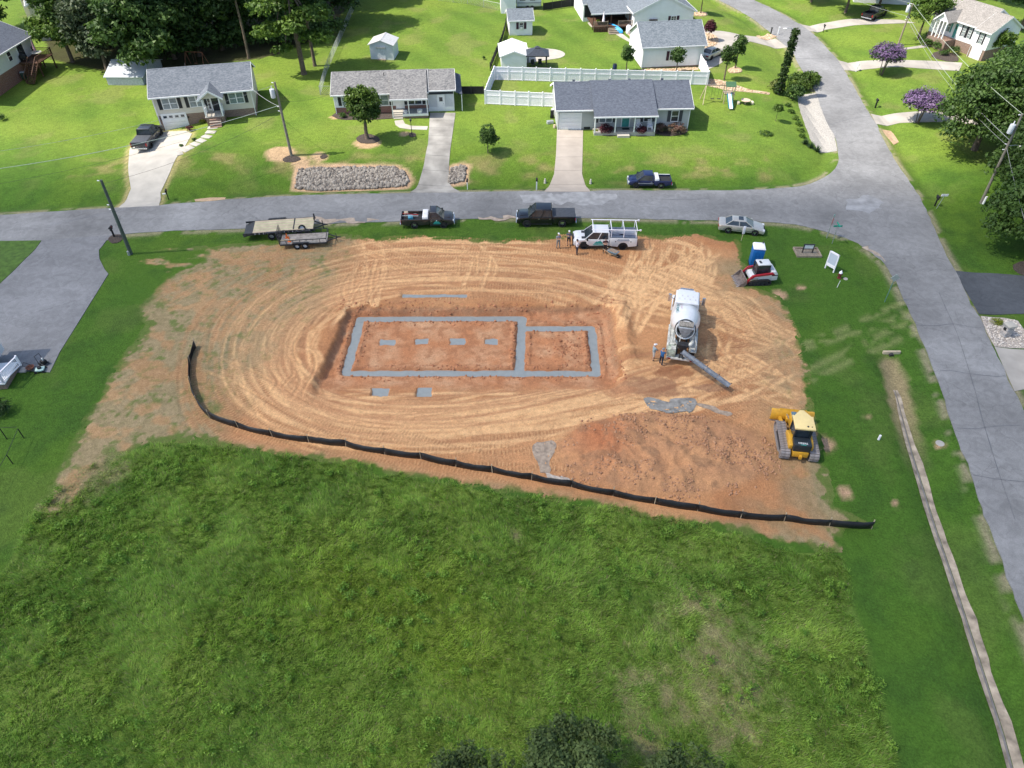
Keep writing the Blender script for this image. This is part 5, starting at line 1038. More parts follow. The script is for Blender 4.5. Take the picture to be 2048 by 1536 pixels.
H7 = thing('house', 'cream two-storey house with tall chimney chase beyond the dark roof', 'house', (-80.5, 131.5, 1.4), math.radians(-62)); gable(H7, 0, 9, 0, 9, 0, 5.4, 7.6, SD_CREAM, SH_MID, oh=.3, split=1.2, lowm=BLOCK)
window(H7, 2.2, 3.2, .9, 1.3, glass=GLASS, shut=False); window(H7, 6.5, 3.2, .9, 1.3, glass=GLASS, shut=False); MB().box(3.6, 5.0, -.9, -.02, 0, 8.6).obj('chimney', SD_CREAM, H7); MB().box(3.5, 5.1, -1.0, .1, 8.6, 8.75).obj('chimney_cap', TRIM, H7)
# --- right-hand white house with portico
H8 = thing('house', 'white house with taupe roof, columned portico and teal door at upper right', 'house', (67.2, 123.7, 1.5), math.radians(-64)); H8.scale = (.56, .85, .97)
gable(H8, 3.2, 14.5, 0, 8.5, 0, 4.3, 6.3, SD_WHITE, SH_BROWN, oh=.4, split=1.6, lowm=BRICKB); gable(H8, 14.5, 19, -.6, 7.0, 0, 4.2, 6.0, SD_WHITE, SH_BROWN, oh=.35, split=1.6, lowm=BRICKB)
gable(H8, 0.2, 3.2, -.5, 8.0, 0, 4.2, 5.9, SD_WHITE, SH_BROWN, oh=.35, split=1.6, lowm=BRICKB)
window(H8, 10.4, 2.3, .8, 1.5, grid=True, sh=SHUT); window(H8, 12.2, 2.3, .8, 1.5, grid=True, sh=SHUT); window(H8, 16.6, 2.3, .9, 1.5, y=-.6, grid=True, sh=SHUT); window(H8, 5.6, 2.3, .8, 1.5, sh=TEAL); door(H8, 7.9, 1.7, TEAL, y=-.02)
MB().box(3.4, 8.9, -2.6, -.03, -.3, 1.62).obj('porch_base', BRICKB, H8)
for x in (3.7, 4.9, 6.0, 7.1): MB().box(x - .13, x + .13, -2.45, -2.2, 1.62, 4.1).obj('column', TRIM, H8)
r = MB(); r.prism([(3.2, 4.1), (7.6, 4.1), (5.4, 5.3)], -2.4, -2.3); r.obj('portico_gable', SD_WHITE, H8)
for s in (-1, 1):
    a = 5.4 + s * 2.4; MB().hexa([(5.4, -2.75, 5.3), (5.4, 2.4, 5.3), (a, .8, 4.0), (a, -2.75, 4.0)][::s], [(5.4, -2.75, 5.42), (5.4, 2.4, 5.42), (a, .8, 4.12), (a, -2.75, 4.12)][::s]).obj('portico_roof', SH_BROWN, H8)
    MB().hexa([(5.4, -2.79, 5.2), (5.4, -2.75, 5.2), (a, -2.75, 3.9), (a, -2.79, 3.9)], [(5.4, -2.79, 5.44), (5.4, -2.75, 5.44), (a, -2.75, 4.14), (a, -2.79, 4.14)]).obj('rake_board', TRIM, H8)
for k in range(6): MB().box(3.2 - .3 * (k + 1), 3.2 - .3 * k + .02, -2.5, -1.1, -.3, 1.5 - .24 * k).obj('step', BRICKB, H8)
garage(H8, 15.3, 18.2, .0, 1.55, y=-.63, windows=False); spout(H8, 14.6, -.6, 0, 4.1)
H9 = thing('house', 'pale house partly hidden by trees behind the portico house', 'house', (62, 143, 2), math.radians(-12)); gable(H9, 0, 12, 0, 8, 0, 3.6, 5.6, SD_PALE, SH_BROWN, oh=.3); window(H9, 4, 1.2, .9, 1.2, glass=GLASS)
# --- near left corner porch (house itself is outside the frame)
H10 = thing('porch', 'white balustraded porch corner at the left edge beside the asphalt driveway', 'porch', P(8, 775), math.radians(6))
MB().box(-3.5, .35, -.2, 2.3, -.3, .55).obj('porch_base', BRICKB, H10); MB().box(-3.6, .45, -.3, 2.4, .55, .65).obj('porch_floor', TRIM, H10)
rail(H10, (-2.2, -.2), (.35, -.2), .65, .95, WHITE, w_=.07); rail(H10, (.35, -.2), (.9, 1.9), .65, .95, WHITE, w_=.07); MB().box(-3.5, -1.3, .9, 4.2, .65, 3.4).obj('wall', SD_PALE, H10); MB().hexa([(-3.8, .6, 3.4), (-1.0, .6, 3.4), (-1.0, 4.6, 3.4), (-3.8, 4.6, 3.4)], [(-3.8, .6, 3.5), (-1.0, .6, 3.5), (-1.2, 4.6, 4.6), (-3.8, 4.6, 4.6)]).obj('porch_roof', SH_MID, H10)
spout(H10, -1.26, .9, .65, 3.4)

# ------------------------------------------------------------------ fences
def fence(label, pts, h, post_m, panel_m, step=2.1, pw=.13, name='vinyl_fence', thick=.04, rails=True, cat='fence', sag=0):
    t = thing(name, label, cat, P(*pts[0])); o0 = t.location; W_ = [Vector(P(*q)) for q in pts]
    pm = MB().box(-pw / 2, pw / 2, -pw / 2, pw / 2, -.3, h + .08).frus((-pw * .6, pw * .6, -pw * .6, pw * .6), h + .08, (-.02, .02, -.02, .02), h + .16).mesh('post', post_m)
    def put(me, nm, loc, rz=0):
        o = bpy.data.objects.new(nm, me); COL.objects.link(o); o.parent = t; o.location = Vector(loc) - o0; o.rotation_euler = (0, 0, rz)
    put(pm, 'post', W_[0])
    for a, b in zip(W_[:-1], W_[1:]):
        L = (b - a).length; k = max(1, round(L / step))
        for i in range(k):
            p0 = a.lerp(b, i / k); p1 = a.lerp(b, (i + 1) / k); p0.z = float(T(np.array([p0.x]), np.array([p0.y]))[0]); p1.z = float(T(np.array([p1.x]), np.array([p1.y]))[0])
            g = MB(); d = (p1 - p0); n_ = Vector((-d.y, d.x, 0)).normalized() * thick / 2
            def pan(f0, f1, z0, z1, w=1.0):
                A = p0 + d * f0 - o0; B_ = p0 + d * f1 - o0; g.hexa([A - n_ * w + Vector((0, 0, z0)), B_ - n_ * w + Vector((0, 0, z0)), B_ + n_ * w + Vector((0, 0, z0)), A + n_ * w + Vector((0, 0, z0))], [A - n_ * w + Vector((0, 0, z1)), B_ - n_ * w + Vector((0, 0, z1)), B_ + n_ * w + Vector((0, 0, z1)), A + n_ * w + Vector((0, 0, z1))])
            e = pw / 2 / L * k
            pan(e, 1 - e, .08, h - .04)
            if rails:
                for z0 in (.05, h * .62, h - .1): pan(e, 1 - e, z0, z0 + .1, 2.2)
                for q in range(1, 7): pan(e + (1 - 2 * e) * q / 7 - .004, e + (1 - 2 * e) * q / 7 + .004, .15, h - .1, 1.3)
            g.obj('panel', panel_m, t); put(pm, 'post', p1, math.atan2(d.y, d.x))
    return t
fence('long white vinyl fence behind the grey house, joining the garage', [(989, 160), (1100, 163), (1220, 166), (1320, 168), (1412, 170)], 1.83, WHITE, WHITE)
fence('white vinyl fence run at the left side between the two parallel fences', [(970, 208), (979, 184), (988, 161)], 1.83, WHITE, WHITE)
fence('near white vinyl fence run left of the grey house', [(971, 208), (1030, 211), (1112, 214)], 1.83, WHITE, WHITE)
fence('white vinyl fence return beside the garage wall', [(1414, 170), (1407, 150), (1398, 136)], 1.83, WHITE, WHITE)
SCRN = mat('black_screen_cloth', (.012, .013, .015), .8, var=.3)
fence('black screened fence between the carport house and the white fence', [(917, 189), (968, 189)], 1.15, DARKST, SCRN, rails=False, pw=.06, thick=.02, name='screen_fence')
fence('black screened fence beside the long back lawn', [(980, 142), (992, 112), (1003, 86), (1010, 62), (1013, 45)], 1.1, DARKST, SCRN, rails=False, pw=.06, thick=.02, name='screen_fence')
fence('black screened fence along the top of the striped lawn', [(1086, 22), (1140, 14), (1200, 8)], 1.3, DARKST, SCRN, rails=False, pw=.06, thick=.02, name='screen_fence')
def chain(label, pts, h=1.2, m=GALV, step=3.0, mesh=True):
    t = thing('chain_link_fence', label, 'fence', P(*pts[0])); o0 = t.location; W_ = [Vector(P(*q)) for q in pts]; up = Vector((0, 0, h))
    for a, b in zip(W_[:-1], W_[1:]):
        k = max(1, round((b - a).length / step))
        for i in range(k):
            p0 = a.lerp(b, i / k) - o0; p1 = a.lerp(b, (i + 1) / k) - o0; MB().cyl(p0, p0 + up, .035, .035, 6).obj('post', m, t)
            g = MB().cyl(p0 + up, p1 + up, .02, .02, 5)
            if mesh:
                N = int((p1 - p0).length / .28)
                for j in range(N):
                    A = p0.lerp(p1, j / N); B_ = p0.lerp(p1, (j + 1) / N)
                    for q in range(4): g.bar(A + up * q / 4, B_ + up * (q + 1) / 4, .012); g.bar(A + up * (q + 1) / 4, B_ + up * q / 4, .012)
            g.obj('mesh_panel', m, t)
    return t
chain('grey chain link fence running up beside the woods left of the back lawn', [(641, 190), (652, 150), (668, 110), (690, 60), (712, 10)]); chain('low chain link fence along the top of the back lawn', [(878, 2), (935, 8), (1000, 22)])
chain('short chain link gate left of the brick and white house', [(642, 190), (664, 190)], step=1.3); chain('black metal fence in the lawn at the left edge', [(-20, 880), (14, 878), (48, 876)], 1.2, BLACKP, 2.4, mesh=False); chain('black metal fence angled toward the lower left corner', [(48, 876), (26, 928), (-10, 990)], 1.0, BLACKP, 4, mesh=False)
# silt fence: each cloth bay and each stake is a part
SILT = mat('silt_cloth', (.012, .013, .016), .55, var=.4, scale=1.5, bump=.4, bscale=3)
sf = thing('silt_fence', 'black silt fence on wooden stakes curving along the foot of the building lot', 'silt fence')
SFP = [(392, 694), (381, 728), (382, 770), (396, 808), (420, 836), (477, 856), (545, 873), (618, 885), (692, 893), (770, 909), (842, 918), (912, 933), (985, 945), (1063, 960), (1143, 974), (1226, 992), (1309, 1008), (1395, 1022), (1481, 1036), (1568, 1042), (1658, 1052), (1743, 1057)]
prev = None; SH = .76
stk = MB().box(-.025, .025, -.025, .025, -.1, SH + .14).mesh('stake', WOODP)
SW = [Vector(atsoil(*q)) for q in SFP]
for a, b in zip(SW[:-1], SW[1:]):
    n_ = 8; d = b - a; nn = Vector((-d.y, d.x, 0)).normalized(); V = []; sag = random.uniform(.03, .2)
    for i in range(n_ + 1):
        f = i / n_; q = a + d * f; q.z = sz(q.x, q.y); s = math.sin(f * PI); bl = .13 * s * (1 if f < 2 else 1)
        V += [(q.x - nn.x * bl * .4, q.y - nn.y * bl * .4, q.z - .05), (q.x - nn.x * bl, q.y - nn.y * bl, q.z + SH * .45), (q.x - nn.x * .02, q.y - nn.y * .02, q.z + SH - sag * s + .035 * random.uniform(-1, 1))]
    g = MB(); F = []
    for i in range(n_): F += [(i * 3, i * 3 + 3, i * 3 + 4, i * 3 + 1), (i * 3 + 1, i * 3 + 4, i * 3 + 5, i * 3 + 2)]
    g.add(V, F); o = g.obj('cloth_bay', SILT, sf, smooth=True); md = o.modifiers.new('thick', 'SOLIDIFY'); md.thickness = .012
for a in SW:
    o = bpy.data.objects.new('stake', stk); COL.objects.link(o); o.parent = sf; o.location = (a.x, a.y, sz(a.x, a.y)); o.rotation_euler = (random.uniform(-.08, .08), random.uniform(-.08, .08), random.uniform(0, 1))
# ------------------------------------------------------------------ vehicles
def paint(name, rgb, rough=.3, coat=.6): return mat(name, rgb, rough, var=.05, scale=1.5, coat=coat)
P_BLACK = paint('black_paint', (.008, .009, .012)); P_CHAR = paint('charcoal_paint', (.028, .026, .028), .38); P_BLUE = paint('navy_paint', (.012, .02, .075)); P_WHITE = paint('white_paint', (.72, .72, .73)); P_SILV = mat('silver_paint', (.50, .475, .43), .3, metal=.35, var=.05, coat=.6)
P_GREY = paint('slate_paint', (.03, .034, .042), .35); LOGO_G = mat('logo_teal', (.03, .33, .30), .5); LOGO_W = mat('logo_white', (.8, .82, .82), .5)
def wheel(par, x, y, r, w_, side, rimm=CHROME, name='wheel'):
    t = MB(); M = Matrix.Translation((x, y, r)) @ Matrix.Rotation(PI / 2, 4, 'X')
    t.lathe([(r * .62, -w_ / 2), (r * .93, -w_ / 2), (r, -w_ * .3), (r, w_ * .3), (r * .93, w_ / 2), (r * .62, w_ / 2)], 22, M); o = t.obj(name, RUBBER, par, smooth=True)
    s = -side; m2 = MB(); h = w_ * .42 * s * -1
    m2.lathe([(r * .64, h), (r * .6, h * .8), (r * .2, h * .72), (.01, h * .8)], 22, M); m2.obj('rim', rimm, o, smooth=True)
    sp = MB(); hh = h * 1.02
    for k in range(5):
        a = 2 * PI * k / 5; c, s_ = math.cos(a), math.sin(a); q = [(-.1, .14), (.1, .14), (.07, .6), (-.07, .6)]
        V = [M @ Vector(((u * c - v * s_) * r, (u * s_ + v * c) * r, z)) for z in (hh * .82, hh) for u, v in q]; sp.add(V, [(0, 1, 2, 3), (4, 5, 6, 7), (0, 1, 5, 4), (1, 2, 6, 5), (2, 3, 7, 6), (3, 0, 4, 7)])
    sp.obj('spokes', rimm, o); return o
def arc(cx, r, z0, n=8, rev=False):
    p = [(cx + r * math.cos(PI - PI * i / n), z0 + r * .98 * math.sin(PI * i / n)) for i in range(n + 1)]; return p[::-1] if rev else p
def place(pr, pf, W, near='right', z=None, atf=at):
    """rear and front contact points of the near-side wheels in the photo -> centre of the wheelbase, heading"""
    a = atf(*pr); b = atf(*pf); y = yaw(a, b); c = [(a[i] + b[i]) / 2 for i in range(3)]; s = W / 2 - .12; s = s if near == 'right' else -s
    return (c[0] - math.sin(y) * s, c[1] + math.cos(y) * s, min(a[2], b[2]) - .0), y, math.hypot(a[0] - b[0], a[1] - b[1])
def pickup(label, pl, L, W, pm, cab=1.7, hood=1.35, wb=None, H=1.85, r=.39, doors=1, cover=None, group='pickup trucks parked by the lot', rims=CHROME, grille=CHROME, cat='pickup truck', glass=GLASS, bed=True):
    (loc, rz, wb0) = pl; wb = wb or wb0; t = thing('pickup_truck', label, cat, loc, rz, group)
    xf = wb / 2 + (L - wb) * .44; xr = xf - L; fw, rw = wb / 2, -wb / 2; zb = .48; xw = xf - hood; xc = xw - cab; belt = H * .6; hd = H * .575
    body = [(xc, zb + .02)] + [(q[0], q[1]) for q in arc(fw, r + .09, r, rev=False)] + [(xf - .12, zb - .04), (xf, zb + .05), (xf, hd - .32), (xf - .1, hd - .1), (xf - .35, hd - .03), (xw + .1, belt), (xc, belt)]
    MB().prism(body, -W / 2 + .03, W / 2 - .03).obj('body', pm, t, bevel=.055)
    hb = MB().box(xw + .35, xf - .35, -W * .26, W * .26, hd - .06, hd + .045).obj('hood_panel', pm, t, bevel=.03)
    # greenhouse
    wt = W / 2 - .24; b = (xc + .03, xw + .28, -W / 2 + .09, W / 2 - .09); tp = (xc + .1, xw - .52, -wt, wt)
    MB().frus(b, belt - .02, tp, H - .05).obj('cab_glass', glass, t); MB().frus((tp[0] - .04, tp[1] + .06, tp[2] - .04, tp[3] + .04), H - .08, (tp[0], tp[1] - .03, tp[2] + .06, tp[3] - .06), H + .01).obj('roof', pm, t, bevel=.03)
    pil = []
    for s in (-1, 1):
        def pt(fx, top): 
            bx_ = b[0] + (b[1] - b[0]) * fx; txx = tp[0] + (tp[1] - tp[0]) * fx; return Vector((txx if top else bx_, s * ((wt + .012) if top else (W / 2 - .075)), (H - .05) if top else belt - .02))
        for fx, w_ in [(0.0, .14), (1.0, .07)] + [((k + 1) / (doors + 0.0) * .92 if doors > 1 else .52, .07) for k in range(doors - 1)]: MB().bar(pt(fx, 0), pt(fx, 1), w_, .05).obj('pillar', pm, t)
        for k in range(doors):
            x0 = xc + .06 + (xw + .12 - xc) * k / doors; x1 = xc + .02 + (xw + .12 - xc) * (k + 1) / doors; ys = sorted((s * (W / 2 - .035), s * (W / 2 - .012)))
            d = MB().box(x0, x1 - .04, ys[0], ys[1], zb + .08, belt - .04).obj('door', pm, t, bevel=.01); MB().box(x0 + .08, x0 + .26, *sorted((s * (W / 2 - .015), s * (W / 2 + .015))), belt - .2, belt - .15).obj('handle', rims if grille is CHROME else pm, d)
        MB().box(xw - .05, xw + .12, *sorted((s * (W / 2 + .02), s * (W / 2 + .24))), belt - .02, belt + .2).obj('mirror', BLACKP, t, bevel=.02)
    MB().box(xc + .02, xf - .6, -W / 2 + .12, W / 2 - .12, .3, zb + .1).obj('underbody', DARKST, t); MB().box(xr + .1, xc, -.42, .42, .38, .6).obj('frame', DARKST, t)
    # bed
    if bed:
        bz = belt + .02; side = [(xr, zb + .06)] + arc(rw, r + .09, r) + [(xc - .05, zb + .04), (xc - .05, bz), (xr, bz)]
        for s in (-1, 1): MB().prism(side, *sorted((s * (W / 2 - .1), s * (W / 2 - .02)))).obj('bed_side', pm, t, bevel=.02)
        MB().box(xr + .06, xc - .06, -W / 2 + .1, W / 2 - .1, .74, .79).obj('bed_floor', mat('bed_liner', (.03, .03, .032), .8), t)
        MB().box(xr, xr + .07, -W / 2 + .1, W / 2 - .1, .66, bz - .01).obj('tailgate', pm, t, bevel=.015); MB().box(xc - .11, xc - .05, -W / 2 + .1, W / 2 - .1, .7, bz).obj('bed_front', pm, t)
        if cover: MB().box(xr + .05, xc - .1, -W / 2 + .07, W / 2 - .07, bz, bz + .05).obj('bed_cover', cover, t, bevel=.02)
    for s in (-1, 1):
        wheel(t, fw, s * (W / 2 - .14), r, .26, s, rims); wheel(t, rw, s * (W / 2 - .14), r, .26, s, rims)
        MB().box(xf - .16, xf + .02, *sorted((s * (W / 2 - .42), s * (W / 2 - .08))), hd - .34, hd - .14).obj('headlight', HEAD, t, bevel=.02)
        if bed: MB().box(xr - .02, xr + .06, *sorted((s * (W / 2 - .16), s * (W / 2 - .01))), bz - .42, bz - .08).obj('tail_light', TAIL, t)
    MB().box(xf, xf + .1, -W / 2 + .06, W / 2 - .06, .42, .62).obj('front_bumper', grille, t, bevel=.03)
    MB().box(xf - .02, xf + .04, -W / 2 + .45, W / 2 - .45, .66, hd - .16).obj('grille', grille, t, bevel=.01)
    if bed: MB().box(xr - .14, xr, -W / 2 + .08, W / 2 - .08, .42, .58).obj('rear_bumper', CHROME, t, bevel=.03)
    t['geo'] = [xf, xr, xc, xw, belt]; return t
def toolbox(par, x0, x1, W, z, m): MB().box(x0, x1, -W / 2, W / 2, z - .28, z + .1).box(x0 + .03, x1 - .03, -W / 2 + .03, -.02, z + .1, z + .13).box(x0 + .03, x1 - .03, .02, W / 2 - .03, z + .1, z + .13).obj('toolbox', m, par, bevel=.012)
def logo(par, x, z, y, s=1.0, side=-1):
    MB().prism([(x - .45 * s, z), (x + .5 * s, z), (x + .25 * s, z + .26 * s), (x + .12 * s, z + .18 * s), (x, z + .5 * s), (x - .18 * s, z + .22 * s)], *sorted((y, y + side * .012))).obj('mountain_emblem', LOGO_G, par)
    MB().prism([(x - .08 * s, z + .32 * s), (x, z + .5 * s), (x + .07 * s, z + .3 * s)], *sorted((y, y + side * .02))).obj('emblem_snowcap', LOGO_W, par)
    MB().box(x - .5 * s, x + .55 * s, *sorted((y, y + side * .012)), z - .16 * s, z - .06 * s).obj('emblem_band', LOGO_G, par)
T1 = pickup('charcoal single-cab pickup with white toolbox and loaded bed, parked facing right', place((829.5, 457), (887.5, 456), 1.95), 5.6, 1.95, P_CHAR, cab=1.25, hood=1.3, H=1.82, r=.38)
xf, xr, xc, xw, belt = T1['geo']; toolbox(T1, xc - .75, xc - .15, 1.75, belt + .12, TRIM); logo(T1, xc + .75, .68, -.96, .75)
bedstuff = [('box', (xr + .35, xr + .75, .25, .65, .8, 1.25), WOODP, 'cardboard_box', 'tan box in the bed of the charcoal single-cab pickup'), ('box', (xr + .8, xr + 1.3, -.5, .1, .8, 1.12), mat('blue_crate', (.1, .38, .5), .6), 'crate', 'blue crate in the bed of the charcoal single-cab pickup')]
for kd, b_, m, nm, lb in bedstuff:
    o = MB().box(*[v - c for v, c in zip(b_, (b_[0], b_[0], b_[2], b_[2], b_[4], b_[4]))]).obj(nm, m, bevel=.02); o.location = Lw(T1, b_[0], b_[2], b_[4]); o.rotation_euler = (0, 0, T1.rotation_euler.z + .2); tag(o, lb, nm.replace('_', ' '))
for i, (dy, m, lb) in enumerate([(.35, RED, 'red handled tool lying diagonally in the charcoal pickup bed'), (-.1, GALV, 'bright metal pole lying across the charcoal pickup bed'), (.6, DWOOD, 'dark timber length lying along the charcoal pickup bed')]):
    o = MB().cyl((0, 0, 0), (1.7, -.5 + .2 * i, .12), .035).obj('tool_handle', m); o.location = Lw(T1, xr + .15, dy, 1.12); o.rotation_euler = (0, 0, T1.rotation_euler.z); tag(o, lb, 'tool')
T2 = pickup('black crew-cab pickup with flat grey bed cover, parked facing left', place((1124.3, 454), (1054, 454), 2.05, 'left'), 6.25, 2.05, P_BLACK, cab=2.25, hood=1.5, H=2.0, r=.43, doors=2, cover=mat('tonneau_vinyl', (.07, .075, .085), .6), rims=CHROME)
T3 = pickup('small navy extended-cab pickup with white toolbox, parked on the grass across the street', place((1321.5, 377), (1271.7, 376.5), 1.75, 'left'), 4.95, 1.75, P_BLUE, cab=1.65, hood=1.2, H=1.62, r=.34)
xf, xr, xc, xw, belt = T3['geo']; toolbox(T3, xc - .62, xc - .12, 1.6, belt + .14, TRIM); MB().box(xr + .1, xc - .7, -.84, -.76, belt + .02, belt + .07).obj('bed_rail', TRIM, T3); MB().box(xc, xw + .1, .855, .88, .62, .7).obj('side_moulding', GALV, T3)
T4 = pickup('white crew-cab service truck with ladder rack and utility body, facing left', place((1244.5, 499.5), (1167.4, 498), 2.0, 'left', atf=atsoil), 6.4, 2.0, P_WHITE, cab=2.2, hood=1.4, H=1.95, r=.42, doors=2, rims=BLACKP, bed=False, grille=BLACKP, cat='service truck')
xf, xr, xc, xw, belt = T4['geo']; wbh = math.hypot(0, 0)
rw = -(xf - (6.4 - 0) * 0) ; rwx = None
rwv = (xr + xf) / 2
rw = [c for c in kids(T4) if c.name.startswith('wheel')]
wbx = -place((1244.5, 499.5), (1167.4, 498), 2.0, 'left', atf=atsoil)[2] / 2
side = [(xr, .55)] + arc(wbx, .52, .42) + [(xc - .05, .52), (xc - .05, 1.45), (xr, 1.45)]
for s in (-1, 1):
    MB().prism(side, *sorted((s * .62, s * 1.04))).obj('utility_box', P_WHITE, T4, bevel=.02); MB().box(xr, xc - .05, *sorted((s * .6, s * 1.03)), 1.45, 1.5).obj('box_lid', mat('steel_blue_trim', (.1, .12, .16), .5), T4)
    for a, b in ((xr + .08, wbx - .58), (wbx - .5, wbx + .5), (wbx + .58, xc - .12)): MB().box(a, b, *sorted((s * 1.035, s * 1.055)), 1.0 if abs(a - wbx + .5) < .1 else .62, 1.38).obj('locker_door', P_WHITE, T4, bevel=.008)
    for x in (wbx - .75, wbx + .8): MB().box(x - .05, x + .05, *sorted((s * 1.05, s * 1.075)), 1.0, 1.1).obj('latch', BLACKP, T4)
    MB().box(xr - .03, xr + .01, *sorted((s * .7, s * .98)), .7, .95).obj('tail_light', TAIL, T4)
MB().box(xr, xc - .05, -.62, .62, .75, .82).obj('bed_floor', mat('navy_bed', (.02, .03, .1), .6), T4); MB().box(xr - .15, xr, -.9, .9, .42, .6).obj('rear_bumper', DARKST, T4); MB().box(xr, xr + .06, -.62, .62, .7, 1.3).obj('tailgate', P_WHITE, T4)
rk = MB()
for s in (-1, 1):
    y = s * .98; rk.tube([(xr - .1, y, 2.35), (xw - .35, y, 2.35)], .045, 8); rk.ell((xr - .2, y, 2.35), (.12, .05, .12), 10, 6)
    for x in (xr + .15, (xr + xc) / 2, xc - .15): rk.cyl((x, y, 1.5), (x, y, 2.35), .035, .035, 8)
for x in (xr + .1, (xr + xc) / 2, xc - .15, xw - .5): rk.cyl((x, -.98, 2.32), (x, .98, 2.32), .035, .035, 8)
rk.obj('ladder_rack', WHITE, T4); logo(T4, xc + 1.0, .72, .99, 1.1, 1); [MB().box(xf - 1.2, xf - .8, y_, y_ + .4, belt - .02, belt + .02).obj('hood_vent', DARKST, T4) for y_ in (.35, -.75)]
[MB().box((xr + xc) / 2 - w_, (xr + xc) / 2 + w_, 1.056, 1.062, z_, z_ + .05).obj('lettering_line', mat('ink_navy', (.05, .1, .2), .6), T4) for w_, z_ in ((.55, 1.26), (.65, 1.14))]
T5 = pickup('dark slate crew-cab pickup on the driveway below the beige house, tail toward the street', place((305, 294), (322, 272), 2.0, 'right'), 5.7, 2.0, P_GREY, cab=2.1, hood=1.35, wb=3.6, H=1.9, r=.4, doors=2, cover=mat('tonneau_vinyl', (.07, .075, .085), .6), group='vehicles on house driveways')
T6 = pickup('black pickup in shade at the end of the uppermost concrete drive', place((1746, 42), (1768, 32), 2.0, 'right'), 5.4, 2.0, P_BLACK, cab=2.0, hood=1.3, wb=3.4, H=1.9, r=.42, doors=2, group='vehicles on house driveways')
def sedan(label, pl, L=4.75, W=1.8, H=1.45, r=.33, pm=P_SILV, sunroof=True, group=None):
    loc, rz, wb = pl; wb = 2.72; t = thing('sedan', label, 'car', loc, rz, group); xf = wb / 2 + .95; xr = xf - L; belt = .88
    prof = [(xr + .05, .32)] + arc(-wb / 2, r + .06, r) + arc(wb / 2, r + .06, r) + [(xf - .1, .28), (xf, .42), (xf - .04, .62), (xf - .25, .72), (xf - 1.15, .9), (xf - 1.3, .94), (xr + 1.0, .98), (xr + .25, .97), (xr + .02, .88), (xr, .5)]
    MB().prism(prof, -W / 2 + .02, W / 2 - .02).obj('body', pm, t, bevel=.07, seg=3)
    b = (xr + .62, xf - 1.18, -W / 2 + .12, W / 2 - .12); tp = (xr + 1.35, xf - 2.05, -W / 2 + .34, W / 2 - .34)
    MB().frus(b, .92, tp, H - .03).obj('cabin_glass', GLASS, t); MB().frus((tp[0] - .06, tp[1] + .07, tp[2] - .05, tp[3] + .05), H - .06, (tp[0] + .08, tp[1] - .1, tp[2] + .1, tp[3] - .1), H + .02).obj('roof', pm, t, bevel=.025)
    if sunroof: MB().box(tp[1] - .75, tp[1] - .25, -.38, .38, H + .0, H + .028).obj('sunroof', GLASS, t)
    for s in (-1, 1):
        for fx in (0, .5, 1):
            MB().bar((b[0] + (b[1] - b[0]) * fx, s * (W / 2 - .11), .92), (tp[0] + (tp[1] - tp[0]) * fx, s * (W / 2 - .33), H - .03), .07 if fx == .5 else .1, .05).obj('pillar', pm, t)
        for a, b2 in ((xf - 2.35, xf - 1.3), (xf - 3.35, xf - 2.4)): MB().box(a, b2, *sorted((s * (W / 2 - .03), s * (W / 2 - .008))), .4, .84).obj('door', pm, t, bevel=.01)
        MB().box(xr + .5, xf - .6, *sorted((s * (W / 2 - .02), s * (W / 2 + .004))), .5, .54).obj('side_moulding', DARKST, t)
        MB().box(xf - 1.42, xf - 1.25, *sorted((s * (W / 2), s * (W / 2 + .18))), .9, 1.04).obj('mirror', pm, t, bevel=.02)
        MB().box(xf - .22, xf + .005, *sorted((s * (W / 2 - .45), s * (W / 2 - .06))), .55, .7).obj('headlight', HEAD, t, bevel=.02); MB().box(xr - .01, xr + .14, *sorted((s * (W / 2 - .5), s * (W / 2 - .04))), .7, .86).obj('tail_light', TAIL, t, bevel=.01)
        wheel(t, wb / 2, s * (W / 2 - .12), r, .21, s); wheel(t, -wb / 2, s * (W / 2 - .12), r, .21, s)
    MB().box(xf - .02, xf + .03, -.35, .35, .5, .66).obj('grille', BLACKP, t); MB().box(xf - .25, xf + .015, -W / 2 + .1, W / 2 - .1, .3, .42).obj('bumper_intake', BLACKP, t)
    return t
sedan('beige silver sedan with sunroof parked on the corner grass facing right', place((1456.4, 466.5), (1507.2, 471), 1.8), pm=P_SILV)
sedan('silver sedan parked beside the white detached garage', place((1425, 119), (1438, 113), 1.8), pm=P_SILV, sunroof=False, group='vehicles on house driveways')

# ------------------------------------------------------------------ trailers
PLK = tone_mat('deck_plank', (.5, .4, .27), (.6, .5, .36)); PLKG = mat('grey_plank', (.3, .27, .24), .85, var=.3, scale=3)
a = flat_at(505, 466.7, .8); b_ = flat_at(626, 458, .8); yw = yaw(a, b_); FB = thing('flatbed_trailer', 'long flatbed trailer with pale plank deck and spare wheel, parked on the verge', 'trailer', (a[0], a[1], 0), yw); Lf = math.hypot(b_[0] - a[0], b_[1] - a[1]); Wf = 2.45
npk = 14; pkm = [mat(f'plank_tan_{i}', (.5 + .05 * (i % 2), .41 + .04 * (i % 3), .29 + .03 * (i % 2)), .8, var=.15, scale=2) for i in range(3)]
for k in range(npk):
    y0 = Wf * k / npk; 
    for x0, x1 in ((0, Lf * .66), (Lf * .68, Lf)): MB().box(x0, x1, y0 + .012, y0 + Wf / npk - .012, .76 + .004 * (k % 3), .82).obj('deck_plank', pkm[k % 3], FB)
MB().box(Lf * .66, Lf * .68, 0, Wf, .7, .835).obj('cross_beam', DARKST, FB)
for y in (-.06, Wf): MB().box(-1.0, Lf + .1, y, y + .06, .62, .83).obj('side_rail', DARKST, FB)
for i in range(14): MB().box(.2 + i * Lf / 14.5, .3 + i * Lf / 14.5, -.12, -.06, .66, .8).obj('stake_pocket', GALV, FB)
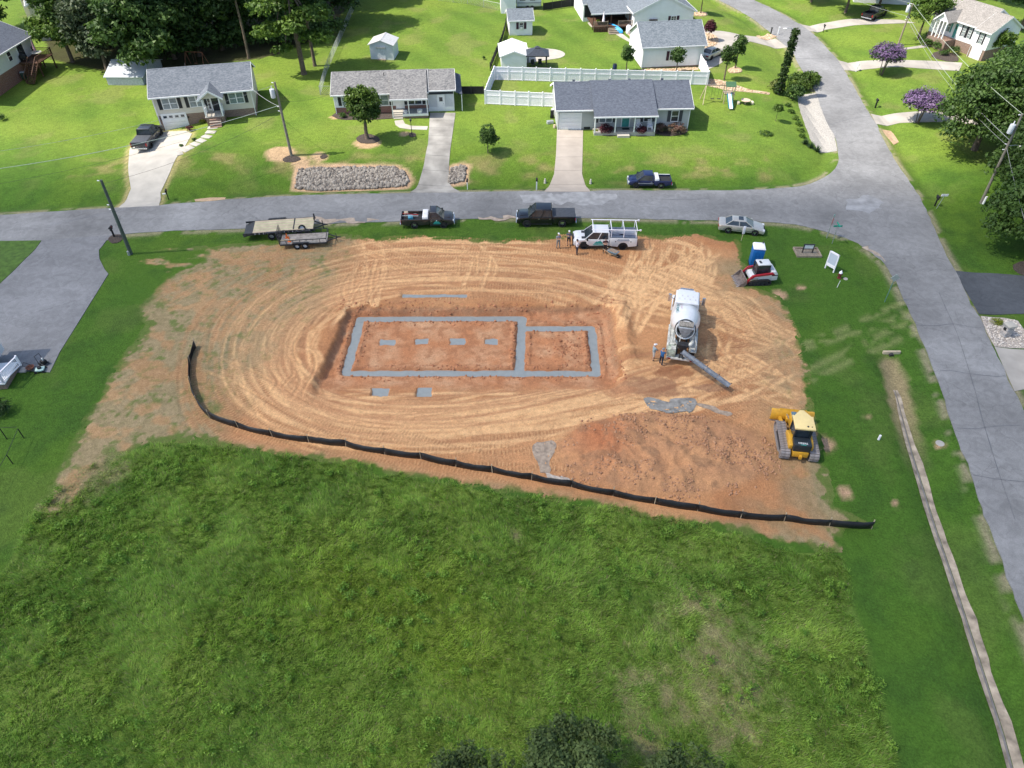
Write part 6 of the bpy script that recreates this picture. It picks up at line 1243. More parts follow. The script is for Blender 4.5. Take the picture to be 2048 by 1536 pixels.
MB().hexa([(-1.0, 0, .4), (0, 0, .6), (0, Wf, .6), (-1.0, Wf, .4)], [(-1.0, 0, .5), (0, 0, .82), (0, Wf, .82), (-1.0, Wf, .5)]).obj('dovetail', DARKST, FB)
for x in (Lf * .3, Lf * .43):
    for y, s in ((-.16, -1), (Wf + .16, 1)): wheel(FB, x, y, .38, .22, s, GALV)
for y in (-.32, Wf + .04): MB().prism([(Lf * .2, .6), (Lf * .23, .82), (Lf * .5, .82), (Lf * .53, .6), (Lf * .53, .66), (Lf * .505, .88), (Lf * .225, .88), (Lf * .2, .66)], y, y + .28).obj('fender', DARKST, FB)
tg = MB().bar((Lf, .5, .6), (Lf + 1.1, Wf / 2, .55), .1).bar((Lf, Wf - .5, .6), (Lf + 1.1, Wf / 2, .55), .1).bar((Lf + 1.1, Wf / 2, .55), (Lf + 1.4, Wf / 2, .55), .1).bar((Lf + .9, Wf / 2, .1), (Lf + .9, Wf / 2, 1.1), .08).obj('tongue', DARKST, FB)
MB().bar((Lf + .02, Wf * .9, .8), (Lf + .02, Wf * .9, 1.35), .14).bar((Lf + .02, Wf * .75, .8), (Lf + .02, Wf * .75, 1.1), .12).obj('winch_stand', DARKST, FB)
M = Matrix.Translation((Lf * .82, .05, .93)) @ Matrix.Rotation(math.radians(60), 4, 'X'); MB().lathe([(.22, -.1), (.36, -.1), (.39, -.05), (.39, .05), (.36, .1), (.22, .1)], 20, M).obj('spare_tyre', RUBBER, FB, smooth=True); MB().lathe([(.23, .04), (.1, .02), (.01, .03)], 16, M).obj('spare_rim', GALV, FB)
a = atsoil(562, 500); b_ = atsoil(655, 494.5); yw = yaw(a, b_); UT = thing('utility_trailer', 'black open utility trailer with raised mesh ramp, railings and two white wheels', 'trailer', (a[0], a[1] + .1, 0), yw); Lu = math.hypot(b_[0] - a[0], b_[1] - a[1]); Wu = 1.95
for k in range(9): MB().box(0, Lu, Wu * k / 9 + .01, Wu * (k + 1) / 9 - .01, .5, .55).obj('deck_plank', PLKG, UT)
for y in (-.03, Wu + .03):
    MB().bar((0, y, .5), (Lu, y, .5), .07, .14).obj('side_beam', DARKST, UT); MB().bar((0, y, 1.0), (Lu, y, 1.0), .06).obj('top_rail', DARKST, UT)
    for i in range(8): MB().bar((Lu * i / 7, y, .5), (Lu * i / 7, y, 1.0), .05).obj('upright', DARKST, UT)
MB().bar((Lu, 0, 1.0), (Lu, Wu, 1.0), .06).bar((Lu, 0, .5), (Lu, Wu, .5), .08).obj('front_rail', DARKST, UT)
g = MB()
for i in range(9): g.bar((-.02 - .0, Wu * i / 8, .5), (-.2, Wu * i / 8, 1.75), .035)
for i in range(5): g.bar((-.02 - .18 * i / 4, 0, .5 + 1.25 * i / 4), (-.02 - .18 * i / 4, Wu, .5 + 1.25 * i / 4), .04)
g.obj('ramp_gate', DARKST, UT)
MB().box(.15, Lu * .35, -.06, .02, 1.03, 1.08).obj('side_board', WOODP, UT); MB().box(.3, Lu * .5, Wu - .02, Wu + .06, 1.03, 1.08).obj('side_board', WOODP, UT); MB().box(Lu * .5, Lu * .82, -.09, -.07, .62, .82).obj('side_sign', mat('pale_sign', (.5, .48, .44), .7), UT)
for x in (Lu * .36, Lu * .53):
    for y, s in ((-.18, -1), (Wu + .18, 1)): wheel(UT, x, y, .34, .2, s, TRIM)
for y in (-.3, Wu + .06): MB().prism([(Lu * .25, .55), (Lu * .29, .74), (Lu * .6, .74), (Lu * .64, .55), (Lu * .64, .6), (Lu * .61, .79), (Lu * .28, .79), (Lu * .25, .6)], y, y + .25).obj('fender', DARKST, UT)
MB().bar((Lu, .3, .5), (Lu + 1.1, Wu / 2, .5), .08).bar((Lu, Wu - .3, .5), (Lu + 1.1, Wu / 2, .5), .08).bar((Lu + 1.0, Wu / 2, .5), (Lu + 1.35, Wu / 2, .5), .08).bar((Lu + .9, Wu / 2, .0), (Lu + .9, Wu / 2, .95), .06).obj('tongue', DARKST, UT)
for (x, y, lb) in ((.55, 1.3, 'orange traffic cone near the raised ramp of the utility trailer'), (.9, .55, 'orange traffic cone beside the near rail of the utility trailer')):
    c = thing('traffic_cone', lb, 'cone', Lw(UT, x, y, .55)); MB().box(-.17, .17, -.17, .17, 0, .03).obj('base', ORANGE, c); MB().cyl((0, 0, .03), (0, 0, .5), .12, .03, 12).obj('cone_body', ORANGE, c)

# ------------------------------------------------------------------ concrete mixer truck
x0, y0 = 14.05, 45.6; x1, y1 = flat_at(1376, 588, 2.75); MY = yaw((x0, y0), (x1, y1))
MX = thing('concrete_mixer', 'white concrete mixer truck with tilted drum and long discharge chute', 'mixer truck', (x0, y0, 0), MY)     # local x forward from the rear end
MW = mat('mixer_white', (.74, .75, .76), .4, var=.05, coat=.3); MWD = mat('mixer_dirty_white', (.56, .56, .52), .7, var=.35, scale=3); MG = mat('mixer_grey', (.35, .37, .4), .6, var=.3)
MB().box(.3, 9.0, -.45, -.3, .75, 1.05).box(.3, 9.0, .3, .45, .75, 1.05).obj('chassis', DARKST, MX)
MB().frus((5.0, 7.0, -1.15, 1.15), .95, (5.1, 6.6, -1.0, 1.0), 2.75).obj('cab', MW, MX, bevel=.08); MB().frus((4.95, 6.95, -1.05, 1.05), 2.7, (5.05, 6.75, -.92, .92), 2.86).obj('cab_roof', MW, MX, bevel=.06)
MB().frus((6.9, 8.9, -.95, .95), .9, (6.9, 8.6, -.75, .75), 1.75).obj('hood', MW, MX, bevel=.1); MB().box(8.85, 9.0, -.6, .6, .8, 1.6).obj('grille', CHROME, MX)
MB().hexa([(4.98, -.68, 1.85), (5.0, -.68, 1.85), (5.0, .68, 1.85), (4.98, .68, 1.85)], [(5.03, -.62, 2.45), (5.06, -.62, 2.45), (5.06, .62, 2.45), (5.03, .62, 2.45)]).obj('rear_window', GLASS, MX); MB().hexa([(6.98, -.85, 1.8), (7.0, -.85, 1.8), (7.0, .85, 1.8), (6.98, .85, 1.8)], [(6.68, -.8, 2.55), (6.72, -.8, 2.55), (6.72, .8, 2.55), (6.68, .8, 2.55)]).obj('windscreen', GLASS, MX)
for s in (-1, 1):
    MB().hexa([(5.6, s * 1.13, 1.75), (6.7, s * 1.13, 1.75), (6.7, s * 1.15, 1.75), (5.6, s * 1.15, 1.75)], [(5.65, s * 1.04, 2.45), (6.5, s * 1.04, 2.45), (6.5, s * 1.07, 2.45), (5.65, s * 1.07, 2.45)]).obj('side_window', GLASS, MX)
    MB().bar((6.5, s * 1.1, 2.0), (6.7, s * 1.45, 2.1), .05).box(6.62, 6.78, *sorted((s * 1.35, s * 1.62)), 1.6, 2.35).obj('mirror', CHROME, MX, bevel=.02)
    MB().prism([(6.8, .5), (6.95, 1.15), (7.5, 1.3), (8.3, 1.2), (8.6, .6), (8.4, .6), (8.1, 1.05), (7.5, 1.15), (7.1, 1.0), (6.95, .5)], *sorted((s * .85, s * 1.22))).obj('front_fender', MW, MX, bevel=.02)
    wheel(MX, 7.7, s * 1.02, .52, .32, s, CHROME)
    for x in (1.6, 2.95): wheel(MX, x, s * .93, .52, .5, s, GALV)
    MB().prism([(.7, .9), (.9, 1.2), (3.7, 1.2), (3.9, .9), (3.9, .95), (3.72, 1.26), (.88, 1.26), (.7, .95)], *sorted((s * .62, s * 1.25))).obj('rear_fender', MWD, MX)
    MB().box(4.0, 4.9, *sorted((s * .6, s * 1.15)), .55, 1.15).obj('fuel_tank', CHROME, MX, bevel=.1); MB().box(.25, 5.0, *sorted((s * 1.08, s * 1.16)), 1.28, 1.36).obj('side_rail', MWD, MX)
    MB().box(.3, 4.8, *sorted((s * .75, s * 1.1)), 1.22, 1.28).obj('walkway', MWD, MX)
    MB().bar((4.6, s * .3, .9), (4.6, s * .5, 2.0), .14).bar((1.3, s * .75, .9), (1.5, s * .8, 2.3), .14).obj('drum_stand', MWD, MX)
MB().box(4.85, 4.95, -.9, .9, 1.0, 1.9).obj('drum_pedestal', MW, MX)
ax0 = Vector((4.7, 0, 1.95)); ax1 = Vector((.85, 0, 3.0)); d = (ax1 - ax0); LD = d.length; MD = Matrix.Translation(ax0) @ d.to_track_quat('Z', 'X').to_matrix().to_4x4()
MB().lathe([(.01, 0), (.55, 0), (.85, .25), (1.17, 1.05), (1.22, 1.5), (1.2, 2.0), (1.0, 2.9), (.82, 3.55), (.78, LD), (.70, LD), (.66, 3.4), (.5, 2.9), (.01, 2.8)], 36, MD).obj('drum', MW, MX, smooth=True)
MB().lathe([(.83, 3.62), (.87, 3.62), (.87, 3.8), (.8, 3.8)], 36, MD).obj('drum_ring', DARKST, MX, smooth=True); MB().lathe([(1.235, 1.2), (1.25, 1.2), (1.25, 1.32), (1.235, 1.32)], 36, MD).obj('drum_band', MW, MX)
MB().lathe([(.01, 3.3), (.66, 3.42)], 30, MD).obj('drum_mouth', mat('mouth_dark', (.02, .02, .022), .8), MX)
# hopper
MB().hexa([(.62, -.18, 2.45), (.95, -.18, 2.55), (.95, .18, 2.55), (.62, .18, 2.45)], [(.30, -.62, 3.62), (1.05, -.68, 3.78), (1.05, .68, 3.78), (.30, .62, 3.62)]).obj('charge_hopper', MG, MX, bevel=.02); MB().frus((.42, .98, -.54, .54), 3.66, (.38, 1.02, -.58, .58), 3.80).obj('hopper_mouth', mat('hopper_inside', (.28, .25, .21), .9, var=.4, scale=6), MX)
c = MB()
for k in range(9):
    a0 = PI * (.1 + .8 * k / 9); a1 = PI * (.1 + .8 * (k + 1) / 9)
    q = lambda a, r_, z: (.5 - .12 * math.sin(a), r_ * math.cos(a), 2.62 - r_ * .95 * math.sin(a) + z)
    c.hexa([q(a0, .72, 0), q(a1, .72, 0), q(a1, .84, 0), q(a0, .84, 0)], [tuple(Vector(q(a0, .72, 0)) - Vector((.35, 0, 0))), tuple(Vector(q(a1, .72, 0)) - Vector((.35, 0, 0))), tuple(Vector(q(a1, .84, 0)) - Vector((.35, 0, 0))), tuple(Vector(q(a0, .84, 0)) - Vector((.35, 0, 0)))])
c.obj('collector_rim', MWD, MX)
MB().hexa([(.1, -.15, 1.5), (.5, -.15, 1.5), (.5, .15, 1.5), (.1, .15, 1.5)], [(-.05, -.5, 2.1), (.5, -.5, 2.1), (.5, .5, 2.1), (-.05, .5, 2.1)]).obj('discharge_funnel', DARKST, MX)
MB().box(-.1, .5, -1.15, 1.15, .55, .75).obj('rear_bumper', MWD, MX, bevel=.03); MB().box(-.05, .75, .45, 1.15, .75, 1.5).obj('control_box', mat('mossy_white', (.42, .47, .38), .8, var=.4, scale=5), MX, bevel=.05); MB().box(-.02, .4, .5, .9, 1.5, 1.62).obj('control_lid', MWD, MX)
for y in (-1.1, .3, 1.1): MB().tube([(.6, y, 1.25), (.35, y, 2.0), (1.0, y * .8, 2.5)], .035, 6).obj('grab_rail', MWD, MX)
MB().bar((-.1, -.2, .8), (.2, -.1, 1.5), .18).bar((.0, .1, .7), (.1, .0, 1.4), .14).obj('chute_pivot', DARKST, MX)
for s in (-1, 1): MB().box(-.12, -.09, *sorted((s * .8, s * 1.05)), .58, .7).obj('tail_light', TAIL, MX)
# chute (world -> local)
inv = Matrix.LocRotScale(Vector((x0, y0, 0)), Euler((0, 0, MY)), None).inverted()
c0 = inv @ Vector((*flat_at(1364, 702, 1.75), 1.75)); c1 = inv @ Vector((*flat_at(1459, 771, .75), .75)); NS = 4
for k in range(NS):
    a = c0.lerp(c1, k / NS + .004); b = c0.lerp(c1, (k + 1) / NS); dd_ = (b - a).normalized(); sx = dd_.cross(Vector((0, 0, 1))).normalized(); up = sx.cross(dd_); g = MB(); V = []
    for p_ in (a, b):
        for rr_ in (.27, .24):
            for j in range(9): th = PI * j / 8; V.append(p_ - sx * math.cos(th) * rr_ * 1.0 - up * math.sin(th) * rr_ * .8)
    F = []
    for j in range(8): F += [(j, j + 1, 18 + j + 1, 18 + j), (9 + j, 27 + j, 27 + j + 1, 9 + j + 1), (j, 9 + j, 10 + j, j + 1), (18 + j, 19 + j, 28 + j, 27 + j)]
    F += [(0, 18, 27, 9), (8, 17, 35, 26)]
    g.add(V, F).obj('chute_section', mat('chute_steel', (.2, .22, .25), .55, metal=.3, var=.3), MX); q = MB(); q.bar(b - sx * .3 - dd_ * .03 + up * .02, b - sx * .3 + dd_ * .03 + up * .02, .06, .1).bar(b + sx * .3 - dd_ * .03 + up * .02, b + sx * .3 + dd_ * .03 + up * .02, .06, .1); q.obj('chute_hinge', DARKST, MX)
MB().bar(Vector((.2, 0, 1.0)), c0.lerp(c1, .22) - Vector((0, 0, .25)), .09).obj('chute_support', MWD, MX)
# lettering on the drum shoulder
for s, sz_, mm_, th, off in (('CAROLINA', .36, mat('letter_teal', (.02, .2, .22), .5), math.radians(50), 1.22), ('---------', .34, mat('letter_pink', (.45, .03, .12), .5), math.radians(66), 1.22)):
    r_ = off + .012; zc_ = 1.55; pnt = MD @ Vector((0, 0, zc_)); axd = d.normalized(); left = Vector((0, 1, 0)); upv = axd.cross(left) * -1
    if upv.z < 0: upv = -upv
    nrm = (left * math.cos(th) + upv * math.sin(th)).normalized(); xdir = axd * -1; ydir = nrm.cross(xdir)
    Mt = Matrix((xdir, ydir, nrm)).transposed().to_4x4(); Mt.translation = pnt + nrm * r_; o = text('drum_lettering', s, sz_, mm_, MX, (0, 0, 0), (0, 0, 0)); o.matrix_local = Mt
for i in range(7): MB().box(5.4 + .45 * (i % 2), 5.6 + .45 * (i % 2), -.75 + .23 * i, -.62 + .23 * i, 2.858, 2.864).obj('roof_mark', mat('faded_mark', (.6, .57, .58), .7), MX)

# ------------------------------------------------------------------ bulldozer
YEL = mat('machine_yellow', (.62, .33, .03), .45, var=.12, coat=.2); YROOF = mat('cab_roof_yellow', (.80, .62, .28), .5, var=.04); TRK = mat('track_steel', (.30, .27, .26), .6, var=.3, metal=.3); NAVYB = mat('machine_charcoal', (.02, .027, .035), .45)
rl = at(1553, 917); rr_ = at(1630, 925); DZ = thing('bulldozer', 'yellow bulldozer with wide blade and long tracks parked beside the spoil heap', 'bulldozer', ((rl[0] + rr_[0]) / 2 + .12, (rl[1] + rr_[1]) / 2 - .1, -.02), yaw(rl, rr_) + PI / 2)
HW = math.hypot(rl[0] - rr_[0], rl[1] - rr_[1]) / 2
shoe = MB().box(-.085, .085, -.34, .34, 0, .03).box(-.085, -.065, -.34, .34, .03, .075).mesh('track_shoe', TRK)
for s in (-1, 1):
    cy = s * (HW - .34); pts = []; Lt, rt = 3.35, .40
    per = 2 * (Lt - 2 * rt) + 2 * PI * rt; n_ = 44
    for i in range(n_):
        u = per * i / n_; st_ = Lt - 2 * rt
        if u < st_: x, z, a = rt + u, 2 * rt, 0
        elif u < st_ + PI * rt: ph = (u - st_) / rt; x, z, a = Lt - rt + rt * math.sin(ph), rt + rt * math.cos(ph), ph
        elif u < 2 * st_ + PI * rt: x, z, a = Lt - rt - (u - st_ - PI * rt), 0, PI
        else: ph = (u - 2 * st_ - PI * rt) / rt; x, z, a = rt - rt * math.sin(ph), rt - rt * math.cos(ph), PI + ph
        o = bpy.data.objects.new('track_shoe', shoe); COL.objects.link(o); o.parent = DZ; o.location = (x, cy, z + .03); o.rotation_euler = (0, a, 0)
    MB().prism([(.25, .08), (3.1, .08), (3.25, .4), (3.1, .72), (.25, .72), (.1, .4)], cy - .2, cy + .2).obj('track_frame', NAVYB, DZ)
    for x in (.42, 2.93): MB().cyl((x, cy - .24, .42), (x, cy + .24, .42), .33, .33, 18).obj('sprocket', TRK, DZ)
    MB().prism([(.35, .85), (2.0, .85), (2.0, 1.15), (1.3, 1.45), (.35, 1.25)], s * .55, s * .86).obj('fender', YEL, DZ, bevel=.04)
    MB().bar((1.6, s * (HW - .75), .55), (4.0, s * (HW - .45), .45), .2).obj('push_arm', YEL, DZ)
    MB().bar((3.2, s * .35, 1.0), (4.1, s * .45, .75), .1).obj('lift_cylinder', CHROME, DZ)
MB().box(.1, 2.2, -.55, .55, .5, 1.25).obj('hull', YEL, DZ, bevel=.04); MB().box(.05, .9, -.62, .62, .95, 1.62).obj('fuel_tank', NAVYB, DZ, bevel=.06); MB().box(.0, .12, -.55, .55, .45, .95).obj('rear_plate', YEL, DZ, bevel=.03); MB().box(-.22, .02, -.09, .09, .45, .7).obj('drawbar', YEL, DZ)
MB().box(2.1, 3.6, -.42, .42, .6, 1.5).obj('hood', YEL, DZ, bevel=.05); MB().box(2.5, 3.55, -.38, -.03, 1.5, 1.6).box(2.5, 3.55, .03, .38, 1.5, 1.6).obj('hood_grille', mat('grille_blue', (.1, .17, .22), .5), DZ); MB().cyl((3.0, 0, 1.5), (3.0, 0, 2.05), .07).obj('exhaust_pipe', CHROME, DZ)
MB().frus((.95, 2.15, -.55, .55), 1.2, (1.0, 2.1, -.52, .52), 2.45).obj('cab_glass', GLASS, DZ)
for x in (.95, 2.12):
    for s in (-1, 1): MB().box(x - .05, x + .05, s * .56 - .05, s * .56 + .05, 1.2, 2.45).obj('cab_post', NAVYB, DZ)
MB().prismz([(.78, -.72), (1.9, -.72), (2.2, -.74), (2.12, -.62), (2.75, -.14), (2.75, .14), (2.12, .62), (2.2, .74), (1.9, .72), (.78, .72)], 2.45, 2.6).obj('cab_roof', YROOF, DZ, bevel=.03)
MB().cyl((1.05, -.2, 2.6), (1.05, -.2, 2.63), .07).cyl((1.05, -.48, 2.6), (1.05, -.48, 2.62), .045).obj('roof_port', NAVYB, DZ)
MB().prism([(4.05, .08), (4.2, .05), (4.12, .35), (4.2, .75), (4.38, 1.02), (4.2, 1.02), (4.02, .7), (3.98, .35)], -HW - .22, HW + .22).obj('blade', YEL, DZ, bevel=.02); MB().prism([(4.2, 1.0), (4.38, 1.0), (4.3, 1.15)], -1.0, 1.0).obj('blade_guard', YEL, DZ); MB().box(3.6, 4.05, -.5, .5, .3, .7).obj('blade_mount', YEL, DZ, bevel=.03); MB().box(4.02, 4.16, -HW - .22, HW + .22, .0, .12).obj('cutting_edge', TRK, DZ)
text('tank_lettering', 'DEERE', .24, LOGO_W, DZ, (.28, 0, 1.628), (0, 0, -PI / 2)); o = MB().box(.1, .16, -.2, .2, 1.62, 1.628).obj('green_label', LOGO_G, DZ)

# ------------------------------------------------------------------ compact track loader (faces left)
a = at(1536, 571); b_ = at(1495, 571); SK = thing('track_loader', 'red and white compact track loader with toothed bucket, facing left by the portable toilet', 'track loader', ((a[0] + b_[0]) / 2, (a[1] + b_[1]) / 2 + .8, 0), yaw(a, b_) + .06)
SKR = mat('loader_red', (.38, .015, .03), .35, var=.1, coat=.4); SKW = mat('loader_white', (.62, .64, .65), .4, var=.06); 
for s in (-1, 1):
    cy = s * .72; prof = [(-1.15, .15), (-.95, .02), (.9, .02), (1.15, .2), (1.0, .42), (-.1, .62), (-.85, .62), (-1.15, .42)]; inner = [(p_[0] * .9, .31 + (p_[1] - .31) * .78) for p_ in prof]; n_ = len(prof); g = MB()
    for i in range(n_):
        j = (i + 1) % n_; g.hexa([(prof[i][0], cy - .2, prof[i][1]), (prof[j][0], cy - .2, prof[j][1]), (prof[j][0], cy + .2, prof[j][1]), (prof[i][0], cy + .2, prof[i][1])], [(inner[i][0], cy - .2, inner[i][1]), (inner[j][0], cy - .2, inner[j][1]), (inner[j][0], cy + .2, inner[j][1]), (inner[i][0], cy + .2, inner[i][1])])
    g.obj('rubber_track', RUBBER, SK); MB().prism([(-.95, .15), (.9, .15), (.85, .35), (-.1, .5), (-.85, .5)], cy - .12, cy + .12).obj('track_frame', DARKST, SK)
    for x in (-.75, -.35, .05, .45, .82): MB().cyl((x, cy - .17, .2), (x, cy + .17, .2), .13, .13, 12).obj('roller', DARKST, SK)
    MB().prism([(-1.35, 1.15), (-1.1, 1.4), (.8, 1.15), (1.25, .55), (1.35, .25), (1.15, .25), (.95, .65), (.5, .98), (-1.2, 1.15)], *sorted((s * .72, s * .86))).obj('lift_arm', SKR, SK, bevel=.02)
    MB().bar((.2, s * .79, .75), (1.2, s * .79, .5), .09).obj('cylinder', CHROME, SK)
MB().prism([(-1.1, .5), (.9, .5), (.8, .85), (-.3, 1.0), (-1.1, 1.0)], -.7, .7).obj('body', SKW, SK, bevel=.04); MB().prism([(-1.75, .45), (-1.1, .4), (-1.0, 1.45), (-1.45, 1.45), (-1.7, 1.1)], -.72, .72).obj('engine_cover', SKW, SK, bevel=.08)
MB().frus((-.85, .45, -.45, .45), .9, (-.8, .25, -.44, .44), 1.98).obj('cab_glass', GLASS, SK); MB().box(-.92, .34, -.5, .5, 1.98, 2.1).obj('cab_roof', SKW, SK, bevel=.04); MB().box(-.1, .12, -.22, .22, 2.1, 2.115).obj('roof_hatch', DARKST, SK)
for x in (-.85, .38):
    for s in (-1, 1): MB().box(x - .04, x + .04, s * .46 - .04, s * .46 + .04, .9, 1.98).obj('cab_post', DARKST, SK)
MB().prism([(-.9, .95), (.6, .85), (.9, .6), (.7, 1.05), (-.8, 1.2)], .58, .62).obj('side_stripe', SKR, SK); MB().box(-1.66, -1.12, .722, .735, .96, 1.06).obj('name_band', mat('ink_black', (.03, .03, .04), .6), SK)
BUCK = mat('worn_bucket', (.24, .2, .18), .55, var=.4, scale=3, metal=.3); b = MB(); pr = [(1.3, .75), (1.25, .35), (1.35, .05), (2.05, .0), (2.05, .03), (1.4, .1), (1.32, .35), (1.37, .73)]
b.prism(pr, -.95, .95); b.obj('bucket', BUCK, SK)
for s in (-1, 1): MB().prism([(1.3, .75), (1.25, .35), (1.35, .05), (2.05, .0), (1.5, .6)], *sorted((s * .93, s * .97))).obj('bucket_side', BUCK, SK)
for k in range(8): MB().hexa([(2.0, -.88 + k * .25, 0), (2.0, -.80 + k * .25, 0), (2.22, -.82 + k * .25, 0), (2.22, -.86 + k * .25, 0)], [(2.0, -.88 + k * .25, .06), (2.0, -.80 + k * .25, .06), (2.22, -.82 + k * .25, .03), (2.22, -.86 + k * .25, .03)]).obj('tooth', mat('tooth_steel', (.5, .5, .5), .4, metal=.6), SK)
# ------------------------------------------------------------------ foliage
def crown(name, blobs, n, size, m, parent=None, seed=0, shell=.42, flat=.0, droop=0, kind=None, flowers=None):
    """leaf sprays scattered through the crown's volume; blobs = (cx,cy,cz, rx,ry,rz)"""
    R_ = np.random.default_rng(seed); B_ = np.array(blobs, float); vol = B_[:, 3] * B_[:, 4] * B_[:, 5]; w_ = vol ** (2 / 3.); w_ /= w_.sum()
    k = R_.choice(len(B_), n, p=w_); d = R_.normal(size=(n, 3)); d /= np.linalg.norm(d, axis=1)[:, None]; d[:, 2] = np.where(d[:, 2] < -.35, -d[:, 2] * .6, d[:, 2])
    r = R_.uniform(0, 1, n) ** shell; lump = 1 + .34 * (fbm(d[:, 0] * 2.2 + k * 7.1, d[:, 1] * 2.2 + d[:, 2] * 3, seed, 3) - .5) * 2
    c = B_[k, :3] + d * B_[k, 3:] * (r * lump)[:, None]
    keep = fbm(c[:, 0] / (size * 4.5), (c[:, 1] + 1.7 * c[:, 2]) / (size * 4.5), seed + 3, 3) > .36; c, d, k = c[keep], d[keep], k[keep]; n = len(c)
    nr = d * .8 + R_.normal(size=(n, 3)) * .75 + np.array([0, 0, .45]); nr /= np.linalg.norm(nr, axis=1)[:, None]
    t = np.cross(nr, R_.normal(size=(n, 3))); t /= np.linalg.norm(t, axis=1)[:, None]; b = np.cross(nr, t); s = size * R_.uniform(.55, 1.35, (n, 1))
    V = np.stack([c - t * s, c - b * s * .5 + nr * s * .12, c + t * s + nr * s * -.2, c + b * s * .55 + nr * s * .12], 1)
    lo = np.array([V[..., 2].min()]); tone = np.repeat(np.clip(.5 + .55 * (fbm(c[:, 0] / (size * 7), (c[:, 1] + c[:, 2]) / (size * 7), seed + 9, 2) - .5) * 2 + R_.uniform(-.28, .28, n), 0, 1), 4)
    return fast(name, V.reshape(-1, 3), np.arange(4 * n).reshape(n, 4), m, parent, kind, tone=tone)
def limbs(parent, h, r, ends, m=BARK, name='trunk', fork=.45, multi=1, spread=.35, seed=0):
    rr = random.Random(seed); b = MB()
    for q in range(multi):
        off = Vector((math.cos(q * 2.4), math.sin(q * 2.4), 0)) * (r * 1.1 if multi > 1 else 0); top = Vector((off.x * (1 + spread * 6), off.y * (1 + spread * 6), h * fork)); base = off + Vector((0, 0, -.2)); rb = r / (multi ** .5)
        mid = (base + top) / 2 + Vector((rr.uniform(-.1, .1), rr.uniform(-.1, .1), 0)) * h * .1; b.cyl(base, base.lerp(mid, .12), rb * 1.5, rb * 1.05, 9, False); b.cyl(base.lerp(mid, .12), mid, rb * 1.05, rb * .85, 9, False); b.cyl(mid, top, rb * .85, rb * .68, 9, False)
        for e in ends[q::multi] if multi > 1 else ends:
            e = Vector(e); m1 = top.lerp(e, .5) + Vector((0, 0, .12 * h * rr.random())); b.cyl(top, m1, rb * .5, rb * .3, 6, False); b.cyl(m1, e, rb * .3, rb * .1, 5, False)
    return b.obj(name, m, parent, smooth=True)
OAK = leaf_mat('oak_leaf', (.028, .065, .014), (.10, .175, .035)); BRT = leaf_mat('bright_leaf', (.04, .085, .015), (.13, .21, .03), .3); GRY = leaf_mat('greyish_leaf', (.04, .07, .03), (.13, .17, .085)); DRK = leaf_mat('forest_leaf', (.018, .045, .012), (.065, .125, .028), .2)
MYR = leaf_mat('myrtle_leaf', (.02, .04, .018), (.05, .09, .03)); PUR = leaf_mat('myrtle_blossom', (.11, .06, .15), (.28, .19, .34), .2); BUR = leaf_mat('burgundy_leaf', (.05, .012, .02), (.14, .035, .05)); LIM = leaf_mat('lime_shrub_leaf', (.16, .2, .02), (.36, .4, .05)); IVY = leaf_mat('ivy_leaf', (.02, .045, .012), (.06, .11, .02))
def blobset(R0, H, n, seed, squash=.7):
    rr = random.Random(seed); o = [(0, 0, H * .62, R0 * .8, R0 * .8, H * .34)]
    for i in range(n): a = 2 * PI * i / n + rr.uniform(-.3, .3); d = R0 * rr.uniform(.4, .62); z = H * rr.uniform(.42, .82); s = R0 * rr.uniform(.38, .55); o.append((d * math.cos(a), d * math.sin(a), z, s, s, s * squash * 1.15))
    return o
def tree(name, label, px, H, R0, m, n=9000, leaf=.26, seed=0, cat='tree', nb=7, tr=.3, multi=1, group=None, blobs=None, rz=0, loc=None, fork=.4):
    p = loc or P(*px); t = thing(name, label, cat, p, rz, group); bl = blobs or blobset(R0, H, nb, seed); crown('crown', bl, n, leaf, m, t, seed)
    limbs(t, H, tr, [(b[0] * .8, b[1] * .8, b[2]) for b in bl[1:]] + [(0, 0, H * .8)], multi=multi, seed=seed, fork=fork); t['_h'] = H; return t
# woods on the upper left: every tree its own object; three crowns shared, resized and turned
W_A = tree('broadleaf_tree', 'bright green broadleaf tree at the left end of the woods', (146, 124), 13, 4.6, BRT, 12000, .30, 1, nb=8, group='woods behind the houses', blobs=[(0, 0, 9, 3.2, 3.2, 3.4), (0, 0, 5.5, 4.2, 4.0, 2.6), (1.6, -1, 3.6, 2.6, 2.4, 1.6), (-1.8, -.8, 4.4, 2.4, 2.2, 1.9), (.4, .5, 12, 2, 2, 2.2), (1.8, 1, 8, 2.2, 2.2, 2)])
W_B = tree('broadleaf_tree', 'grey-green broadleaf tree second from the left end of the woods', (214, 138), 12, 5, GRY, 12000, .30, 2, nb=8, group='woods behind the houses', blobs=[(0, 0, 8.5, 3.4, 3.4, 3.2), (1.5, -1.2, 5, 3.1, 3, 2.4), (-1.8, -.8, 5.6, 2.8, 2.6, 2.4), (.4, -2.2, 3.4, 2.4, 1.8, 1.5), (2.6, .4, 7.5, 2.2, 2.2, 2), (-2.2, 1, 8.5, 2.3, 2.2, 2)])
W_C = tree('broadleaf_tree', 'big mid-green tree overhanging the pale metal shed', (300, 152), 14, 6, OAK, 15000, .32, 3, nb=9, group='woods behind the houses', blobs=[(0, 0, 9, 4.6, 4.6, 4), (2.4, -2.2, 5.4, 3.4, 3, 2.6), (-2.6, -1.6, 6.4, 3.2, 3, 2.6), (.6, -3, 3.6, 2.8, 2, 1.8), (3.6, .6, 8, 2.8, 2.8, 2.4), (-3, 1.6, 9.5, 2.8, 2.8, 2.4), (.5, .5, 12.5, 3, 3, 2.4)])
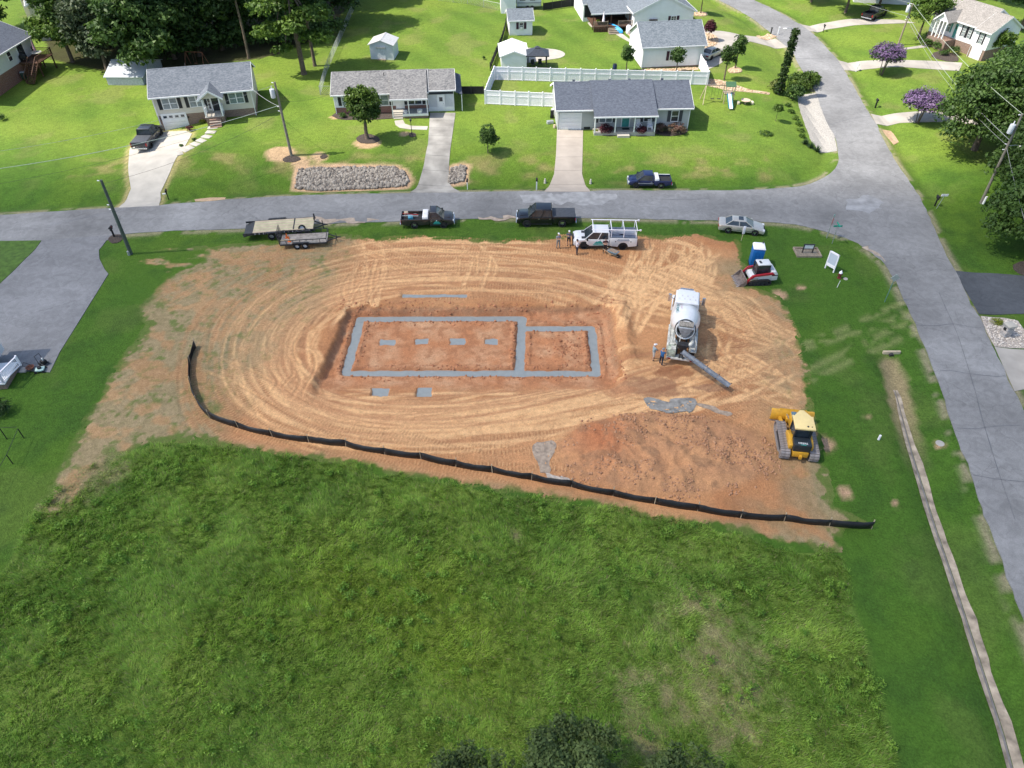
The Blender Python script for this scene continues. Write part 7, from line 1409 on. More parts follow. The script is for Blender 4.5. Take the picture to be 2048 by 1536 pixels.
W_D = tree('forest_tree', 'tall dark tree deep in the woods above the beige house', (400, 112), 16, 6, DRK, 22000, .32, 4, group='woods behind the houses', blobs=[(0, 0, 11, 4.8, 4.8, 4.6), (3, -.5, 7, 3.4, 3.4, 3.4), (-3, -.5, 7.4, 3.4, 3.4, 3.4), (0, -3, 6, 3.4, 2.8, 3.2), (0, 3, 8, 3.6, 3, 3.2), (2.4, -2.2, 3.6, 2.8, 2.2, 2.2), (-2.6, -1.8, 3.8, 2.8, 2.2, 2.2), (2.8, 1.6, 10, 3, 3, 3), (-2.6, 2, 10.4, 3, 3, 3), (0, 0, 15, 3, 3, 2)])
wl = [('W_D', (350, 118), 1.0, 'dark forest tree left of the open gap behind the beige house roof'), ('W_D', (445, 100), 1.05, 'dark forest tree above the right half of the beige house roof'), ('W_D', (490, 84), 1.1, 'dark forest tree behind the slender bare trunk'), ('W_D', (540, 78), 1.0, 'dark forest tree left of the tall pine'), ('W_C', (255, 96), 1.05, 'mid-green forest tree behind the grey-green tree'),
      ('W_A', (185, 82), 1.1, 'bright forest tree in the second row at the left end of the woods'), ('W_D', (320, 78), 1.15, 'dark forest tree in the second row above the metal shed'), ('W_D', (390, 66), 1.1, 'dark forest tree in the back row near the middle of the woods'), ('W_C', (270, 50), 1.1, 'mid-green tree in the back row near the left end of the woods'),
      ('W_D', (610, 58), 1.05, 'dark forest tree behind the crown of the tall pine'), ('W_D', (668, 48), .95, 'dark tree where the woods meet the chain link fence'), ('W_C', (700, 6), .95, 'tree at the top edge shading the head of the back lawn'), ('W_D', (640, 8), 1.05, 'dark tree at the top edge behind the fence corner of the woods'), ('W_C', (130, 40), .9, 'mid-green tree beside the cream house wall'),
      ('W_D', (460, 40), 1.1, 'dark tree in the back row above the slender bare trunk'), ('W_D', (545, 25), 1.1, 'dark tree at the top edge left of the pine'), ('W_B', (350, 30), 1.0, 'greyish tree at the top edge in the middle of the woods'), ('W_D', (200, 20), 1.0, 'dark tree at the top edge near the cream house'), ('W_D', (-14, 66), .85, 'dark tree in the top left corner beyond the deck house'),
      ('W_D', (760, -20), .9, 'dark tree beyond the top edge at the head of the striped lawn'), ('W_D', (850, -26), .8, 'dark tree beyond the chain link fence at the top edge')]
WK = {'W_A': W_A, 'W_B': W_B, 'W_C': W_C, 'W_D': W_D}
for i, (k, px, s, lb) in enumerate(wl): dup(WK[k], P(*px), i * 2.1, lb, (s, s, s * (.9 + .07 * (i % 4))))
# dense understory that closes the gaps between the trunks
und = crown('understory', [(P(x, y)[0], P(x, y)[1], P(x, y)[2] + 1.6, 3.0, 1.6, 1.9) for x, y in [(330, 122), (365, 118), (400, 108), (430, 106), (465, 104), (500, 98), (535, 94), (560, 92), (595, 90), (630, 84), (660, 74), (340, 100), (300, 104), (240, 104), (180, 96)]], 16000, .26, DRK, None, 55, kind='stuff'); tag(und, 'dark brush filling the edge of the woods between the trunks', 'understory')
# slender trunk and pines by the fence
sl = tree('slender_tree', 'slender tree with a long bare pale trunk in the gap of the woods', (498, 117), 11, 2.6, GRY, 4000, .28, 6, tr=.2, blobs=[(0, 0, 10.2, 2.4, 2.2, 1.8), (-1, .3, 8.6, 1.5, 1.4, 1.1)], fork=.8)
pine = tree('pine_tree', 'tall bright green pine with layered boughs beside the chain link fence', (608, 148), 15, 6, BRT, 16000, .26, 7, tr=.36, fork=.75, blobs=[(0, 0, 12, 3.2, 3.2, 2.2), (-2.8, -.6, 9, 3, 2.4, 1.3), (2.6, -.4, 8.2, 3, 2.4, 1.3), (-3.2, -1, 6, 2.6, 2, 1.1), (3, -.8, 5.2, 2.6, 2, 1.1), (0, -2.4, 7, 2.2, 2, 1.2), (-1.5, 2, 10, 3, 3, 1.5), (2.2, 2, 11, 2.6, 2.6, 1.4), (-2.0, -1.2, 3.8, 1.8, 1.4, .8)])
tree('pine_tree', 'thinner pine just right of the tall bright one', (630, 132), 12, 3, OAK, 6000, .24, 8, tr=.24, fork=.7, blobs=[(0, 0, 9.5, 2.6, 2.6, 2.4), (1.6, -.6, 7, 1.9, 1.6, 1.3), (-1.2, .6, 7.6, 1.8, 1.6, 1.2)])
# right hand trees
R_A = tree('oak_tree', 'huge dense oak crown over the south concrete drive', (1948, 300), 10.5, 6.2, OAK, 26000, .21, 11, tr=.4, blobs=[(0, 0, 6.4, 5, 5, 3.6), (3.4, 0, 4.4, 3.2, 3.2, 2.8), (-3.4, 0, 4.4, 3.2, 3.2, 2.8), (0, -3.4, 4.0, 3.4, 3, 2.8), (0, 3, 5, 3.2, 3, 2.8), (2.2, -2.6, 6.6, 3, 3, 2.4), (-2.4, -2.2, 6.8, 2.8, 2.8, 2.4), (-2, 2.2, 7.2, 2.8, 2.8, 2.4), (2, 2, 7.6, 2.8, 2.8, 2.4), (0, 0, 9, 2.8, 2.8, 1.8), (-4, -2, 3, 2.2, 2.2, 1.8), (4, -2, 3, 2.2, 2.2, 1.8)], group='big trees by the right road', fork=.3)
for i, (px, s, lb) in enumerate([((2022, 318), 1.08, 'large oak at the right edge above the transformer pole'), ((1985, 248), .82, 'medium oak left of the white garage portico house'), ((2040, 225), .95, 'oak at the right edge behind the upper wires'), ((2062, 405), 1.0, 'oak at the right edge just above the leaning pole'), ((2058, 500), .92, 'oak at the right edge below the pole, shading the dark driveway'), ((2110, 450), 1.1, 'oak half outside the right edge behind the pole'), ((2110, 330), 1.15, 'oak mostly outside the right edge above the pole')]): dup(R_A, P(*px), 1.3 * i + .7, lb, (s, s, s * .95))
tree('small_tree', 'small bright tree against the gable of the portico house', (1990, 118), 4.5, 1.7, BRT, 3500, .18, 13, tr=.1)
tree('airy_tree', 'airy light green tree behind the upper utility pole', (1836, 78), 7.5, 3.4, BRT, 5000, .2, 14, tr=.18, nb=9)
R_B = tree('shade_tree', 'dark broad tree at the top edge left of the black pickup', (1690, 26), 8, 4.6, DRK, 9000, .28, 15, nb=8, tr=.25, group='trees along the top right edge')
for i, (px, s, lb) in enumerate([((1622, 4), .8, 'dark tree at the top edge above the uppermost concrete drive'), ((1758, 12), .9, 'dark tree behind the black pickup at the top edge'), ((1880, -14), 1.2, 'dark tree behind the portico house at the top edge'), ((2040, 60), 1.2, 'dark tree behind the portico house in the top right corner'), ((1990, 0), 1.2, 'dark tree above the taupe roof at the top right'), ((1235, -26), 1.0, 'dark tree beyond the white house at the top edge'), ((1100, -22), .9, 'dark tree beyond the camper at the top edge')]): dup(R_B, P(*px), 1.7 * i, lb, s)
def myrtle(px, H, R0, lb, seed):
    t = thing('crape_myrtle', lb, 'crape myrtle', P(*px), 0, 'purple crape myrtles'); bl = [(0, 0, H * .62, R0 * .85, R0 * .85, H * .34)] + [(R0 * .55 * math.cos(a), R0 * .55 * math.sin(a), H * .6, R0 * .48, R0 * .48, H * .26) for a in np.arange(0, 6.2, .9)]
    crown('crown', bl, 5500, .14, MYR, t, seed); crown('blossom', [(b[0], b[1], b[2] + .22, b[3] * 1.02, b[4] * 1.02, b[5] * 1.0) for b in bl], 6500, .11, PUR, t, seed + 1, shell=.12); limbs(t, H, .13, [(b[0] * .7, b[1] * .7, b[2] * .8) for b in bl[1:]], multi=4, seed=seed)
myrtle((1762, 150), 4.6, 2.5, 'purple blossoming crape myrtle beside the middle concrete drive', 21); myrtle((1834, 246), 4.3, 2.6, 'purple crape myrtle against the oaks beside the south concrete drive', 23)
# front yards
t = tree('maple_tree', 'egg-shaped leafy tree in a mulch ring before the brick and white house', (735, 278), 6.2, 2.5, BRT, 11000, .17, 31, tr=.26, blobs=[(0, 0, 4.3, 2.1, 2.1, 2.2), (.5, -.3, 3.2, 1.8, 1.7, 1.5), (-.5, .2, 5.2, 1.5, 1.5, 1.4)], fork=.35)
tree('young_tree', 'young green tree alone on the lawn left of the grey house driveway', (976, 306), 3.6, 1.25, OAK, 3200, .12, 32, tr=.06, blobs=[(0, 0, 2.3, 1.05, 1.05, 1.3), (.2, 0, 1.5, 1.2, 1.1, .8)])
tree('young_tree', 'slim tree by the garage gable at the left end of the vinyl fence corner', (1252, 143), 3.6, 1.1, OAK, 3000, .13, 33, tr=.1, blobs=[(0, 0, 2.6, 1.0, 1.0, 1.15), (.1, 0, 1.9, .8, .8, .8)])
tree('young_tree', 'slim tree in front of the white garage window', (1352, 146), 3.6, 1.1, OAK, 3000, .13, 34, tr=.1, blobs=[(0, 0, 2.6, 1.05, 1.0, 1.15), (.1, 0, 1.9, .85, .8, .8)])
tree('young_tree', 'upright tree in the stone bed at the end of the vinyl fence', (1448, 160), 4.8, 1.4, OAK, 3600, .14, 35, tr=.12, blobs=[(0, 0, 3.4, 1.15, 1.15, 1.5), (.3, 0, 2.6, 1.1, 1.0, .9)], fork=.5)
tree('young_tree', 'upright tree in a stone ring just right of the fence-end tree', (1470, 138), 4.8, 1.3, OAK, 3600, .14, 36, tr=.12, blobs=[(0, 0, 3.5, 1.05, 1.05, 1.5), (.2, 0, 2.6, 1.0, .9, .9)], fork=.5)
tree('small_tree', 'burgundy-leaved ornamental tree in the tan stone bed by the garage drive', (1416, 82), 3.1, 1.1, BUR, 3200, .12, 37, tr=.08, blobs=[(0, 0, 1.9, .95, .95, 1.2)], fork=.2)
tree('small_tree', 'small green tree at the top edge in a tan stone ring', (1401, 27), 3.6, 1.6, OAK, 3500, .16, 38, tr=.12, blobs=[(0, 0, 3.1, 1.5, 1.5, 1.0)], fork=.5); tree('sapling', 'thin young sapling on the lawn right of the playset', (1551, 242), 2.4, .8, BRT, 900, .12, 39, tr=.035, blobs=[(0, 0, 1.6, .7, .7, .7)])
def bush(label, px, r, h, m=OAK, n=900, leaf=.09, seed=0, name='shrub', group=None, z=.0):
    p = P(*px); t = thing(name, label, 'shrub', (p[0], p[1], p[2] + z), 0, group); crown('foliage', [(0, 0, h * .5, r, r, h * .55), (r * .3, -r * .2, h * .45, r * .6, r * .6, h * .45)], n, leaf, m, t, seed); MB().cyl((0, 0, -.1), (0, 0, h * .5), .06, .03, 6).obj('stem', BARK, t); return t
bush('dark burgundy shrub left of the grey house steps', (1211, 267), .95, 1.15, BUR, 1500, seed=41); bush('dark burgundy shrub right of the grey house steps', (1281, 268), .85, 1.1, BUR, 1400, seed=42); bush('low yellow shrub at the left of the grey porch bed', (1192, 266), .45, .5, LIM, 500, .07, 43); bush('low yellow shrub between the burgundy shrub and the steps', (1228, 265), .42, .45, LIM, 500, .07, 44); bush('low yellow shrub right of the steps', (1268, 266), .36, .4, LIM, 400, .07, 45)
bush('rose-tipped shrub left of the pair at the grey house right corner', (1321, 264), .85, 1.1, leaf_mat('rosy_leaf', (.03, .05, .02), (.2, .1, .08)), 1500, seed=46); bush('wide rose-tipped shrub at the grey house right corner', (1352, 266), 1.25, 1.15, leaf_mat('rosy_leaf', (.03, .05, .02), (.2, .1, .08)), 2200, seed=47)
bush('low clipped shrub at the left corner of the brick and white house', (684, 235), .6, .6, OAK, 900, .07, 48); bush('reddish shrub beside the beige house garage door', (381, 262), .5, .7, BUR, 700, .08, 49); bush('small dark shrub on the slope beside the stepping slabs', (389, 281), .3, .3, OAK, 300, .07, 50); bush('small yellow-green shrub below the beige house porch', (405, 246), .4, .45, LIM, 400, .07, 51); bush('small shrub low on the slope beside the stepping slabs', (363, 293), .25, .28, OAK, 260, .07, 52)
for i, (x, y, r) in enumerate([(1851, 92, .9), (1858, 78, .8), (1872, 98, 1.0), (1896, 94, .9), (1905, 108, 1.0), (1886, 110, .7)]): bush(f'{["round dark shrub left of the portico steps", "dark shrub against the portico corner", "round dark shrub below the portico columns", "round dark shrub under the portico house windows", "largest round shrub near the portico house downspout", "low shrub at the front of the portico mulch bed"][i]}', (x, y), r, r * 1.2, OAK, 1300, .1, 60 + i, group='round shrubs by the portico house')
bush('yellow-green mound shrub in the pebble bed', (1991, 648), .55, .5, LIM, 900, .05, 70); bush('low dark mound of ground cover on the grey house lawn', (1531, 269), .95, .35, OAK, 900, .08, 71); bush('shrub by the white house corner at the top', (1366, 40), .6, .7, DRK, 600, .1, 72); bush('dark foundation shrub at the near left corner below the white porch', (2, 825), 1.0, 1.1, DRK, 1500, .09, 73); bush('dark shrub at the far left edge of the lawn', (0, 240), .9, .8, OAK, 1200, .09, 74)
bush('tiny shrub in a pale stone ring on the striped back lawn', (967, 119), .28, .6, OAK, 300, .07, 75); bush('large leafy shrub mass right of the ivy covered pole', (1600, 178), 2.2, 2.2, BRT, 4200, .15, 76); bush('leafy shrub just below the ivy covered pole', (1585, 198), 1.4, 2.0, OAK, 2800, .15, 77); bush('broad light shrub by the road beyond the ivy covered pole', (1618, 166), 1.5, 1.5, BRT, 2600, .14, 78); bush('spiky yellowish shrub at the foot of the ivy covered pole', (1552, 182), 1.2, 1.5, leaf_mat('yucca_leaf', (.08, .11, .03), (.25, .28, .08)), 2000, .16, 79)
for i, (x, y) in enumerate([(1610, 288), (1622, 296), (1634, 303)]):
    p = P(x, y); t = thing('yucca', ['yucca clump at the upper end of the row by the gravel pad', 'middle yucca clump by the gravel pad', 'yucca clump at the street end of the row by the gravel pad'][i], 'yucca', p, i, 'yuccas by the gravel pad'); R_ = np.random.default_rng(80 + i); n = 150; a = R_.uniform(0, 6.28, n); e = R_.uniform(.15, 1.35, n); L_ = R_.uniform(.6, .95, n); dx = np.stack([np.cos(a) * np.cos(e), np.sin(a) * np.cos(e), np.sin(e)], 1); sd2 = np.stack([-np.sin(a), np.cos(a), 0 * a], 1) * .04
    V = np.stack([-sd2, sd2, dx * L_[:, None]], 1).reshape(-1, 3); fast('leaves', V, np.arange(3 * n).reshape(n, 3), leaf_mat('yucca_dark', (.02, .05, .02), (.07, .13, .05)), t, tone=np.repeat(R_.uniform(0, 1, n), 3))
hd = crown('hedge_strip', [(P(x, y)[0], P(x, y)[1], P(x, y)[2] + .15, .5, .5, .3) for x, y in [(1576, 212), (1582, 225), (1590, 238), (1597, 250), (1600, 262), (1604, 274)]], 1800, .11, BRT, None, 91, kind='stuff'); tag(hd, 'low weedy strip along the gravel pad edge', 'weeds')
# dark tree tops poking up at the bottom edge, close to the camera
for i, (x, y, z, R0, H, n, lb) in enumerate([(930, 1578, 5.6, 2.5, 6.0, 8000, 'small dark tree top left of the centre at the bottom edge'), (1145, 1532, 6.0, 3.0, 6.6, 13000, 'tallest dark tree top at the middle of the bottom edge'), (1385, 1580, 5.6, 2.5, 6.0, 8000, 'dark tree top right of the tallest one at the bottom edge')]):
    q = flat_at(x, y, z); tree('tree', lb, None, H, R0, leaf_mat('near_leaf', (.045, .08, .025), (.15, .21, .07), .3, .7), int(n * 1.4), .10, 95 + i, loc=(q[0], q[1], 0), blobs=[(0, 0, H * .6, R0 * .6, R0 * .6, H * .3)] + [(R0 * 1.05 * math.cos(a * 2.4) * (a % 4 + 1) / 4, R0 * .8 * math.sin(a * 2.4) * (a % 4 + 1) / 4, H * (.92 - .11 * (a % 4) + .05 * math.sin(a * 5 + i)), .75, .75, .62) for a in range(20)], tr=.16, group='tree tops at the bottom edge')

# ------------------------------------------------------------------ tall grass of the meadow (one mass of real blades)
def blades(n, seed, hh, ww, poly_ok, name, label, wild=.5, step=None, dark=1.0):
    R_ = np.random.default_rng(seed); x = R_.uniform(-40, 27, n); y = R_.uniform(11.5, 36.5, n); k = poly_ok(x, y); x, y = x[k], y[k]
    # gather the blades in tufts
    tx = x + (vnoise(x * 3, y * 3, 5) - .5) * .5; ty = y + (vnoise(x * 3, y * 3, 6) - .5) * .5
    c, dry = meadowcol(tx, ty); d1 = fbm(tx / 1.6, ty / 1.6, 130, 3); h = hh * R_.uniform(.5, 1.25, len(tx)) * (.55 + .85 * d1) * (1 - .45 * dry)
    flow = 6.28 * fbm(tx / 2.6, ty / 2.6, 131, 3) * 1.4; a = flow + R_.normal(size=len(tx)) * 1.0; lean = R_.uniform(.25, 1.0, len(tx)) * (1 + 1.6 * dry)
    side = np.stack([-np.sin(a), np.cos(a), 0 * a], 1); dirv = np.stack([np.cos(a), np.sin(a), 0 * a], 1); z = T(tx, ty) + 0 * tx; base = np.stack([tx, ty, z - .03], 1); w_ = ww * R_.uniform(.6, 1.4, len(tx))
    tip = base + dirv * (h * lean)[:, None] + np.array([0, 0, 1.0]) * (h * (1.1 - .45 * np.minimum(lean, 1.6)))[:, None]
    V = np.stack([base - side * w_[:, None] / 2, base + side * w_[:, None] / 2, tip], 1)
    tl = fbm(tx / .55, ty / .55, 132, 3); cc = c * (R_.uniform(.75, 1.4, len(tx)) * (.7 + 1.0 * tl))[:, None]; q = R_.uniform(0, 1, len(tx)); cc = np.where((q < .05 + .5 * dry * (R_.uniform(0, 1, len(tx)) < .8))[:, None], np.array([.42, .36, .2]) * R_.uniform(.7, 1.15, (len(tx), 1)), cc)
    cc = np.where(((q > .993) & (d1 > .5))[:, None], np.array([.36, .46, .06]), cc)
    m = bpy.data.materials.get('grass_blade') or bpy.data.materials.new('grass_blade')
    if not m.use_nodes:
        n_, l_, p_ = _nodes(m); at_ = n_.new('ShaderNodeAttribute'); at_.attribute_name = 'Col'; l_.new(at_.outputs['Color'], p_.inputs['Base Color']); p_.inputs['Roughness'].default_value = .6; p_.inputs['Specular IOR Level'].default_value = .25
        tr = n_.new('ShaderNodeBsdfTranslucent'); l_.new(at_.outputs['Color'], tr.inputs[0]); mx = n_.new('ShaderNodeMixShader'); mx.inputs[0].default_value = .42; l_.new(p_.outputs[0], mx.inputs[1]); l_.new(tr.outputs[0], mx.inputs[2]); l_.new(mx.outputs[0], n_['Material Output'].inputs['Surface'])
    return tag(fast(name, V.reshape(-1, 3), np.arange(len(tx) * 3).reshape(-1, 3), m, kind='stuff', col=np.repeat(cc, 3, 0)), label, 'grass')
def okm(x, y):
    px, py = proj(x, y, 0.2); e = sdpoly(x, y, MEADOW) + 1.4 * (fbm(x / 1.2, y / 1.2, 133, 3) - .5)
    return (e > .05) & (px > -60) & (px < 2110) & (py < 1620)
blades(700000, 140, .36, .042, okm, 'tall_grass', 'tall uncut green grass of the near field with straw patches')
# broad-leaved weeds in the field
def pick_weed(n, seed):
    R_ = np.random.default_rng(seed); x = R_.uniform(-34, 24, n * 4); y = R_.uniform(13, 35, n * 4); k = okm(x, y) & (fbm(x / 3, y / 3, 150, 3) > .52); return x[k][:n], y[k][:n]
wx, wy = pick_weed(300, 151); wz = T(wx, wy)
wd = crown('field_weeds', [(a, b, c + .28, .34, .34, .24) for a, b, c in zip(wx, wy, wz)], 30000, .065, leaf_mat('weed_leaf', (.10, .22, .03), (.3, .46, .07), .4), None, 152, kind='stuff'); tag(wd, 'leafy green weeds scattered through the uncut field', 'weeds')
# ------------------------------------------------------------------ poles, wires, signs, mailboxes
def zat(px, py, x=None): return P(px, py)
def pole(label, b, top, r=.17, m=POLE, tr=True, arm=False, lamp=False, z=None, side=-1):
    p = P(*b); (q, h) = vheight(b[0], b[1], top[1]); 
    # lean so that the top lands where the photo shows it
    d = ray(*top); zt = p[2] + h; t_ = (zt - CAM_H) / d[2]; X, Y_ = d[0] * t_, d[1] * t_; lean = Vector((max(-.9, min(.9, X - p[0])), 0, h))
    t = thing('utility_pole', label, 'utility pole', p, 0, 'wooden utility poles'); MB().cyl((0, 0, -.3), (0, 0, .0) if False else tuple(lean * .5), r, r * .85, 12).cyl(tuple(lean * .5), tuple(lean), r * .85, r * .62, 12).obj('pole_shaft', m, t)
    if tr:
        c = lean * .8 + Vector((side * (r + .32), -.05, 0)); MB().cyl(c, c + Vector((0, 0, .95)), .27, .27, 16).obj('transformer', mat('transformer_grey', (.6, .62, .64), .4, var=.05), t, bevel=.03); MB().cyl(c + Vector((0, 0, .95)), c + Vector((0, 0, 1.3)), .06, .04, 8).obj('bushing', WHITE, t); MB().bar(c + Vector((0, 0, .3)), lean * .83, .08).obj('bracket', DARKST, t)
    for k, f in enumerate((.99, .68, .62)): MB().cyl(lean * f + Vector((side * r, 0, 0)), lean * f + Vector((side * (r + .18), 0, .03)), .05, .05, 8).obj('insulator', WHITE, t)
    if lamp: MB().tube([lean * .66, lean * .66 + Vector((.7, -.1, .15)), lean * .66 + Vector((1.1, -.15, .1))], .035).obj('lamp_arm', GALV, t); c = lean * .66 + Vector((1.3, -.17, .05)); MB().ell(c, (.28, .14, .08), 12, 6).obj('lamp_head', TRIM, t)
    return t, Vector(p) + lean, lean
PA, tA, lA = pole('dark green-grey bare pole at the left by the asphalt driveway', (262, 508), (202, 360), .2, mat('dark_pole', (.075, .095, .08), .8, var=.2), tr=False)
MB().cyl((-.1, -.22, 0), (-.08, -.2, .45), .13, .13, 10).obj('base_guard', GALV, PA)
PB, tB, lB = pole('grey wooden pole with pale transformer between the beige and brick houses', (583, 311), (549, 164), .17)
PC, tC, lC = pole('leaning pole with large transformer and lamp arm at the right edge', (1962, 406), (2045, 228), .17, tr=True, lamp=True)
MB().cyl((.12, -.2, 0), (.16, -.2, .9), .12, .12, 10).obj('base_guard', TRIM, PC)
PD, tD, lD = pole('utility pole with white transformer by the portico house walk', (1796, 90), (1826, 7), .15, mat('tan_pole', (.27, .22, .16), .9, var=.2))
iv = thing('ivy_pole', 'tall pole thickly covered in green ivy beside the side road', 'ivy pole', P(1556, 188)); hI = vheight(1556, 188, 58)[1]; MB().cyl((0, 0, -.2), (.35, 0, hI), .16, .12, 10).obj('pole_shaft', POLE, iv); crown('ivy', [(.35 * k / 12, 0, hI * (k + .4) / 12, .66 - .015 * k + .1 * (k % 2), .62, hI / 13) for k in range(12)], 9000, .13, IVY, iv, 160); MB().tube([(.35, 0, hI - .3), (-.5, 0, hI + .15), (-1.0, 0, hI + .1)], .04).obj('lamp_arm', GALV, iv); MB().ell((-1.2, 0, hI + .06), (.3, .14, .07), 12, 6).obj('lamp_head', TRIM, iv)
def wire(label, a, b, sag=.5, r=.014, m=None):
    a, b = Vector(a), Vector(b); L = (b - a).length; N = 14; pts = []
    for i in range(N + 1): f = i / N; q = a.lerp(b, f); q.z -= 4 * sag * f * (1 - f); pts.append(q)
    o = MB().tube(pts, r, 4).obj('power_line', m or mat('cable_grey', (.42, .43, .44), .5)); tag(o, label, 'wire')
DKW = mat('cable_dark', (.05, .055, .05), .6)
def wz(px, py, z): q = flat_at(px, py, z); return (q[0], q[1], z)
wire('upper power line from the pole with pale transformer off the left edge', tB - Vector((0, 0, .3)), wz(-60, 310, 8), .9, .012); wire('thick pale cable from the pole with pale transformer off the left edge', tB - lB * .3, wz(-60, 345, 6.4), .8, .03, mat('cable_pale', (.5, .55, .45), .6)); wire('thin lower line from the pole with pale transformer off the left edge', tB - lB * .35, wz(-60, 378, 6), .8, .012, DKW)
wire('service drop from the pole with pale transformer to the beige house', tB - lB * .32, Lw(H1, 11.9, 0, 4.6), .3, .02); wire('line from the pole with pale transformer to the brick house', tB - lB * .25, Lw(H2, .1, .2, 2.9), .4, .01, DKW); wire('dark line from the bare left pole to the pole with pale transformer', tA - lA * .05, tB - lB * .4, .7, .012, DKW)
wire('top wire between the portico house pole and the leaning pole', tD, tC, .6, .02, mat('cable_pale', (.5, .55, .45), .6)); wire('middle wire between the portico house pole and the leaning pole', tD - lD * .3, tC - lC * .28, .9, .02); wire('lowest wire between the portico house pole and the leaning pole', tD - lD * .36, tC - lC * .34, 1.1, .012)
wire('top wire from the portico house pole off the top edge', tD, wz(1640, -60, 8), .5, .016); wire('lower wire from the portico house pole off the top edge', tD - lD * .3, wz(1600, -55, 6.5), .7, .016); wire('service drop from the leaning pole toward the right edge', tC - lC * .36, wz(2140, 700, 6), .6, .014)
def mailbox(label, px, post_m=BLACKP, box_m=BLACKP, rz=0, h=1.05, fat=.09):
    t = thing('mailbox', label, 'mailbox', P(*px), rz, 'mailboxes along the roads'); MB().box(-fat / 2, fat / 2, -fat / 2, fat / 2, -.2, h).obj('post', post_m, t); MB().box(-.05, .05, -.3, .3, h - .18, h - .1).obj('arm', post_m, t)
    b = MB(); prof = [(-.1, h)] + [(.1 * math.cos(a), h + .12 + .1 * math.sin(a)) for a in np.linspace(PI, 0, 7)] + [(.1, h)]; n_ = len(prof); b.add([(p_[0], -.28, p_[1]) for p_ in prof] + [(p_[0], .28, p_[1]) for p_ in prof], [tuple(range(n_)), tuple(range(n_, 2 * n_))[::-1]] + [(i, (i + 1) % n_, n_ + (i + 1) % n_, n_ + i) for i in range(n_)]); b.obj('box', box_m, t); MB().box(.1, .12, -.05, .0, h + .05, h + .28).obj('flag', RED, t); return t
mailbox('black mailbox on a thick post in a mulch bed by the left bare pole', (229, 474), fat=.14); mailbox('black mailbox with pale newspaper tube beside the beige house driveway', (338, 400), rz=.3); MB().box(-.45, -.1, -.06, .06, .75, .87).obj('paper_tube', TRIM, bpy.data.objects['mailbox.001'])
mailbox('white-posted mailbox right of the small riprap patch', (935, 379), TRIM, BLACKP); mailbox('tall white-posted mailbox left of the tan driveway', (1073, 380), TRIM, BLACKP, fat=.13, h=1.2); mailbox('black mailbox below the uppermost concrete drive', (1646, 65)); mailbox('white mailbox below the middle concrete drive', (1712, 144), TRIM, WHITE); mailbox('stout black mailbox above the south concrete drive', (1750, 216), fat=.16); mailbox('black mailbox near the leaning pole on the right verge', (1869, 412), fat=.12)
for px, lb in (((1556, 69), 'white post marker in the tan bed at the garage drive entrance'), ((1541, 70), 'dark post marker in the tan bed at the garage drive entrance')):
    t = thing('marker_post', lb, 'marker'); t.location = P(*px); MB().box(-.08, .08, -.08, .08, -.1, 1.1).obj('post', TRIM if 'white' in lb else BLACKP, t); MB().box(-.12, .12, -.12, .12, 1.1, 1.18).obj('cap', TRIM if 'white' in lb else BLACKP, t)
for i, (px, lb) in enumerate([((1090, 366), 'small white statue left of the tan driveway mouth'), ((1181, 367), 'small white statue right of the tan driveway mouth')]):
    t = thing('lawn_ornament', lb, 'ornament', P(*px), 0, 'ornaments flanking the tan driveway'); MB().lathe([(.01, 0), (.16, 0), (.12, .12), (.14, .3), (.08, .4), (.01, .42)], 10).obj('body', mat('cast_stone', (.55, .5, .45), .8), t, smooth=True); MB().ell((0, 0, .48), (.09, .09, .1), 10, 6).obj('head', mat('cast_stone', (.55, .5, .45), .8), t, smooth=True)
# signs
t = thing('street_sign', 'green two-way street name sign on a thin post at the corner', 'street sign', P(1664, 487)); hS = vheight(1664, 487, 453)[1]; MB().cyl((0, 0, 0), (0, 0, hS), .035).obj('post', GALV, t); GS = mat('sign_green', (.02, .3, .22), .45); MB().box(-.45, .45, -.012, .012, hS - .05, hS + .14).obj('name_blade', GS, t); MB().box(-.012, .012, -.45, .45, hS + .15, hS + .32).obj('name_blade', GS, t)
t = thing('sign_post', 'tall leaning rust-banded sign post seen edge-on at the corner', 'sign', P(1653, 476), math.radians(-31)); hS = vheight(1653, 476, 429)[1]; MB().cyl((0, 0, 0), (.0, 0, hS), .045).obj('post', GALV, t); q = MB(); q.prismz([(.035, -.0), (.06, 0), (.06, .01), (.035, .01)], 0, .01); MB().cyl((.05, 0, hS - .8), (.07, 0, hS - .8), .38, .38, 8).obj('stop_plate', RED, t); MB().box(.03, .05, -.2, .2, hS - .2, hS).obj('name_blade', GS, t)
t = thing('rear_facing_sign', 'grey back of a diamond road sign on a green post beside the road bend', 'road sign', P(1769, 604)); hS = vheight(1769, 604, 549)[1]; MB().cyl((0, 0, 0), (.0, 0, hS), .04).obj('post', mat('green_post', (.1, .2, .17), .6), t); MB().add([(0, -.05, hS - .75), (.42, -.05, hS - .33), (0, -.05, hS + .09), (-.42, -.05, hS - .33), (0, -.08, hS - .75), (.42, -.08, hS - .33), (0, -.08, hS + .09), (-.42, -.08, hS - .33)], [(0, 1, 2, 3), (7, 6, 5, 4), (0, 4, 5, 1), (1, 5, 6, 2), (2, 6, 7, 3), (3, 7, 4, 0)]).obj('plate', mat('sign_back', (.42, .46, .45), .4, metal=.3), t)
a = P(1650, 536); b = P(1666, 545); t = thing('realty_board', 'large blank white sign board on two legs beside the hydrant', 'sign board', a, yaw(a, b)); wb_ = .98; 
for x in (0, wb_): MB().box(x - .05, x + .05, -.05, .05, 0, 2.0).obj('leg', WHITE, t)
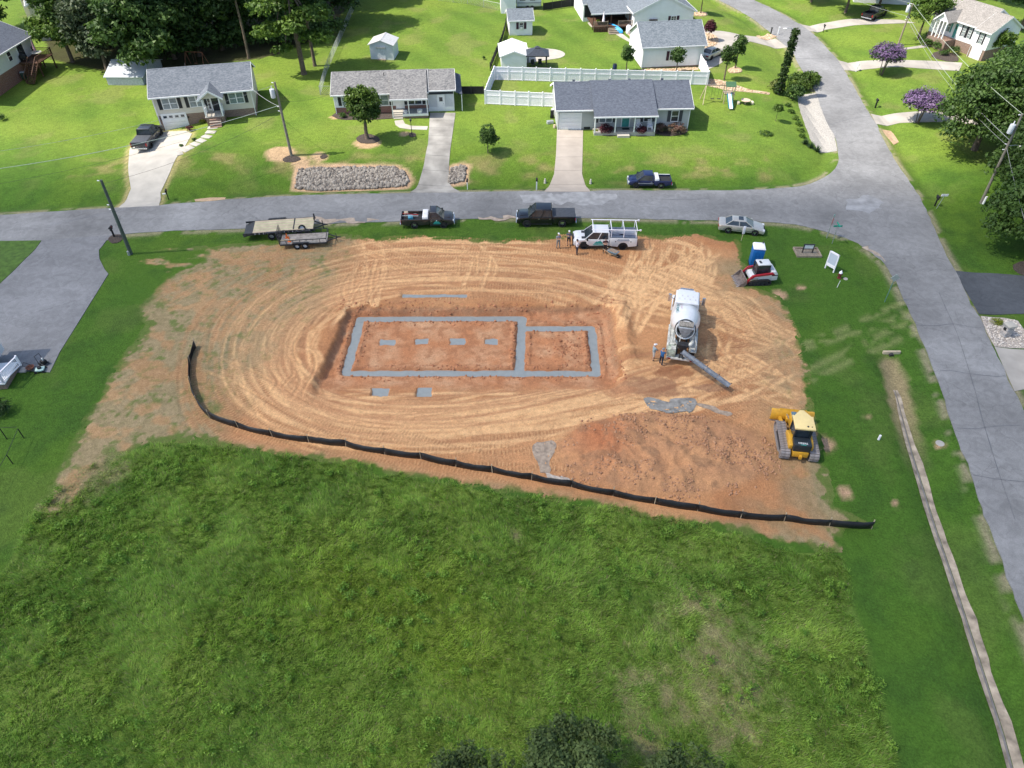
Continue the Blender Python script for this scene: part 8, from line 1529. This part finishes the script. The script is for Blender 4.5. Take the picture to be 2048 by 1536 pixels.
MB().box(.05, wb_ - .05, -.03, .03, .45, 1.85).obj('panel', mat('sign_panel', (.5, .55, .66), .5, var=.04), t); MB().box(-.05, wb_ + .05, -.055, .055, 1.85, 2.0).obj('top_rail', WHITE, t); MB().box(.05, wb_ - .05, -.04, .04, .4, .72).obj('lower_panel', WHITE, t)
t = thing('planter_sign', 'small blank sign on dark legs standing in a timber edged gravel bed', 'sign', P(1614, 506), -.02); MB().box(-1.15, 1.15, -.75, .75, -.1, .03).obj('gravel', mat('grey_gravel', (.22, .19, .15), .95, var=.3, scale=7), t)
for x0, x1, y0_, y1_ in ((-1.25, 1.25, -.85, -.73), (-1.25, 1.25, .73, .85), (-1.25, -1.13, -.73, .73), (1.13, 1.25, -.73, .73)): MB().box(x0, x1, y0_, y1_, -.1, .2).obj('timber_edging', WOOD, t, bevel=.01)
for x in (-.5, .5): MB().box(x - .05, x + .05, -.05, .05, 0, 1.0).obj('leg', DARKST, t)
MB().box(-.48, .48, -.04, .04, .55, .95).obj('panel', mat('blank_panel', (.7, .72, .72), .5), t); MB().box(-.55, .55, -.06, .06, .95, 1.03).box(-.55, .55, -.06, .06, .47, .55).obj('sign_frame', DARKST, t)
t = thing('fire_hydrant', 'dark red fire hydrant with white bonnet near the white sign board', 'hydrant', P(1678, 556)); MB().lathe([(.01, 0), (.2, 0), (.2, .06), (.13, .08), (.13, .5), (.17, .52), (.17, .56), (.01, .56)], 14).obj('barrel', mat('hydrant_red', (.16, .03, .03), .5), t); MB().lathe([(.16, .56), (.15, .68), (.08, .76), (.04, .84), (.01, .84)], 14).obj('bonnet', WHITE, t, smooth=True)
for s in (-1, 1): MB().cyl((s * .12, 0, .4), (s * .24, 0, .4), .06).obj('outlet', mat('hydrant_red', (.16, .03, .03), .5), t)
o = MB().cyl((0, 0, 0), (.1, .05, .75), .025).obj('marker_stake', TRIM); o.location = P(1674, 575); tag(o, 'thin white marker stake just below the hydrant', 'stake')
o = MB().cyl((0, 0, 0), (0, 0, .06), .22, .2, 14).obj('meter_cover', CONC); o.location = P(1691, 558); tag(o, 'round concrete meter cover right of the hydrant', 'meter cover')
o = MB().cyl((0, 0, 0), (0, 0, .45), .09, .08, 12).obj('white_cleanout', WHITE); o.location = P(1757, 879); tag(o, 'short white pipe standing in the lawn by the ditch', 'pipe')
o = MB().cyl((0, 0, 0), (0, 0, .05), .32, .3, 16).obj('meter_cover', CONC); o.location = P(1880, 887); tag(o, 'round concrete cover between the ditch and the road', 'meter cover')
t = thing('political_sign', 'white posted sign leaning at the lot edge near the silver sedan', 'sign', P(1482, 482)); MB().cyl((0, 0, 0), (.05, 0, 1.0), .03).obj('post', WOODP, t); MB().box(-.08, .18, -.03, .01, .85, 1.75).obj('panel', WHITE, t, bevel=.03)
t = thing('road_sign', 'small white two-post sign beside the mailbox on the right verge', 'sign', P(1873, 417)); MB().cyl((0, 0, 0), (.25, 0, 1.6), .03).obj('post', GALV, t); MB().box(-.1, .65, -.02, .02, 1.5, 1.75).obj('panel', WHITE, t)
t = thing('yard_lamp', 'thin dark yard lamp in a small mulch ring before the carport house', 'lamp', P(824, 270)); MB().cyl((0, 0, 0), (0, 0, 1.7), .04).obj('post', DARKST, t); MB().lathe([(.06, 1.7), (.14, 1.85), (.12, 2.0), (.02, 2.1)], 8).obj('lantern', DARKST, t)
t = thing('stone_mailbox', 'pale stone pillar mailbox with flat cap in the pebble bed', 'mailbox', P(2008, 672), .2); 
for k in range(5):
    for j in range(2):
        MB().box(-.32 + .33 * j, .0 + .33 * j, -.3, .3, .24 * k, .24 * k + .225).obj('stone_block', mat(f'pillar_stone_{(k + j) % 3}', [(.45, .42, .4), (.36, .34, .33), (.52, .46, .42)][(k + j) % 3], .9, var=.2, scale=6, bump=.5), t, bevel=.02)
MB().box(-.42, .42, -.4, .4, 1.2, 1.32).obj('cap_slab', CONCW, t, bevel=.02); MB().box(-.4, -.3, -.12, .12, .75, .98).obj('mail_door', BLACKP, t)
# portable toilet
t = thing('portable_toilet', 'blue portable toilet with white roof behind the track loader', 'portable toilet', P(1509, 529), math.radians(-8)); PB_ = mat('toilet_blue', (.01, .14, .42), .45, var=.08)
MB().box(-.55, .55, -.55, .55, .08, 2.05).obj('cabin', PB_, t, bevel=.03); MB().box(-.6, .6, -.6, .6, 0, .1).obj('skid_base', BLACKP, t)
for s in (-.3, 0, .3): MB().box(s - .1, s + .1, -.575, -.545, .25, 1.8).obj('wall_rib', PB_, t)
MB().box(-.575, -.545, -.36, .36, .15, 1.9).obj('door', PB_, t, bevel=.01); MB().frus((-.6, .6, -.6, .6), 2.05, (-.5, .5, -.5, .5), 2.25).obj('roof', WHITE, t, bevel=.04); MB().cyl((.35, .35, 2.2), (.35, .35, 2.5), .05).obj('vent_pipe', DARKST, t)
# playground set and fire pit
a = P(1412, 213); t = thing('playset', 'wooden playset with swing beam, white slide and tower behind the fence end', 'playset', P(1454, 205), 0); 
for x in (-.6, .6):
    for y in (-.5, .7): MB().box(x - .05, x + .05, y - .05, y + .05, 0, 2.4).obj('tower_post', WOODP, t)
MB().box(-.65, .65, -.55, .75, 1.25, 1.33).obj('platform', WOOD, t); MB().hexa([(-.7, -.6, 2.3), (.7, -.6, 2.3), (.7, .1, 2.75), (-.7, .1, 2.75)], [(-.7, -.6, 2.34), (.7, -.6, 2.34), (.7, .1, 2.79), (-.7, .1, 2.79)]).obj('canopy', mat('green_canvas', (.05, .12, .06), .7), t)
MB().hexa([(-.35, -2.6, .15), (.15, -2.6, .15), (.15, -.5, 1.3), (-.35, -.5, 1.3)], [(-.35, -2.6, .2), (.15, -2.6, .2), (.15, -.5, 1.36), (-.35, -.5, 1.36)]).obj('slide', WHITE, t)
for x in (-.4, .15): MB().hexa([(x, -2.6, .15), (x + .06, -2.6, .15), (x + .06, -.5, 1.3), (x, -.5, 1.3)], [(x, -2.6, .35), (x + .06, -2.6, .35), (x + .06, -.5, 1.52), (x, -.5, 1.52)]).obj('slide_edge', mat('slide_teal', (.02, .2, .25), .5), t)
for k in range(5): MB().box(.25, .65, -.9 + .1 * k, -.82 + .1 * k, .2 + .22 * k, .24 + .22 * k).obj('rung', WOODP, t)
MB().bar((-.6, .1, 2.3), (-3.3, .1, 2.3), .1).obj('swing_beam', WOOD, t); MB().bar((-3.2, .1, 2.3), (-3.5, -.9, 0), .09).bar((-3.2, .1, 2.3), (-3.5, 1.1, 0), .09).obj('a_frame', WOODP, t)
for x in (-1.4, -2.3): q = MB().bar((x, .1, 2.25), (x, .1, .5), .02).bar((x + .4, .1, 2.25), (x + .4, .1, .5), .02).box(x - .02, x + .42, 0, .2, .45, .5).obj('swing', DARKST, t)
t = thing('climbing_dome', 'tan toy picnic table with umbrella stones right of the playset', 'toy table', P(1490, 208)); MB().cyl((0, 0, .5), (0, 0, .56), .65, .65, 14).obj('table_top', mat('toy_tan', (.55, .42, .32), .6), t); MB().cyl((0, 0, 0), (0, 0, .5), .12).obj('pedestal', mat('toy_tan', (.55, .42, .32), .6), t)
for s in (-1, 1): MB().box(s * .95 - .15, s * .95 + .15, -.3, .3, .0, .35).obj('seat', mat('toy_cream', (.65, .58, .45), .6), t, bevel=.04)
# swing frame behind house 1
p = P(395, 133); t = thing('swing_frame', 'rusty old swing frame at the edge of the woods', 'swing set', p, -.1); RUST = mat('rusty_steel', (.25, .1, .06), .8, var=.2); MB().bar((-1.3, 0, 2.1), (1.3, 0, 2.1), .07).obj('top_bar', RUST, t)
for x in (-1.3, 1.3): MB().bar((x, 0, 2.1), (x + .15 * (1 if x > 0 else -1), -1, 0), .06).bar((x, 0, 2.1), (x + .15 * (1 if x > 0 else -1), 1, 0), .06).obj('a_frame', RUST, t)
MB().bar((-.3, 0, 2.1), (-.3, 0, .5), .02).bar((.1, 0, 2.1), (.1, 0, .5), .02).box(-.33, .13, -.1, .1, .46, .5).obj('swing', RUST, t)
t = thing('satellite_dish', 'white satellite dish and pipe post by the brick wall of the left house', 'satellite dish', P(9, 178)); MB().cyl((0, 0, 0), (0, 0, 1.2), .03).obj('post', GALV, t); MB().lathe([(.01, 0), (.25, .05), (.35, .12), (.33, .13), (.24, .07), (.01, .03)], 14, Matrix.Translation((0, -.1, 1.3)) @ Matrix.Rotation(1.2, 4, 'X')).obj('dish', TRIM, t)
t = thing('pool_toy', 'round blue paddling pool rim behind the grey house corner', 'paddling pool', P(1118, 190), .2); MB().lathe([(.01, .05), (.75, .05), (.75, .35), (.82, .35), (.82, 0), (.01, 0)], 18, Matrix.Rotation(.9, 4, 'X')).obj('shell', mat('pool_blue', (.02, .35, .65), .4), t)
# clutter beside the grey house garage wall
for i, (x, y, w_, d_, h_, m, nm, lb) in enumerate([(1104, 236, .5, .4, .9, BLACKP, 'storage_bin', 'black bin leaning against the grey garage wall'), (1100, 247, .9, .5, .3, GALV, 'scrap_pile', 'flat grey pallet of scrap beside the grey garage wall'), (1107, 226, .6, .5, .5, mat('pale_tarp', (.5, .5, .48), .7), 'covered_grill', 'pale covered grill behind the garage-side clutter'), (1109, 256, .3, .3, .35, WOODP, 'wood_block', 'tan wood block at the near corner of the grey garage')]):
    t = thing(nm, lb, nm.replace('_', ' '), P(x, y), .3 * i); MB().frus((-w_ / 2, w_ / 2, -d_ / 2, d_ / 2), 0, (-w_ / 2.3, w_ / 2.3, -d_ / 2.3, d_ / 2.3), h_).obj('body', m, t, bevel=.04); MB().box(-w_ / 2.1, w_ / 2.1, -d_ / 2.1, d_ / 2.1, h_, h_ + .06).obj('lid', m, t, bevel=.01)
t = thing('water_barrel', 'dark blue barrel beyond the vinyl fence beside the lawn', 'barrel', P(1229, 141)); MB().lathe([(.01, 0), (.28, 0), (.32, .3), (.32, .6), (.28, .9), (.01, .9)], 14).obj('body', mat('barrel_blue', (.02, .03, .09), .5), t, smooth=True); MB().cyl((0, 0, .9), (0, 0, .95), .26).obj('lid', BLACKP, t)
# mower and pressure washer at the left driveway
t = thing('lawn_mower', 'pale green push mower at the corner of the left asphalt driveway', 'lawn mower', P(82, 742), .2); MB().box(-.35, .35, -.28, .28, .14, .3).obj('deck', mat('mower_mint', (.45, .62, .58), .5), t, bevel=.06); MB().cyl((0, 0, .3), (0, 0, .46), .16).obj('engine', BLACKP, t)
for x in (-.3, .3):
    for y in (-.3, .3): MB().cyl((x, y - .03, .12), (x, y + .03, .12), .12, .12, 12).obj('wheel', RUBBER, t)
MB().tube([(-.3, -.25, .3), (-1.0, -.2, .95), (-1.0, .2, .95), (-.3, .25, .3)], .02).obj('handle', DARKST, t)
t = thing('pressure_washer', 'black wheeled pressure washer with white cap at the driveway edge', 'pressure washer', P(90, 729), -.4)
MB().tube([(-.3, -.25, .1), (.35, -.25, .1), (.35, .25, .1), (-.3, .25, .1), (-.3, -.25, .1)], .025).tube([(-.3, -.25, .1), (-.45, -.22, .9), (-.45, .22, .9), (-.3, .25, .1)], .025).obj('frame', DARKST, t); MB().box(-.2, .25, -.18, .18, .15, .5).obj('motor', BLACKP, t, bevel=.04); MB().cyl((.05, 0, .5), (.05, 0, .72), .06).obj('cap', TRIM, t)
for s in (-1, 1): MB().cyl((-.2, s * .3, .16), (-.2, s * .24, .16), .16, .16, 14).obj('wheel', RUBBER, t)
t = thing('fire_bowl', 'rusty brown bowl on the driveway edge left of the mower', 'fire bowl', P(63, 740)); MB().lathe([(.01, .12), (.25, .18), (.34, .34), (.31, .34), (.22, .22), (.01, .18)], 16).obj('bowl', RUST, t, smooth=True); MB().cyl((0, 0, 0), (0, 0, .14), .12, .08).obj('foot', RUST, t)
o = MB().box(-.25, .25, -.3, .3, 0, .12).obj('paving_block', CONC, bevel=.02); o.location = P(48, 741); o.rotation_euler = (0, 0, .2); tag(o, 'flat concrete block beside the white porch corner', 'block')
# wheelbarrow
t = thing('wheelbarrow', 'blue-grey wheelbarrow standing on the clay right of the service truck worker', 'wheelbarrow', atsoil(1226, 512), -.7); MB().hexa([(-.35, -.2, .3), (.35, -.2, .3), (.35, .2, .3), (-.35, .2, .3)], [(-.6, -.36, .6), (.55, -.36, .6), (.55, .36, .6), (-.6, .36, .6)]).obj('tray', mat('barrow_blue', (.12, .22, .29), .5, var=.25), t, bevel=.03); MB().box(-.5, .45, -.28, .28, .56, .62).obj('load', mat('barrow_load', (.3, .22, .16), .9, var=.4, scale=8), t)
MB().cyl((.6, -.05, .2), (.6, .05, .2), .2, .2, 16).obj('wheel', RUBBER, t)
for s in (-1, 1): MB().tube([(.6, s * .07, .2), (-.2, s * .25, .32), (-1.1, s * .3, .55)], .022).tube([(-.25, s * .25, .3), (-.3, s * .25, 0)], .02).obj('handle', WOODP, t)

# ------------------------------------------------------------------ people
def person(label, px, face, cols, pose='stand', hat=None, H=1.76, atf=atsoil, seed=0):
    shirt, pants, shoe = cols; k = H / 1.76; J = {}
    def v(n, x, y, z, r): J[n] = (Vector((x, y, z)) * k, r * k)
    v('pel', 0, 0, .95, .135); v('waist', .01, 0, 1.08, .125); v('chest', .0, 0, 1.28, .15); v('neck', .0, 0, 1.47, .06); v('jaw', .02, 0, 1.56, .075); v('head', .01, 0, 1.66, .098); v('crown', .0, 0, 1.72, .07); v('nose', .115, 0, 1.635, .016)
    sh = {'stand': ((.02, .30, 1.18), (.12, .30, .95)), 'fold': ((.06, .27, 1.16), (.24, .10, 1.18)), 'phone': ((.05, .27, 1.16), (.27, .08, 1.25)), 'reach': ((.16, .24, 1.26), (.40, .16, 1.30)), 'lean': ((.12, .26, 1.22), (.32, .14, 1.02))}[pose]
    tips = {}
    for s, n in ((1, 'L'), (-1, 'R')):
        e, w_ = sh; v('sho' + n, .0, s * .18, 1.40, .065); v('elb' + n, e[0], s * e[1], e[2], .045); v('wri' + n, w_[0], s * w_[1], w_[2], .032)
        d = (Vector((w_[0], s * w_[1], w_[2])) - Vector((e[0], s * e[1], e[2]))).normalized(); p0 = Vector((w_[0], s * w_[1], w_[2])); side = d.cross(Vector((0, 0, 1))).normalized() if abs(d.z) < .9 else Vector((1, 0, 0)); pm = p0 + d * .07; v('pal' + n, *pm, .034)
        for f in range(4): o_ = side * (.03 - .02 * f); L = (.075, .085, .08, .062)[f]; a = pm + d * .035 + o_; b = a + d * L * .5; c = b + d * L * .4 - Vector((0, 0, .02)); v(f'f{f}a' + n, *a, .010); v(f'f{f}b' + n, *b, .0095); v(f'f{f}c' + n, *c, .008)
        a = pm - d * .02 + side * .045; b = a + d * .03 + side * .025; v('tha' + n, *a, .012); v('thb' + n, *b, .010)
        st_ = .06 if n == 'L' else -.04; v('hip' + n, 0, s * .10, .90, .105); v('kne' + n, st_ * .8 + .02, s * .12, .50, .07); v('ank' + n, st_ * 1.3 - .02, s * .13, .09, .048); v('toe' + n, st_ * 1.3 + .17, s * .15, .035, .038)
    E = [('pel', 'waist'), ('waist', 'chest'), ('chest', 'neck'), ('neck', 'jaw'), ('jaw', 'head'), ('head', 'crown'), ('head', 'nose')]
    for n in 'LR':
        E += [('chest', 'sho' + n), ('sho' + n, 'elb' + n), ('elb' + n, 'wri' + n), ('wri' + n, 'pal' + n), ('pel', 'hip' + n), ('hip' + n, 'kne' + n), ('kne' + n, 'ank' + n), ('ank' + n, 'toe' + n), ('pal' + n, 'tha' + n), ('tha' + n, 'thb' + n)]
        for f in range(4): E += [('pal' + n, f'f{f}a' + n), (f'f{f}a' + n, f'f{f}b' + n), (f'f{f}b' + n, f'f{f}c' + n)]
    names = list(J); idx = {n: i for i, n in enumerate(names)}; me = bpy.data.meshes.new('person'); me.from_pydata([J[n][0] for n in names], [(idx[a], idx[b]) for a, b in E], [])
    bm = bmesh.new(); bm.from_mesh(me); lay = bm.verts.layers.skin.verify(); bm.verts.ensure_lookup_table()
    for i, n in enumerate(names): bm.verts[i][lay].radius = (J[n][1], J[n][1] * (1.0 if n not in ('chest', 'waist', 'pel') else 1.25)); bm.verts[i][lay].use_root = (n == 'pel')
    bm.to_mesh(me); bm.free(); tmp = bpy.data.objects.new('person_tmp', me); COL2.objects.link(tmp); md = tmp.modifiers.new('s', 'SKIN'); md.use_smooth_shade = True; ms_ = tmp.modifiers.new('d', 'SUBSURF'); ms_.levels = 1; ms_.render_levels = 1
    return dict(tmp=tmp, J=J, k=k, shirt=shirt, pants=pants, shoe=shoe, px=px, face=face, hat=hat, label=label, pose=pose, atf=atf)
COL2 = bpy.data.collections.new('build_tmp'); SC2 = bpy.data.scenes.new('build_tmp'); SC2.collection.children.link(COL2)
cl = lambda n, c: mat('cloth_' + n, c, .85, var=.12, scale=8)
G_, K_ = cl('grey', (.24, .25, .28)), cl('black', (.02, .02, .025)); WHS = cl('white', (.62, .6, .64))
PP = [person('person in grey work clothes and white cap, leftmost by the service truck', (1116, 496), -1.2, (G_, cl('grey_trousers', (.2, .22, .22)), K_), 'fold', TRIM), person('person in dark t-shirt, black shorts and white cap looking at a phone', (1137, 491), -1.6, (cl('slate', (.09, .1, .13)), K_, K_), 'phone', TRIM),
      person('person in white shirt and dark trousers in front of the service truck bonnet', (1153, 509), .4, (WHS, cl('navy', (.025, .03, .05)), K_), 'phone', None), person('person in dark maroon shirt standing by the wheelbarrow', (1209, 506), -1.5, (cl('maroon', (.06, .025, .03)), K_, mat('boot_tan', (.2, .15, .1), .8)), 'fold', BLACKP),
      person('person in pale blue shirt and white shorts walking beside the mixer truck', (1305, 720), .3, (cl('pale_blue', (.28, .36, .4)), cl('cream_shorts', (.5, .48, .44)), K_), 'lean', TRIM), person('person in royal blue shirt and navy trousers working at the mixer controls', (1321, 729), .9, (cl('royal', (.03, .12, .3)), cl('navy', (.025, .03, .05)), GALV), 'reach', G_)]
dg = None
with bpy.context.temp_override(scene=SC2, view_layer=SC2.view_layers[0]):
    SC2.view_layers[0].update(); dg = SC2.view_layers[0].depsgraph
    dg.update()
    for q in PP: q['me'] = bpy.data.meshes.new_from_object(q['tmp'].evaluated_get(dg), depsgraph=dg)
for q in PP:
    me = q['me']; me.name = 'person'; me.materials.clear(); sk = SKIN
    for m_ in (sk, q['shirt'], q['pants'], q['shoe']): me.materials.append(m_)
    k = q['k']; shorts = 'shorts' in q['label']
    for pl_ in me.polygons:
        c = Vector(pl_.center) / k; r_ = math.hypot(c.y, 0); mi = 1
        if c.z > 1.46 and abs(c.y) < .14: mi = 0
        elif c.z < .1: mi = 3
        elif c.z < .97 and abs(c.y) < .235 and c.x < .22: mi = 2 if (not shorts or c.z > .52) else 0
        else:
            for n in 'LR':
                e = q['J']['elb' + n][0] / k; w_ = q['J']['wri' + n][0] / k; s_ = q['J']['sho' + n][0] / k
                if (c - w_).length < .16 or ((c - e).length < .13 and (c - s_).length > (e - s_).length * .8): mi = 0
        pl_.material_index = mi; pl_.use_smooth = True
    o = bpy.data.objects.new('person', me); COL.objects.link(o); p = q['atf'](*q['px']); o.location = (p[0], p[1], sz(p[0], p[1]) - .0); o.rotation_euler = (0, 0, q['face']); tag(o, q['label'], 'person', 'people on the building lot')
    hz = Vector((.0, 0, 1.70)) * k
    if q['hat']: MB().ell(hz, (.115, .1, .085), 12, 8).obj('cap', q['hat'], o, smooth=True); MB().box(.05, .19, -.07, .07, hz.z + .0, hz.z + .02).obj('cap_brim', q['hat'], o, bevel=.008)
    else: MB().ell(hz + Vector((-.02, 0, .015)), (.11, .095, .085), 12, 8).obj('hair', mat('dark_hair', (.03, .02, .015), .8), o, smooth=True)
    for s in (-1, 1): MB().ell((.095 * k, s * .032 * k, 1.665 * k), (.012, .012, .009), 8, 5).obj('eye', mat('eye', (.05, .04, .035), .3), o); MB().ell((.0, s * .098 * k, 1.63 * k), (.025, .014, .035), 8, 5).obj('ear', SKIN, o)
    MB().box(.088 * k, .1 * k, -.025, .025, 1.585 * k, 1.595 * k).obj('mouth', mat('lips', (.3, .12, .1), .6), o)
    if q['pose'] == 'phone': w_ = q['J']['palL'][0]; b_ = MB().box(-.035, .035, -.005, .005, -.06, .06).obj('phone', BLACKP); b_.location = (Matrix.Rotation(q['face'], 3, 'Z') @ (Vector((w_.x + .07, 0.02, w_.z + .02)))) + o.location; b_.rotation_euler = (.9, 0, q['face'] + PI / 2); tag(b_, 'dark phone held by the ' + q['label'].split(' looking')[0].split(' in front')[0].replace('person', 'person'), 'phone')
bpy.data.scenes.remove(SC2)
for q in PP: bpy.data.objects.remove(q['tmp'])
bpy.data.collections.remove(COL2)
